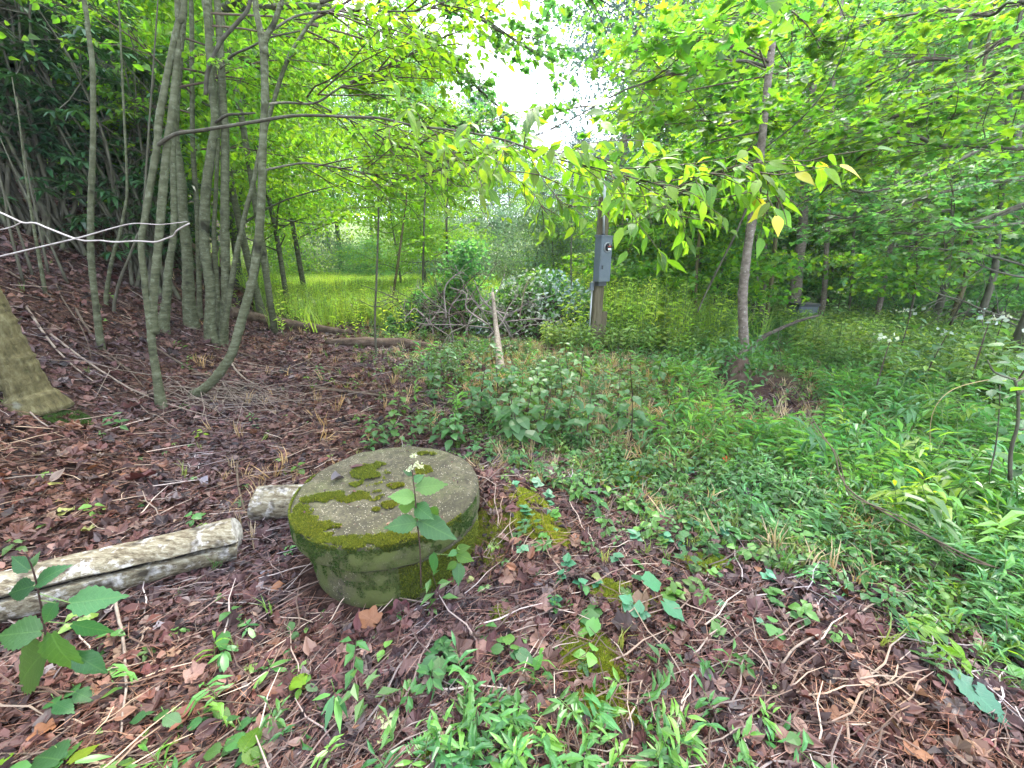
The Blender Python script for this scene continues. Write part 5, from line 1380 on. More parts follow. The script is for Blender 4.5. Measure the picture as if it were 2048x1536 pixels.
# moss on the rims and the sides of cover and ring
def side_moss(parent, rad, z0, z1, a0, a1, n, seed, thr, cx=0.0, mat='moss', h=.008):
    rng = R(seed); a_ = math.radians(a0) + rng.random(n) * math.radians(a1 - a0); z = z0 + (z1 - z0) * rng.random(n)
    f_ = fbm(a_ * 9, z * 22 + 3, seed, 4) + .35 * (z - z0) / (z1 - z0)
    k = f_ > thr; a_, z = a_[k], z[k]
    d = np.stack([np.cos(a_), np.sin(a_), np.full(len(a_), .35)], -1); d = norm(d + rng.normal(0, .4, d.shape))
    t2 = np.stack([-np.sin(a_), np.cos(a_), rng.normal(0, .5, len(a_))], -1); x = norm(np.cross(t2, d)); y = np.cross(d, x)
    T = np.array([[-.35, 0, 0], [.35, 0, 0], [.3, .15, 1], [0, -.35, 0], [0, .35, 0], [-.3, .0, .95]]), np.array([[0, 1, 2], [3, 4, 5]])
    p = np.stack([cx + rad * np.cos(a_), rad * np.sin(a_), z], -1)
    link('moss', scatter(T, p, np.stack([x, y, d], -1), h * (.5 + .7 * rng.random(len(a_))), rng, M[mat], 'moss'), parent)['kind'] = 'stuff'
side_moss(tK, LID_R - .004, LZ - .05, LZ - .002, 165, 330, 9000, 931, .62)
side_moss(tK, LID_R, LZ - .128, LZ - .01, 150, 350, 16000, 932, .66, mat='darkmoss', h=.006)
side_moss(tL, .43, .0, LZ - .15, 285, 350, 12000, 933, .45, .035)
side_moss(tL, .43, .0, LZ - .15, 180, 290, 9000, 934, .78, .035, 'darkmoss', .006)
# moss on the soil heaped at the right of the ring
moss_on_ground('moss_bank', '', -.10, 1.72, .10, .24, 9000, 941, h=.02)

r = R(951); n = 90; a_ = r.random(n) * 6.28; q_ = np.sqrt(r.random(n)) * (LID_R - .03)
tag(link('leaf_crumbs', scatter(t_mid(.5, .2, .2), np.stack([LID[0] + q_ * np.cos(a_), LID[1] + q_ * np.sin(a_), np.full(n, LZ + .012)], -1), frames(r.normal(0, 1, (n, 3)) * [1, 1, .1], r.normal(0, .2, (n, 3)) + [0, 0, 1]), .006 + .016 * r.random(n) ** 2, r, M['litter'], 'leaf_crumbs')), kind='stuff')
# ------------------------------------------------------------------ the two weathered logs
def split_log(label, e0, e1, rad, seed, crack=None, name='weathered_log'):
    """round log from e0 to e1 with an open lengthwise crack cut into its side"""
    rng = R(seed); n, k = 180, 70
    e0, e1 = np.array(e0, float), np.array(e1, float); base = e1 - [0, 0, rad]
    t = thing(name, label, 'log', base); d = norm(e1 - e0); x = norm(np.cross(d, [0, 0, 1.0])); z = np.cross(x, d); L = np.linalg.norm(e1 - e0)
    V = []
    for i in range(k):
        s_ = i / (k - 1)
        for j in range(n):
            a_ = j / n * 2 * np.pi
            rr_ = rad * (1 + .05 * (float(fbm(np.array(s_ * 5), np.array(math.cos(a_) * 2 + 4), seed)) - .5) + .02 * math.sin(s_ * 9 + seed) + .018 * (float(vnoise(np.array(s_ * 14.), np.array(a_ * 14), seed + 2)) - .5))
            if crack:
                ca = crack[0] + .10 * math.sin(s_ * 5) + .02 * math.sin(s_ * 31); w_ = crack[1] * (.75 + .5 * float(vnoise(np.array(s_ * 12.), np.array(0.), 3)))
                da = abs((a_ - ca + math.pi) % (2 * math.pi) - math.pi)
                rr_ *= 1 - .6 * max(0, 1 - da / w_) ** .6
            p = e0 + d * L * s_ + x * rr_ * math.cos(a_) + z * rr_ * math.sin(a_) - base
            if i == k - 1: p = p + d * .012 * math.sin(a_ * 2 + 1)
            V.append(p)
    F = []
    for i in range(k - 1):
        for j in range(n):
            a_, b = i * n + j, i * n + (j + 1) % n; F += [[a_, a_ + n, b + n], [a_, b + n, b]]
    Va = np.array(V); mi = np.zeros(len(F), int)
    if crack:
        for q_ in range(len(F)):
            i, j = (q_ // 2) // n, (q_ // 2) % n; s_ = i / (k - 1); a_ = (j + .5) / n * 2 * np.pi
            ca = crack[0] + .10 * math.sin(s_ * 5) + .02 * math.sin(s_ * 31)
            if abs((a_ - ca + math.pi) % (2 * math.pi) - math.pi) < crack[1] * .42: mi[q_] = 1  # deep faces of the groove get the painted shade and dirt colour
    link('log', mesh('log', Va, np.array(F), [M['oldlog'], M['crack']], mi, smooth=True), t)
    c0 = len(V) - n; endV = V[c0:] + [e1 - base + d * .004]
    link('cut_end', mesh('cut_end', np.array(endV), np.array([[j, (j + 1) % n, n] for j in range(n)]), M['cutend']), t)
    endV = V[:n] + [e0 - base]
    link('cut_end', mesh('cut_end', np.array(endV), np.array([[(j + 1) % n, j, n] for j in range(n)]), M['cutend']), t)
    return t
M['cutend'] = solid_mat('cut_log_end', [(0.1, 0.09, 0.08), (0.35, 0.33, 0.3), (0.6, 0.58, 0.55)], 30, .9, .8, (1, 1, 1))
rl = .105
g1 = GZ(474, 1076, rl * .85); g0 = GZ(-150, 1232, rl * .8)
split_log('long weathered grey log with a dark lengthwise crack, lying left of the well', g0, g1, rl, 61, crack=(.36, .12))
p1 = P(516, 1010, 2.36); g1 = np.array([p1[0], p1[1], float(height(p1[0], p1[1])) + .09])
split_log('short pale grey log end sticking out behind the mossy cover', [g1[0] + .75, g1[1] + .10, float(height(g1[0] + .75, g1[1] + .1)) + .08], g1, .098, 62)

# ------------------------------------------------------------------ foreground plants: every leaf a part
BIG = [t_big(.66, .07, .022, .10, .18, 19), t_big(.60, .05, .02, .14, .28, 17), t_big(.54, .03, .012, .08, .12, 13)]
herb = [lm('herb%d' % i, T_, 'herb') for i, T_ in enumerate(BIG)]
herb_y = lm('herby', BIG[0], 'near')
def big_plant(name, label, stem_px, ys, leaves, w=5, flowers=None, mats=None, cat='plant', mat='stem_dark'):
    """stem through pixels; leaves: (u0, v0, u1, v1, size factor) from petiole end to tip as they lie in space at the stem's distance"""
    pts = np.array([PY(u, v, y) for (u, v), y in zip(stem_px, ys)]); base = pts[0].copy()
    t = thing(name, label, cat, base)
    sp = smooth_path(pts, 5)
    V, F = tube(sp - base, np.linspace(pxr(w, pts[0]), pxr(w * .5, pts[-1]), len(sp)), 6)
    link('stem', mesh('stem', V, F, M[mat], smooth=True), t)
    for k, (u0, v0, u1, v1, dy0, dy1) in enumerate(leaves):
        ym = np.interp(v0, [stem_px[-1][1], stem_px[0][1]], [ys[-1], ys[0]])
        a_, b = PY(u0, v0, ym + dy0), PY(u1, v1, ym + dy1)
        d = b - a_; L = np.linalg.norm(d)
        nr = norm(np.array([0, -.75, .8]) + R(k + int(u0)).normal(0, .2, 3))
        if abs(np.dot(norm(d), nr)) > .8: nr = norm(np.array([0, -1, .5]))
        leaf_part(t, base, (mats or herb)[k % len(mats or herb)], a_, d, nr, L)
        # petiole
        j = np.argmin(np.linalg.norm(sp - a_, axis=1)); q = np.array([sp[j], (sp[j] + a_) / 2, a_]) - base
        V, F = tube(q, [pxr(w * .4, a_)] * 3, 4); link('petiole', mesh('petiole', V, F, M['stem_green']), t)
    if flowers:
        for (u, v, dy, r_) in flowers:
            c_ = PY(u, v, ys[-1] + dy) - base; rng = R(int(u)); n = 34
            off = rng.normal(0, r_, (n, 3)) * [1, 1, .5]; T = t_lo(.9, .1, .1)
            me = scatter(T, c_ + off, frames(norm(rng.normal(0, 1, (n, 3)) + [0, 0, .6]), rng.normal(0, 1, (n, 3))), .008, rng, M['white'], 'flower_head')
            link('flower_head', me, t)
    return t
# nettle leaved plant in the lower left corner
yq = 0.98
big_plant('broad_leaved_plant', 'tall plant with big toothed green leaves in the lower left corner, over the split log', [(110, 1330), (92, 1270), (80, 1200), (66, 1140), (50, 1105)], [1.02, 1.0, .98, .96, .95], [
    (66, 1172, 2, 1190, 0, -.01), (72, 1168, 124, 1128, 0, .02), (58, 1140, 16, 1112, 0, .02), (112, 1206, 78, 1252, 0, -.03), (142, 1206, 240, 1192, .0, .02), (146, 1248, 226, 1270, .0, .02),
    (80, 1262, -24, 1272, 0, -.02), (104, 1268, 142, 1374, 0, -.03), (150, 1308, 214, 1350, 0, 0), (92, 1300, 0, 1392, 0, -.03), (64, 1134, 72, 1104, 0, .02)], 4.5)
# plant in front of the mossy cover
yl = 1.34
big_plant('snakeroot_plant', 'slender plant with opposite leaves and a white flower tuft in front of the mossy cover', [(842, 1175), (840, 1100), (834, 1040), (831, 1000), (826, 955), (824, 925)], [1.30, 1.29, 1.28, 1.27, 1.27, 1.27], [
    (828, 995, 776, 990, 0, -.02), (834, 975, 896, 966, 0, .02), (829, 1008, 790, 1012, 0, .06), (833, 1012, 862, 1036, 0, -.07), (832, 1045, 766, 1052, 0, -.03), (838, 1040, 912, 1078, 0, -.06), (838, 1030, 885, 1044, .0, .10),
    (826, 962, 850, 948, 0, .03), (824, 950, 806, 940, 0, .0), (838, 968, 856, 956, .02, .08)], 3.2, [(820, 938, 0, .007), (834, 930, 0, .007), (826, 912, .02, .005), (842, 934, .01, .005)])
big_plant('seedling', 'pale yellow green seedling at the right foot of the well ring', [(905, 1165), (912, 1140), (916, 1110), (914, 1095)], [1.40, 1.39, 1.38, 1.37], [
    (914, 1100, 940, 1092, 0, 0), (914, 1102, 895, 1112, 0, -.02), (914, 1108, 948, 1122, 0, -.02), (918, 1128, 916, 1172, 0, -.06), (912, 1125, 892, 1140, 0, -.02), (870, 1108, 862, 1150, 0, -.03), (916, 1098, 930, 1088, 0, .03)], 2.5, mats=[herb_y, herb[0]], mat='stem_green')
# large leaves lying or standing near the bottom
def ground_leaf_plant(label, cx, cy, leaves, mats, name='seedling', h=.05, cat='plant', w=2.5, mat='stem_green', group=None):
    """low plant; leaves given by base and tip pixel, standing h above the soil"""
    g = G(cx, cy); base = g.copy(); t = thing(name, label, cat, base, group)
    top = g + [0, 0, h]
    V, F = tube(np.array([[0, 0, -.02], [.004, 0, h * .5], [0, 0, h]]), [pxr(w, g), pxr(w * .8, g), pxr(w * .5, g)], 5)
    link('stem', mesh('stem', V, F, M[mat], smooth=True), t)
    for k, (u0, v0, u1, v1) in enumerate(leaves):
        hh = h * (1 - .12 * (k % 3)); r0, r1 = ray(u0, v0), ray(u1, v1)
        a_ = EYE + r0 * ((g[2] + hh - EYE[2]) / r0[2]); b = EYE + r1 * ((g[2] + hh * .75 - EYE[2]) / r1[2])
        leaf_part(t, base, mats[k % len(mats)], a_, b - a_, norm(np.array([0, 0, 1.]) + R(int(u0 + v0)).normal(0, .15, 3)), np.linalg.norm(b - a_))
    return t
lanc = [lm('lanc%d' % i, t_big(.26 + .05 * i, 0, .004, .12, .2, 9, peak=.42), 'stilt') for i in range(2)]
hrt = [lm('heart%d' % i, t_big(.95, .16, .02, .10, .08, 11, peak=.42), m_) for i, m_ in enumerate(('weed', 'bluegreen'))]
ground_leaf_plant('large blue green dock leaf spread on the soil in the lower right corner', 1940, 1340, [(1905, 1342, 2035, 1458)], [lm('dock', t_big(.5, .03, .02, .10, .15, 15, peak=.42), 'bluegreen')], 'dock_plant', .06)
ground_leaf_plant('seedling with serrated oval leaves in a rosette right below the well', 880, 1310, [(882, 1300, 890, 1262), (876, 1304, 845, 1300), (888, 1306, 930, 1325), (880, 1316, 876, 1372), (870, 1312, 832, 1352), (884, 1300, 868, 1284)], herb, h=.07)
ground_leaf_plant('seedling with five round toothed leaves right of the rosette, lower centre', 1018, 1300, [(1016, 1288, 1020, 1260), (1006, 1296, 973, 1300), (1030, 1300, 1074, 1328), (1022, 1296, 1042, 1290), (1008, 1284, 992, 1268), (1020, 1304, 1034, 1322)], herb, h=.06)
ground_leaf_plant('heart leaved plant with a dark pair of leaves on the moss right of centre', 1180, 1240, [(1190, 1240, 1180, 1272), (1192, 1236, 1150, 1230), (1186, 1228, 1196, 1208)], hrt[:1], h=.06)
ground_leaf_plant('violet plant with two large round leaves held above the moss, lower right of centre', 1300, 1190, [(1290, 1162, 1325, 1165), (1345, 1165, 1350, 1188), (1282, 1160, 1268, 1146)], hrt[::-1], h=.13, mat='stem_dark')
ground_leaf_plant('young plant with two round blue green leaves on the moss below the violet', 1345, 1215, [(1330, 1205, 1370, 1240), (1335, 1200, 1340, 1182)], hrt[::-1], h=.06)
ground_leaf_plant('pair of pale green oval leaves lying on brown leaves near the bottom edge', 785, 1462, [(783, 1462, 762, 1386), (786, 1468, 722, 1472)], [lm('pale', t_big(.62, 0, 0, .05, .05, 9, peak=.55), 'palegreen')], 'pale_sprout', .03)
ground_leaf_plant('bright lanceolate seedling standing on the litter left of bottom centre', 445, 1300, [(445, 1300, 448, 1245), (446, 1294, 490, 1297), (444, 1304, 438, 1345), (443, 1308, 408, 1328), (447, 1306, 452, 1348), (450, 1302, 462, 1322)], [lanc[1]], h=.06)
ground_leaf_plant('pale green starry seedling of narrow leaves left of bottom centre', 540, 1338, [(540, 1334, 586, 1310), (536, 1336, 502, 1338), (541, 1340, 585, 1335), (536, 1344, 498, 1382), (540, 1330, 545, 1310)], [lanc[1]], h=.05)
ground_leaf_plant('fresh green seedling with pointed leaves on the litter above the starry seedling', 495, 1255, [(495, 1250, 526, 1246), (492, 1250, 462, 1250), (494, 1256, 482, 1276), (497, 1256, 512, 1278), (495, 1248, 500, 1232)], [lanc[1]], h=.05)
ground_leaf_plant('cluster of yellow green toothed leaves at the bottom edge left of centre', 485, 1470, [(487, 1500, 522, 1440), (480, 1490, 450, 1470), (470, 1480, 438, 1518), (490, 1500, 520, 1530), (455, 1440, 482, 1428), (495, 1505, 460, 1536), (505, 1500, 535, 1512), (440, 1500, 400, 1508)], [herb_y, herb[0], herb[1]], 'herb_cluster', .08)
ground_leaf_plant('leafy green plant cluster filling the very bottom left edge', 130, 1530, [(120, 1520, 60, 1505), (130, 1520, 165, 1470), (140, 1525, 200, 1480), (120, 1530, 80, 1545), (150, 1525, 225, 1505), (0, 1530, 20, 1500), (240, 1530, 270, 1510), (60, 1535, 5, 1528)], [herb[0], lanc[0], herb_y], 'herb_cluster', .09)
ground_leaf_plant('lanceolate weed with hanging leaves right of the rosette stem at bottom left of centre', 670, 1400, [(665, 1395, 650, 1460), (672, 1395, 684, 1460), (668, 1392, 640, 1430), (675, 1392, 700, 1430), (660, 1390, 620, 1395), (672, 1388, 690, 1372)], [lanc[0]], h=.10)
ground_leaf_plant('low seedling with pairs of oval leaves on the vine at the bottom left', 600, 1372, [(605, 1370, 585, 1345), (612, 1372, 640, 1380), (600, 1378, 590, 1402), (610, 1366, 620, 1345), (596, 1372, 575, 1368)], [herb_y, herb[2]], h=.06)
for i, (u, v) in enumerate([(152, 1385), (232, 1380), (112, 1408), (290, 1430), (330, 1434), (402, 1442), (430, 1420), (500, 1442)]):
    ground_leaf_plant('small green leaf pair growing from the reddish vine in the bottom left corner', u, v, [(u, v, u + 36 * (-1) ** i, v + 14), (u, v, u + 22 * (-1) ** (i + 1), v - 12)], herb, 'vine_leaf_pair', .05, group='leaf pairs on the reddish vine')
# fern frond at the bottom
g = G(850, 1490); tf = thing('fern', 'small fern frond at the bottom edge right of the pale oval leaves', 'fern', g)
q = smooth_path([EYE + ray(u, v) * ((g[2] + .05 - 1.5) / ray(u, v)[2]) for u, v in ((810, 1505), (840, 1482), (872, 1484))], 6)
V, F = tube(np.vstack([g - [0, 0, .02], q]) - g, .0012, 4); link('stem', mesh('stem', V, F, M['stem_green']), tf)
for j in range(1, len(q)):
    tg = norm(q[min(j + 1, len(q) - 1)] - q[j - 1]); s_ = norm(np.cross(tg, [0, 0, 1]))
    for sg in (-1, 1): leaf_part(tf, g, lanc[0], q[j], s_ * sg + tg * .2, np.array([0, 0, 1.]), .024)

# stilt grass tufts that stand singly in the foreground, each blade a part on the first, shared data on the rest
def shoot_template(rng, n=8, h=1.0, L=.33, w=.2, arch=.35):
    parts = []; q = smooth_path([[0, 0, 0], [0, arch * .25, h * .5], [0, arch, h * .9]], 4)
    parts.append((*tube(q, np.linspace(.012, .005, len(q)), 3, cap=False), 0))
    for k in range(n):
        t_ = .2 + .8 * (k + .5) / n; i = int(t_ * (len(q) - 2)); p = q[i] + (q[i + 1] - q[i]) * rng.random()
        sd_ = 1 if k % 2 else -1
        fw = np.array([sd_ * 1.0, rng.normal(.25, .25), rng.normal(.15, .25)]); 
        parts.append((*xf(t_mid(w, .07, .28), fw, [0, 0, 1], p, L * (.7 + .5 * rng.random())), 1))
    parts.append((*xf(t_mid(w, .07, .2), [0, .7, .7], [0, -.7, .7], q[-1], L * .8), 1))
    return join(parts)
def shoot_lo(rng, n=7, h=1.0, L=.34, w=.24, arch=.35):
    parts = []; q = smooth_path([[0, 0, 0], [0, arch * .25, h * .5], [0, arch, h * .9]], 2)
    parts.append((*tube(q, np.linspace(.012, .006, len(q)), 3, cap=False), 0))
    for k in range(n):
        t_ = .2 + .8 * (k + .5) / n; i = int(t_ * (len(q) - 2)); p = q[i] + (q[i + 1] - q[i]) * rng.random()
        fw = np.array([1.0 if k % 2 else -1, rng.normal(.25, .3), rng.normal(.15, .3)])
        parts.append((*xf(t_lo(w, .06, .25), fw, [0, 0, 1], p, L * (.7 + .5 * rng.random())), 1))
    return join(parts)
def herb_template(rng, h=1.0, pairs=4, L=.42, w=.6, hi=True, flower=False):
    parts = [(*tube(smooth_path([[0, 0, 0], [.02, .01, h * .5], [0, .05, h]], 2), np.linspace(.014, .006, 5), 3, cap=False), 0)]
    for k in range(pairs):
        z = h * (.3 + .7 * (k + .5) / pairs); a_ = k * 1.57 + rng.normal(0, .3); s_ = L * (1.1 - .5 * k / pairs)
        for m_ in (0, math.pi):
            fw = np.array([math.cos(a_ + m_), math.sin(a_ + m_), rng.normal(-.12, .2)])
            parts.append((*xf(t_mid(w, .08, .2) if hi else t_lo(w, .08, .15), fw, [0, 0, 1], [fw[0] * .05, fw[1] * .05, z], s_ * (.8 + .3 * rng.random())), 1))
    if flower:
        for k in range(9):
            parts.append((*xf(t_lo(1, .1, .1), rng.normal(0, 1, 3), rng.normal(0, 1, 3), np.array([rng.normal(0, .09), .05 + rng.normal(0, .09), h * 1.03 + rng.normal(0, .02)]), .06), 2))
    return join(parts)
def creeper_template(rng, hi=True):
    """five leaflets spread from one point"""
    parts = [(*tube(np.array([[0, 0, 0], [0, 0, .5]]), [.02, .015], 3, cap=False), 0)]
    for k in range(5):
        a_ = k * 1.2566 + rng.normal(0, .12); fw = np.array([math.cos(a_), math.sin(a_), -.1 + rng.normal(0, .1)])
        parts.append((*xf(t_mid(.42, .08, .2) if hi else t_lo(.42), fw, [0, 0, 1], [0, 0, .5], .6 + .15 * rng.random()), 1))
    return join(parts)
def tuft_template(rng, n=9, h=1.0, s_=.02):
    parts = []
    for k in range(n):
        a_ = rng.random() * 6.28; d = np.array([math.cos(a_), math.sin(a_), 0])
        x = np.array([-d[1], d[0], 0]) * s_; hh = h * (.6 + .5 * rng.random()); o = rng.normal(0, .06, 3) * [1, 1, 0]; lean = .2 + .5 * rng.random()
        V = np.array([o - x, o + x, o + d * lean * .35 * hh + [0, 0, hh * .6] + x * .8, o + d * lean * .35 * hh + [0, 0, hh * .6] - x * .8, o + d * lean * hh + [0, 0, hh * .9]])
        parts.append((V, np.array([[0, 1, 2], [0, 2, 3], [3, 2, 4]]), 0))
    return join(parts)

rng = R(1001)
def stuff_scatter(name, T, x, y, s, mats, seed, tilt=.15, dz=-.01):
    rng = R(seed); p = np.stack([x, y, height(x, y) + dz], -1)
    me = scatter(T, p, up_frames(rng, len(x), tilt), s, rng, mats, name)
    return tag(link(name, me), kind='stuff')
SG = [M['stem_green'], M['stilt']]
STP = G(1465, 765); STK = G(1464, 742)
def where(x, y, prob, rng):
    k = (rng.random(len(x)) < prob) & clear_of_lid(x, y, .5) & (np.hypot(x - STP[0], y - STP[1] + .1) > .38) & ~((np.abs(x - STK[0] - .25) < .5) & (np.abs(y - STK[1] + .35) < .45))
    return x[k], y[k]
def logclear(x, y):
    """keep tall plants off the logs"""
    return ~((y > .9) & (y < 2.0) & (x < -1.15) & (abs(y - (1.80 + (x + 1.4) * .42)) < .16))

# stilt grass carpet on the right
x, y = sample_xy(rng, 30000, .8, 16, 1.25, -25, 74)
pr = green(x, y) * (1 - barepatch(x, y)) * (1 - meadow(x, y)) * np.clip((x - .9 - .22 * (y - 2)) * .8, .03, 1) * (.35 + .9 * (fbm(x * 1.1, y * 1.1, 12) > .46))
X1, Y1 = where(x, y, np.clip(pr, 0, 1), rng)
rad = np.hypot(X1, Y1); nearm = rad < 3.2
print('stilt', len(X1), nearm.sum())
hgt = lambda x, y, a, b, r: (a + (b - a) * np.clip(fbm(x * .9, y * .9, 33) * 1.4 - .2, 0, 1)) * (.7 + .6 * r.random(len(x)))
for k in range(2):
    m = nearm & (np.arange(len(X1)) % 2 == k)
    stuff_scatter('stiltgrass', shoot_template(R(k + 1), 8), X1[m], Y1[m], hgt(X1[m], Y1[m], .13, .36, R(4)) * np.clip(.5 + .6 * green(X1[m] - .5, Y1[m]), 0, 1), SG, 1010 + k, .35)
m = ~nearm; m2 = m & (rng.random(len(X1)) < .8)
stuff_scatter('stiltgrass', shoot_lo(R(3)), X1[m2], Y1[m2], hgt(X1[m2], Y1[m2], .2, .42, R(5)), SG, 1012, .3)
# mixed low cover: creeper, round leaved weeds, fine grass
x, y = sample_xy(rng, 26000, .75, 15, 1.3, -60, 70)
pr = green(x, y) * (1 - .8 * barepatch(x, y)) * (1 - meadow(x, y)) + .02
x, y = where(x, y, np.clip(pr * (.4 + fbm(x * 2, y * 2, 51)), 0, 1), rng)
third = ((fbm(x * .9, y * .9, 52) * 9).astype(int) + (rng.random(len(x)) < .35) * rng.integers(0, 4, len(x))) % 4
HM = [M['stem_dark'], M['cover'], M['white']]
for k in range(4):
    m = third == k; nr_ = np.hypot(x[m], y[m]) < 4
    T = [herb_template(R(20), 1, 3, .5, .65), creeper_template(R(21)), herb_template(R(22), 1, 2, .7, .8), herb_template(R(23), 1, 4, .4, .5, False)][k]
    s = [.10, .055, .07, .16][k]
    stuff_scatter('ground_cover', T, x[m], y[m], s * (.6 + .8 * rng.random(m.sum())), [M['stem_dark'], [M['cover'], M['weed'], M['weed'], M['herb']][k]], 1030 + k, .3)
x, y = sample_xy(rng, 42000, .75, 18, 1.3, -60, 72)
pr = green(x, y) * .75 * (1 - .8 * barepatch(x, y)) + .006
x, y = where(x, y, np.clip(pr * (fbm(x * 1.6, y * 1.6, 61) * 2 - .3), 0, 1), rng)
stuff_scatter('fine_grass', tuft_template(R(24), 9), x, y, .05 + .13 * rng.random(len(x)) ** 1.5, [M['grass']], 1041, .2)
M['strawm'] = M['straw']
x, y = sample_xy(rng, 9000, 2.2, 12, 1.2, -40, 50)
pr = green(x, y) * (fbm(x * 1.2, y * 1.2, 91) > .5) * .7 + .05
x, y = where(x, y, pr, rng)
stuff_scatter('dry_grass', tuft_template(R(29), 7), x, y, .07 + .14 * rng.random(len(x)), [M['straw']], 1043, .5)
# taller leafy weeds between the path and the meadow, and the shade side of the path
x, y = sample_xy(rng, 9000, 3.6, 16, 1.0, -32, 66)
an = np.degrees(np.arctan2(x, y))
tall = (green(x, y) > .6) & (meadow(x, y) < .6) & (((x > 5.0) & (y > 3.2)) | ((y > 6.4) & (x > .6)) | (y > 9.6))
pr = tall * (1 - np.clip(barepatch(x, y) * 2, 0, 1)) * (abs(x - (3.4 + (y - 4.8) * .55)) > .55) * .75
x, y = where(x, y, pr, rng)
hh = .3 + .35 * np.clip((np.hypot(x, y) - 4) / 5, 0, 1)
stuff_scatter('tall_weeds', herb_template(R(25), 1, 6, .26, .5, False), x, y, hh * (.5 + .6 * rng.random(len(x))), [M['stem_green'], M['cover']], 1051, .15)
# meadow of goldenrod
def stalk(rng, n=15, flower=False):
    parts = [(*tube(np.array([[0, 0, 0], [.01, 0, .5], [.03, .03, 1]]), [.008, .006, .003], 3, cap=False), 0)]
    for k in range(n):
        t_ = .15 + .85 * k / n; a_ = k * 2.4; fw = np.array([math.cos(a_), math.sin(a_), .9 + rng.normal(0, .4)])
        parts.append((*xf(t_lo(.2, .05, .35), fw, [0, 0, 1], [.03 * t_, .03 * t_, t_], (.07 + .09 * rng.random()) * (1.2 - .5 * t_)), 1))
    return join(parts)
x, y = sample_xy(rng, 42000, 7.2, 34, .9, -46, 36)
k = rng.random(len(x)) < meadow(x, y) * (.35 + .65 * (np.hypot(x, y) < 22)) * (1 - np.clip(heap_clear(x, y), 0, 1)); x, y = x[k], y[k]
print('meadow', len(x))
hm = (.62 + .38 * fbm(x * .5, y * .5, 71)) * (.75 + .4 * rng.random(len(x))) * (1.0 + .35 * ((x > .3) & (y < 11)))
frontm = rng.random(len(x)) < np.where(y < 10.5, .75, .15)
for k in range(2):
    m = frontm != bool(k)
    stuff_scatter('meadow_weeds', stalk(R(26 + k), 17), x[m], y[m], hm[m], [M['stem_green'], M['meadow']] if k else [M['stem_green'], M['weedlight']], 1061 + k, .12)

x, y = sample_xy(rng, 26000, 8.5, 32, .9, -46, 36)
k = rng.random(len(x)) < meadow(x, y) * .9; x, y = x[k], y[k]
M['meadow_grass'] = leaf_mat('tall_meadow_grass', [(0.15, 0.28, 0.05), (0.2, 0.33, 0.06), (0.28, 0.36, 0.09)], .45, boost=1.9)
stuff_scatter('meadow_grass', tuft_template(R(28), 13, 1, .0065), x, y, (.5 + .45 * rng.random(len(x))) * (.85 + .3 * fbm(x * .5, y * .5, 71)), [M['meadow_grass']], 1065, .15)
# plants one can tell apart in the middle distance: copies of a few built ones
def plant_proto(name, cat, T, mats, seed):
    me = mesh(name, T[0], T[1], mats, T[2], rnd=np.repeat(R(seed).random(1), len(T[0])))
    return me
sr_me = [plant_proto('snakeroot', 'plant', herb_template(R(80 + i), 1, 5, .34, .68), HM[:1] + [M['herb']], i) for i in range(3)]
wf_me = [plant_proto('snakeroot_bloom', 'plant', herb_template(R(90 + i), 1, 6, .26, .66, True, True), [M['stem_dark'], M['weed'], M['white']], i) for i in range(2)]
cr_me = [plant_proto('creeper_sprig', 'plant', creeper_template(R(95 + i)), [M['stem_green'], M['herb' if i % 2 else 'cover']], i) for i in range(3)]
lc_me = [plant_proto('lance_sprig', 'plant', shoot_template(R(97 + i), 7, 1, .45, .24, .3), SG, i) for i in range(3)]
def plant(me, name, label, x, y, s, rz, group, tilt=(0, 0)):
    o = link(name, me, None, at_ground(x, y, -.005)); o.scale = (s, s, s); o.rotation_euler = (tilt[0], tilt[1], rz)
    return tag(o, label, 'plant', group)
rng = R(1101)
for i in range(36):                       # the snakeroot stand behind the well cover
    u = 1000 + rng.normal(0, 125); v = 865 - 170 * rng.random() ** 1.2; g = G(u, v + 40)
    plant(sr_me[i % 3], 'snakeroot', 'dark stemmed upright weed with broad pointed leaves in the stand behind the well cover', g[0], g[1], .30 + .22 * rng.random(), rng.random() * 6, 'upright weeds behind the well cover', (rng.normal(0, .1), rng.normal(0, .1)))
for i, (u, v, s) in enumerate([(760, 905, .26), (790, 880, .3), (845, 880, .3), (745, 880, .22)]):
    g = G(u, v); plant(sr_me[i % 3], 'snakeroot', 'broad leaved weed standing just behind the mossy cover at its left half', g[0], g[1], s, i * 1.7, 'weeds at the back left of the cover')
for i, (u, v) in enumerate([(1740, 820), (1690, 700), (1980, 760), (1930, 800), (1850, 720), (1900, 690), (1790, 690), (2010, 730), (1950, 690), (1990, 820), (1820, 650), (1880, 650), (1940, 640), (1760, 650), (1670, 660), (1840, 780), (1900, 740), (1780, 750), (1700, 640), (2030, 690)]):
    if i % 3 == 1: continue
    g = G(u, v); plant(wf_me[i % 2], 'snakeroot_bloom', 'tall shade weed topped by a tuft of small white flowers right of the path', g[0], g[1], .65 + .35 * rng.random(), rng.random() * 6, 'white flowering weeds right of the path', (rng.normal(0, .08), rng.normal(0, .08)))
T_ = [plant_proto('tall_sprig', 'plant', shoot_template(R(197 + i), 11, 1, .34, .25, .3), [M['stem_green'], M['herb' if i == 0 else ('stilt' if i == 1 else 'near')]], i) for i in range(3)]
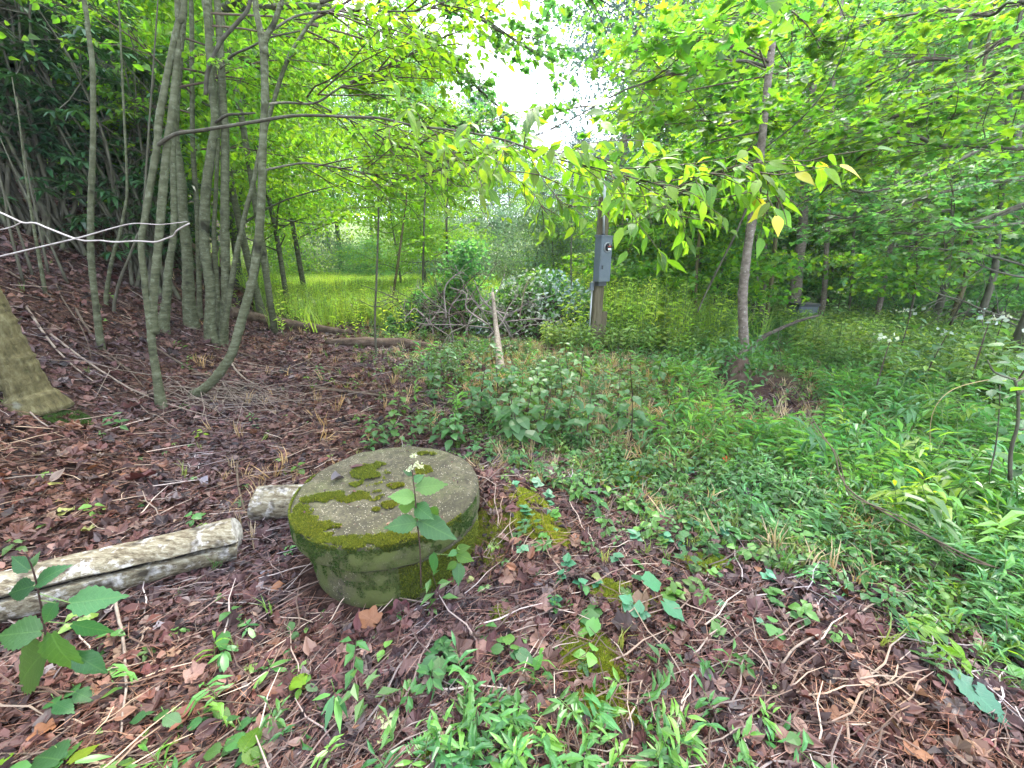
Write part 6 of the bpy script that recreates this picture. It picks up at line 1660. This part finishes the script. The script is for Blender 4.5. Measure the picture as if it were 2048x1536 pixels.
for i in range(64):
    u, v = 1560 + 560 * rng.random(), 800 + 460 * rng.random()
    if v - 800 > (u - 1480) * .95: continue
    g = G(u, v)
    plant(T_[i % 3 if i % 9 else 2], 'tall_sprig', ('yellow green' if (i % 3 if i % 9 else 2) == 2 else ('deep green' if i % 3 == 0 else 'fresh green')) + ' tall leafy shoot rising above the grass on the right', g[0], g[1], .30 + .22 * rng.random(), rng.random() * 6, 'tall leafy shoots in the grass on the right', (rng.normal(0, .15), rng.normal(0, .15)))
for i in range(26):
    u, v = 1800 + 270 * rng.random(), 1190 + 170 * rng.random(); g = G(u, v)
    plant(sr_me[i % 3] if i % 2 else T_[2], 'edge_weed', 'leafy weed with yellowish leaves sprawling at the right edge above the dock leaf', g[0], g[1], .12 + .08 * rng.random(), rng.random() * 6, 'sprawling weeds at the right edge', (rng.normal(0, .5), rng.normal(0, .5)))
# seedlings over the litter, left and centre
cnt = 0
while cnt < 130:
    x, y = sample_xy(rng, 1, .85, 4.2, 1.2, -58, 22); x, y = float(x[0]), float(y[0])
    if green(np.array(x), np.array(y)) > .8 or not clear_of_lid(x, y, .5) or not logclear(np.array(x), np.array(y)): continue
    if y < 1.5 or rng.random() < (.6 if x > -2.6 else .25):
        side = 'in front of the split log' if (x < -1.0 and y < 1.4) else ('behind the split log' if x < -1.0 else ('in the foreground below the well' if y < 1.4 else 'beyond the well'))
        plant(cr_me[cnt % 3], 'creeper_sprig', 'five leaved creeper sprig on the leaf litter ' + side, x, y, .035 + .035 * rng.random(), rng.random() * 6, 'creeper sprigs ' + side, (rng.normal(0, .2), rng.normal(0, .2)))
    else: continue
    cnt += 1
cnt = 0
while cnt < 135:
    u, v = 250 + rng.random() * 1300, 1340 + rng.random() ** .8 * 240
    if u < 900 and rng.random() < .8: continue
    if v < 1430 and rng.random() < .6: continue
    if u > 1330 and rng.random() < .6: continue
    g = G(u, v); side = 'left of' if u < 720 else ('at' if u < 1230 else 'right of')
    plant(lc_me[cnt % 3], 'lance_sprig', 'sprig of narrow bright green leaves at the bottom of the picture, %s its middle' % side, g[0], g[1], .08 + .08 * rng.random(), rng.random() * 6, 'narrow leaved sprigs %s bottom centre' % side, (rng.normal(0, .4), rng.normal(0, .4)))
    cnt += 1
# round leaved violets over the mossy ground
vi = [plant_proto('violet', 'plant', join([(*xf((t_big(.95, .14, .015, .1, .05, 7)[0], t_big(.95, .14, .015, .1, .05, 7)[1]), [math.cos(a_), math.sin(a_), .1], [0, 0, 1], [0, 0, .6 + .2 * math.sin(a_ * 3)], .6), 1) for a_ in np.arange(4) * 1.6 + i] + [(*tube(np.array([[0, 0, 0], [0, 0, .7]]), [.02, .02], 3), 0)]), [M['stem_dark'], M['weed' if i else 'bluegreen']], i) for i in range(2)]
cnt = 0
while cnt < 85:
    u, v = 1020 + rng.random() * 560, 900 + rng.random() * 380
    g = G(u, v)
    if abs(u - (1200 + (v - 1000) * .8)) > 260: continue
    plant(vi[cnt % 2], 'violet', 'low weed with round heart shaped leaves on the mossy ground right of the well', g[0], g[1], .035 + .05 * rng.random(), rng.random() * 6, 'round leaved weeds right of the well', (rng.normal(0, .25), rng.normal(0, .25)))
    cnt += 1
# the shrub at the right edge and the dry cane across the foreground
yE = 2.0
ts = thing('thorny_shrub', 'dark stemmed shrub with pale twiggy forks at the right edge of the picture', 'shrub', at_ground(PY(2030, 900, 1.9)[0], 1.9))
bS = np.array(ts.location)
for spec, w in [([(2020, 960), (2022, 900), (2035, 850), (2036, 790), (2028, 755)], 7), ([(2036, 790), (2060, 770), (2090, 740)], 5), ([(2030, 760), (1990, 745), (1975, 720)], 4), ([(2030, 765), (2060, 745), (2075, 700)], 4), ([(1978, 950), (1990, 900), (1998, 830), (2000, 770)], 3), ([(2040, 860), (2080, 850)], 4)]:
    q = smooth_path([PY(u, v, 1.9 + .02 * k) for k, (u, v) in enumerate(spec)], 4)
    V, F = tube(q - bS, np.linspace(pxr(w, q[0]), pxr(w * .6, q[-1]), len(q)), 6); link('stem', mesh('stem', V, F, M['bark_dark'], smooth=True), ts)
rr = R(66)
for k in range(40):
    p = PY(1975 + rr.random() * 80, 690 + rr.random() * 260, 1.85 + rr.random() * .25)
    leaf_part(ts, bS, (herb + [herb_y])[k % 4], p, rr.normal(0, 1, 3) * [1, 1, .4], norm(np.array([0, -.2, 1]) + rr.normal(0, .25, 3)), .05 + .04 * rr.random())
ca = [(1585, 772), (1605, 800), (1632, 850), (1668, 905), (1680, 950), (1705, 985), (1760, 1020), (1830, 1058), (1920, 1105), (2000, 1140), (2080, 1175)]
ysc = [2.55, 2.45, 2.3, 2.1, 2.0, 1.9, 1.8, 1.7, 1.6, 1.52, 1.45]
pc = [PY(u, v, y) for (u, v), y in zip(ca, ysc)]
b = pc[-1].copy(); tc_ = thing('arching_cane', 'twisted dry brown cane arching over the grass from the right edge', 'branch', b)
for k, off in enumerate((0, .018)):
    q = smooth_path(pc, 4); q = q + np.stack([off * np.sin(np.arange(len(q)) * .5), 0 * np.arange(len(q)), off * np.cos(np.arange(len(q)) * .5)], -1)
    V, F = tube(q - b, np.linspace(.002, .0065, len(q)) * (1 - .3 * k), 6, jit=.15, rng=R(5)); link('stem', mesh('stem', V, F, M['twig'], smooth=True), tc_)
for k in range(14):
    i = 4 + 2 * k; i = min(i, len(q) - 2)
    V, F = tube(wander(R(k), q[i], R(k + 9).normal(0, 1, 3) * [1, 1, .6], .05 + .08 * R(k).random(), 3, .2) - b, [.002, .0015, .001, .0007], 4); link('side_twig', mesh('side_twig', V, F, M['twig']), tc_)
pa = [PY(u, v, 2.4) for u, v in ((1860, 905), (1862, 840), (1880, 800), (1915, 775), (1975, 760), (2020, 755))]
b = pa[0]; t = thing('bowed_cane', 'thin pale yellow cane arching over the weeds at the right', 'cane', b)
V, F = tube(smooth_path(pa, 5) - b, .0018, 5); link('stem', mesh('stem', V, F, M['straw'], smooth=True), t)
# stump with sprouts beside the broken stick
gs = G(1465, 765); st = thing('stump', 'small dark stump sprouting green leaves below the broken stick', 'stump', gs)
V, F = tube(np.array([[0, 0, -.1], [0, 0, .15], [.01, 0, .34]]), [.2, .17, .14], 12, jit=.3, rng=R(8)); link('stump_wood', mesh('stump_wood', V, F, M['darklog'], smooth=True), st)
rr = R(9); n = 420; p = rr.normal(0, 1, (n, 3)) * [.21, .17, .15] + [0, -.02, .30]
link('sprouts', scatter(t_mid(.5), p, frames(norm(rr.normal(0, 1, (n, 3)) + [0, -.3, .5]), norm(rr.normal(0, .5, (n, 3)) + [0, 0, 1])), .06 + .03 * rr.random(n), rr, M['herb'], 'sprouts'), st)['kind'] = 'stuff'
for s_ in range(5):
    V, F = tube(wander(R(s_), [rr.normal(0, .06), rr.normal(0, .06), .1], [rr.normal(0, .3), rr.normal(0, .3), 1], .28, 4, .1), .004, 4); link('shoot', mesh('shoot', V, F, M['stem_green']), st)

MOSSP = []
for (u, v, rx, ry, n) in [(1170, 1310, .13, .15, 12000), (1225, 1190, .12, .09, 8000), (1200, 1420, .14, .08, 8000), (870, 1512, .10, .04, 5000), (1290, 1215, .11, .07, 6000), (1240, 950, .3, .16, 9000), (1080, 1060, .2, .14, 8000), (1210, 1330, .08, .12, 5000), (1050, 1000, .16, .12, 6000), (1000, 1230, .06, .04, 2000), (1420, 1130, .15, .08, 4000)]:
    g = G(u, v); MOSSP.append((g[0], g[1], rx, ry, n))
def mossmask(x, y):
    m = np.zeros_like(x)
    for (cx, cy, rx, ry, n) in MOSSP: m = np.maximum(m, np.exp(-(((x - cx) / rx) ** 2 + ((y - cy) / ry) ** 2) ** 2 * .8))
    return m
# ------------------------------------------------------------------ leaf litter
def litter_templates():
    out = []
    for i in range(4):
        r_ = R(i + 40); T = [t_mid(.55, .25, .35), t_soft(.5, .6, r_), t_mid(.3, .3, .2), (t_mid(.75, .1, .5)[0] + r_.normal(0, .07, (9, 3)), t_mid()[1])][i]
        out.append(T)
    return out
LT = litter_templates()
def litter_density(x, y):
    return np.clip(1.05 - .8 * green(x, y), .12, 1) * (1 - meadow(x, y)) * (1 - .85 * mossmask(x, y))
for k, T in enumerate(LT):
    N = (19000, 2400, 24000, 19000)[k]
    x, y = sample_xy(rng, int(N * 2.2), .7, 15, 1.38, -75, 70)
    x, y = where(x, y, litter_density(x, y), rng); x, y = x[:N], y[:N]
    r = R(1200 + k); Rm = lying(r, x, y, .38)
    s = (.018 + .042 * r.random(len(x)) ** 1.8) * (1 + .12 * np.hypot(x, y)) * (1.7 if k == 1 else 1)
    p = np.stack([x, y, height(x, y) + .006 + .018 * r.random(len(x))], -1)
    tag(link('leaf_litter', scatter(T, p, Rm, s, r, M['litter'], 'leaf_litter')), kind='stuff')
M['litter_leaf'] = leaf_mat('whole_litter_leaf', [(0.05, 0.018, 0.017), (0.085, 0.035, 0.028), (0.17, 0.10, 0.075), (0.03, 0.012, 0.014), (0.13, 0.10, 0.095), (0.15, 0.06, 0.03), (0.07, 0.025, 0.022), (0.045, 0.018, 0.018)], .1, .6)
for k in range(3):
    T = [t_big(.5, 0, .01, .5, .4, 7, curl=.06, rng=R(51)), t_big(.6, 0, .012, .3, -.3, 7, curl=.03, rng=R(52)), t_soft(.4, .7, R(53))][k]
    x, y = sample_xy(rng, 2300, .7, 12, 1.35, -75, 70)
    x, y = where(x, y, litter_density(x, y) * (fbm(x * 1.7 + k * 9, y * 1.7, 95) * 2.4 - .75), rng)
    r = R(1250 + k); s = (.035 + .045 * r.random(len(x))) * (1 + .05 * np.hypot(x, y))
    tag(link('leaf_litter', scatter(T, np.stack([x, y, height(x, y) + .016 + .016 * r.random(len(x))], -1), lying(r, x, y, .42), s, r, M['litter_leaf'], 'leaf_litter')), kind='stuff')
# needles, straws and small twigs
for nm, N, T, s0, s1, mt in [('pine_needles', 40000, tube(np.array([[0, 0, 0], [0, .5, .03], [0, 1, 0]]), [.008, .01, .004], 3, cap=False), .05, .14, 'needle'),
                             ('fallen_twigs', 10500, tube(np.array([[0, 0, 0], [.04, .3, .03], [-.02, .65, .02], [0.03, 1, .05]]), [.012, .012, .01, .005], 4, cap=False), .08, .30, 'twigm')]:
    x, y = sample_xy(rng, N * 2, .7, 11, 1.4, -75, 68)
    x, y = where(x, y, np.clip(litter_density(x, y) + .06, 0, 1), rng); x, y = x[:N], y[:N]
    r = R(1300 + N); an = np.where(r.random(len(x)) < .55, r.normal(.5, .5, len(x)), r.random(len(x)) * 6.28)
    fw = np.stack([np.cos(an), np.sin(an), r.normal(0, .10, len(x))], -1)
    gx = ground_normal(x, y); fw = norm(fw - gx * np.sum(fw * gx, 1)[:, None] + gx * r.normal(0, .12, len(x))[:, None])
    p = np.stack([x, y, height(x, y) + .010 + .02 * r.random(len(x))], -1)
    mm = M['needle'] if mt == 'needle' else M['twigm'] if 'twigm' in M else M.setdefault('twigm', leaf_mat('small_twigs', [(.05, .03, .022), (.13, .08, .06), (.36, .28, .23)], .02, .8))
    tag(link(nm, scatter(T, p, frames(fw, gx), s0 + (s1 - s0) * r.random(len(x)) ** 2, r, mm, nm)), kind='stuff')
# brush of thin pale twigs radiating at the foot of the curved tree
b = G(430, 790); t = thing('twig_pile', 'spray of thin dry twigs fanning over the litter at the foot of the curved tree', 'twigs', b); r = R(77); tubes = []
for k in range(75):
    an = r.normal(-.6, .75); L = .3 + 1.1 * r.random() ** 2; x0, y0 = b[0] + r.normal(0, .25), b[1] + r.normal(0, .22)
    q = []
    for s_ in np.linspace(0, 1, 6): xx = x0 + math.cos(an) * L * s_; yy = y0 + math.sin(an) * L * s_; q.append([xx, yy, float(height(xx, yy)) + .03 + .10 * math.sin(s_ * 3) * r.random() + .02 * r.random()])
    tubes.append(tube(np.array(q) - b, np.linspace(.0045, .0015, 6), 4))
V, F, _ = join(tubes); link('twigs', mesh('twigs', V, F, M['twig_pale'], smooth=True), t)['kind'] = 'stuff'
# moss patches on the ground
for i, (cx, cy, rx, ry, n) in enumerate(MOSSP): moss_on_ground('ground_moss', '', cx, cy, rx, ry, n, 1400 + i, 'moss_ground', .017)

# larger fallen leaves, each a thing of its own
kinds = {'maple': [t_soft(.3, .45, R(1)), t_soft(.2, .9, R(2)), t_soft(.3, .2, R(12))], 'oval': [t_big(.5, 0, .01, .25, .3, 8, curl=.02, rng=R(3)), t_big(.42, 0, .012, .5, -.2, 8, curl=.05, rng=R(4))],
         'curled': [t_big(.55, 0, .015, .9, .5, 8, curl=.16, rng=R(5))], 'lobed': [t_oak(.5, R(6)), t_oak(1.0, R(7))]}
DM = {}
def dead(kind, colour, v=0):
    key = (kind, colour, v)
    if key not in DM: DM[key] = leafmesh('fallen_leaf', kinds[kind][v % len(kinds[kind])], M['dead ' + colour])
    return DM[key]
def fallen(kind, colour, p, an, s, label, group=None, tilt=.25, seed=0, on=None):
    r = R(seed + 7); x, y = np.array([p[0]]), np.array([p[1]])
    nr = (ground_normal(x, y)[0] if on is None else np.array([0, 0, 1.])) + r.normal(0, tilt, 3) * [1, 1, .2]
    o = link('fallen_leaf', dead(kind, colour, seed), None, mat4=mat4(p, [math.cos(an), math.sin(an), r.normal(0, .12)], nr, s))
    return tag(o, label, 'leaf', group)
def zone_name(u, v):
    if v > 1380: return 'at the bottom edge, ' + ('left' if u < 700 else ('middle' if u < 1350 else 'right'))
    if u > 1350: return 'on the bare soil at lower right'
    if u > 960: return 'on the mossy ground right of the well'
    if u < 560 and v < 1080: return 'on the litter behind the split log'
    if u < 620: return 'on the litter in front of the split log'
    return 'on the litter below the well'
for i, (u, v, kd, cl, s, an, lb) in enumerate([
    (995, 1155, 'oval', 'scarlet', .055, 1.2, 'bright orange red fallen leaf on the soil right of the well ring'),
    (1442, 925, 'maple', 'scarlet', .085, .3, 'red fallen leaf glowing among the green weeds right of centre'),
    (1240, 985, 'maple', 'scarlet', .05, 2.3, 'small reddish fallen leaf in the weeds behind the mossy bank'),
    (985, 1018, 'oval', 'orange brown', .06, 1.9, 'yellow orange fallen leaf beside the right rim of the cover'),
    (985, 992, 'oval', 'greyish', .055, 2.4, 'lilac grey fallen leaf just behind the yellow orange one'),
    (1062, 1212, 'maple', 'pinkish brown', .11, -.5, 'large pinkish lobed fallen leaf right below the well ring'),
    (805, 1370, 'maple', 'pinkish brown', .10, 1.2, 'pinkish grey maple leaf behind the pale oval leaves'),
    (845, 1430, 'curled', 'dark maroon', .12, .7, 'large dark maroon curled leaf beside the pale oval leaves'),
    (690, 1482, 'oval', 'orange brown', .10, .2, 'reddish ribbed oval leaf lying left of the pale oval leaves'),
    (700, 1385, 'maple', 'dark maroon', .10, 2.0, 'dark brown maple leaf above the pale oval leaves'),
    (820, 1220, 'maple', 'dark maroon', .10, 3.6, 'maroon fallen leaf lying below the foot of the well ring'),
    (752, 1215, 'oval', 'yellow green', .06, .1, 'greenish ribbed leaf at the foot of the well ring'),
    (90, 978, 'oval', 'yellow green', .09, 1.2, 'pale yellow green leaf lying on the bank at the left edge'),
    (400, 965, 'curled', 'greyish', .11, -.5, 'grey curled leaf lying behind the end of the split log'),
    (262, 965, 'maple', 'dark maroon', .16, .2, 'large dark red maple leaf on the litter behind the split log'),
    (240, 1232, 'oval', 'reddish brown', .11, .3, 'red brown oval leaf just in front of the split log'),
    (330, 1330, 'maple', 'greyish', .035, .5, 'tiny bluish grey fragment of leaf on the litter at lower left'),
    (1310, 1380, 'curled', 'greyish', .07, -1.2, 'grey violet curled leaf on the soil left of the stilt grass, lower right'),
    (1372, 1350, 'curled', 'greyish', .08, -1.0, 'dark grey folded leaf standing on edge at lower right of centre'),
    (1270, 1205, 'maple', 'tan', .11, -1.2, 'pale tan lobed leaf beside the moss under the violet'),
    (1800, 1410, 'oval', 'tan', .05, .4, 'small round tan leaf left of the large dock leaf'),
    (50, 1270, 'oval', 'reddish brown', .08, .4, 'reddish oval leaf beneath the big leaved plant at left')]):
    g = G(u, v); g[2] += .02
    fallen(kd, cl, g, an, s, lb, seed=i)
for i, (u, v, kd, cl, s, an, lb) in enumerate([(664, 966, 'curled', 'greyish', .10, 1.0, 'crumpled grey brown leaf lying on the mossy cover'), (700, 941, 'oval', 'dark maroon', .085, .2, 'flat dark red brown leaf on the cover beside the moss'),
                                               (820, 953, 'oval', 'pinkish brown', .04, .3, 'pinkish brown leaf on the cover behind the white flower tuft'), (773, 1056, 'curled', 'tan', .03, .2, 'small tan curled leaf scrap near the front rim of the cover')]):
    c_ = lid_pt(u, v); fallen(kd, cl, np.array([LID[0] + c_[0], LID[1] + c_[1], LZ + .016]), an, s, lb, seed=20 + i, on=1)
rng = R(1500); cols = ['reddish brown', 'reddish brown', 'dark maroon', 'dark maroon', 'tan', 'orange brown', 'greyish', 'pinkish brown', 'pinkish brown', 'yellow green']
n = 0
while n < 268:
    u = rng.random() * 2048; v = 850 + 690 * rng.random() ** .75
    g = G(u, v, 8)
    if not clear_of_lid(g[0], g[1], .5): continue
    if rng.random() > .15 + .85 * (1 - float(green(np.array(g[0]), np.array(g[1])))) : continue
    kd = rng.choice(['maple', 'oval', 'oval', 'oval', 'curled', 'curled']); cl = str(rng.choice(cols))
    if cl == 'yellow green' and rng.random() < .6: continue
    zn = zone_name(u, v); g[2] += .014 + .012 * rng.random()
    fallen(kd, cl, g, rng.random() * 6.28, (.045 + .06 * rng.random() ** 1.3) * (.72 if v > 1380 else 1), '%s %s fallen leaf %s' % (cl, kd, zn), '%s %s fallen leaves %s' % (cl, kd, zn), .3, seed=n)
    n += 1

# ------------------------------------------------------------------ labels of alike things told apart by their order
ORD = 'first second third fourth fifth sixth seventh eighth ninth tenth eleventh twelfth thirteenth fourteenth fifteenth sixteenth seventeenth eighteenth'.split()
bk = {}
for o in list(C.objects):
    if o.get('category') and o.parent is None: bk.setdefault(o['label'], []).append(o)
for lb, os_ in bk.items():
    if 2 <= len(os_) <= 18 and len(lb.split()) <= 13 and 'fallen leaf' not in lb:
        os_.sort(key=lambda o: o.location[0] / max(.3, o.location[1]))
        for i, o in enumerate(os_):
            o['label'] = lb + ', ' + (('leftmost' if i == 0 else 'rightmost') if i in (0, len(os_) - 1) else ORD[i] + ' from left')
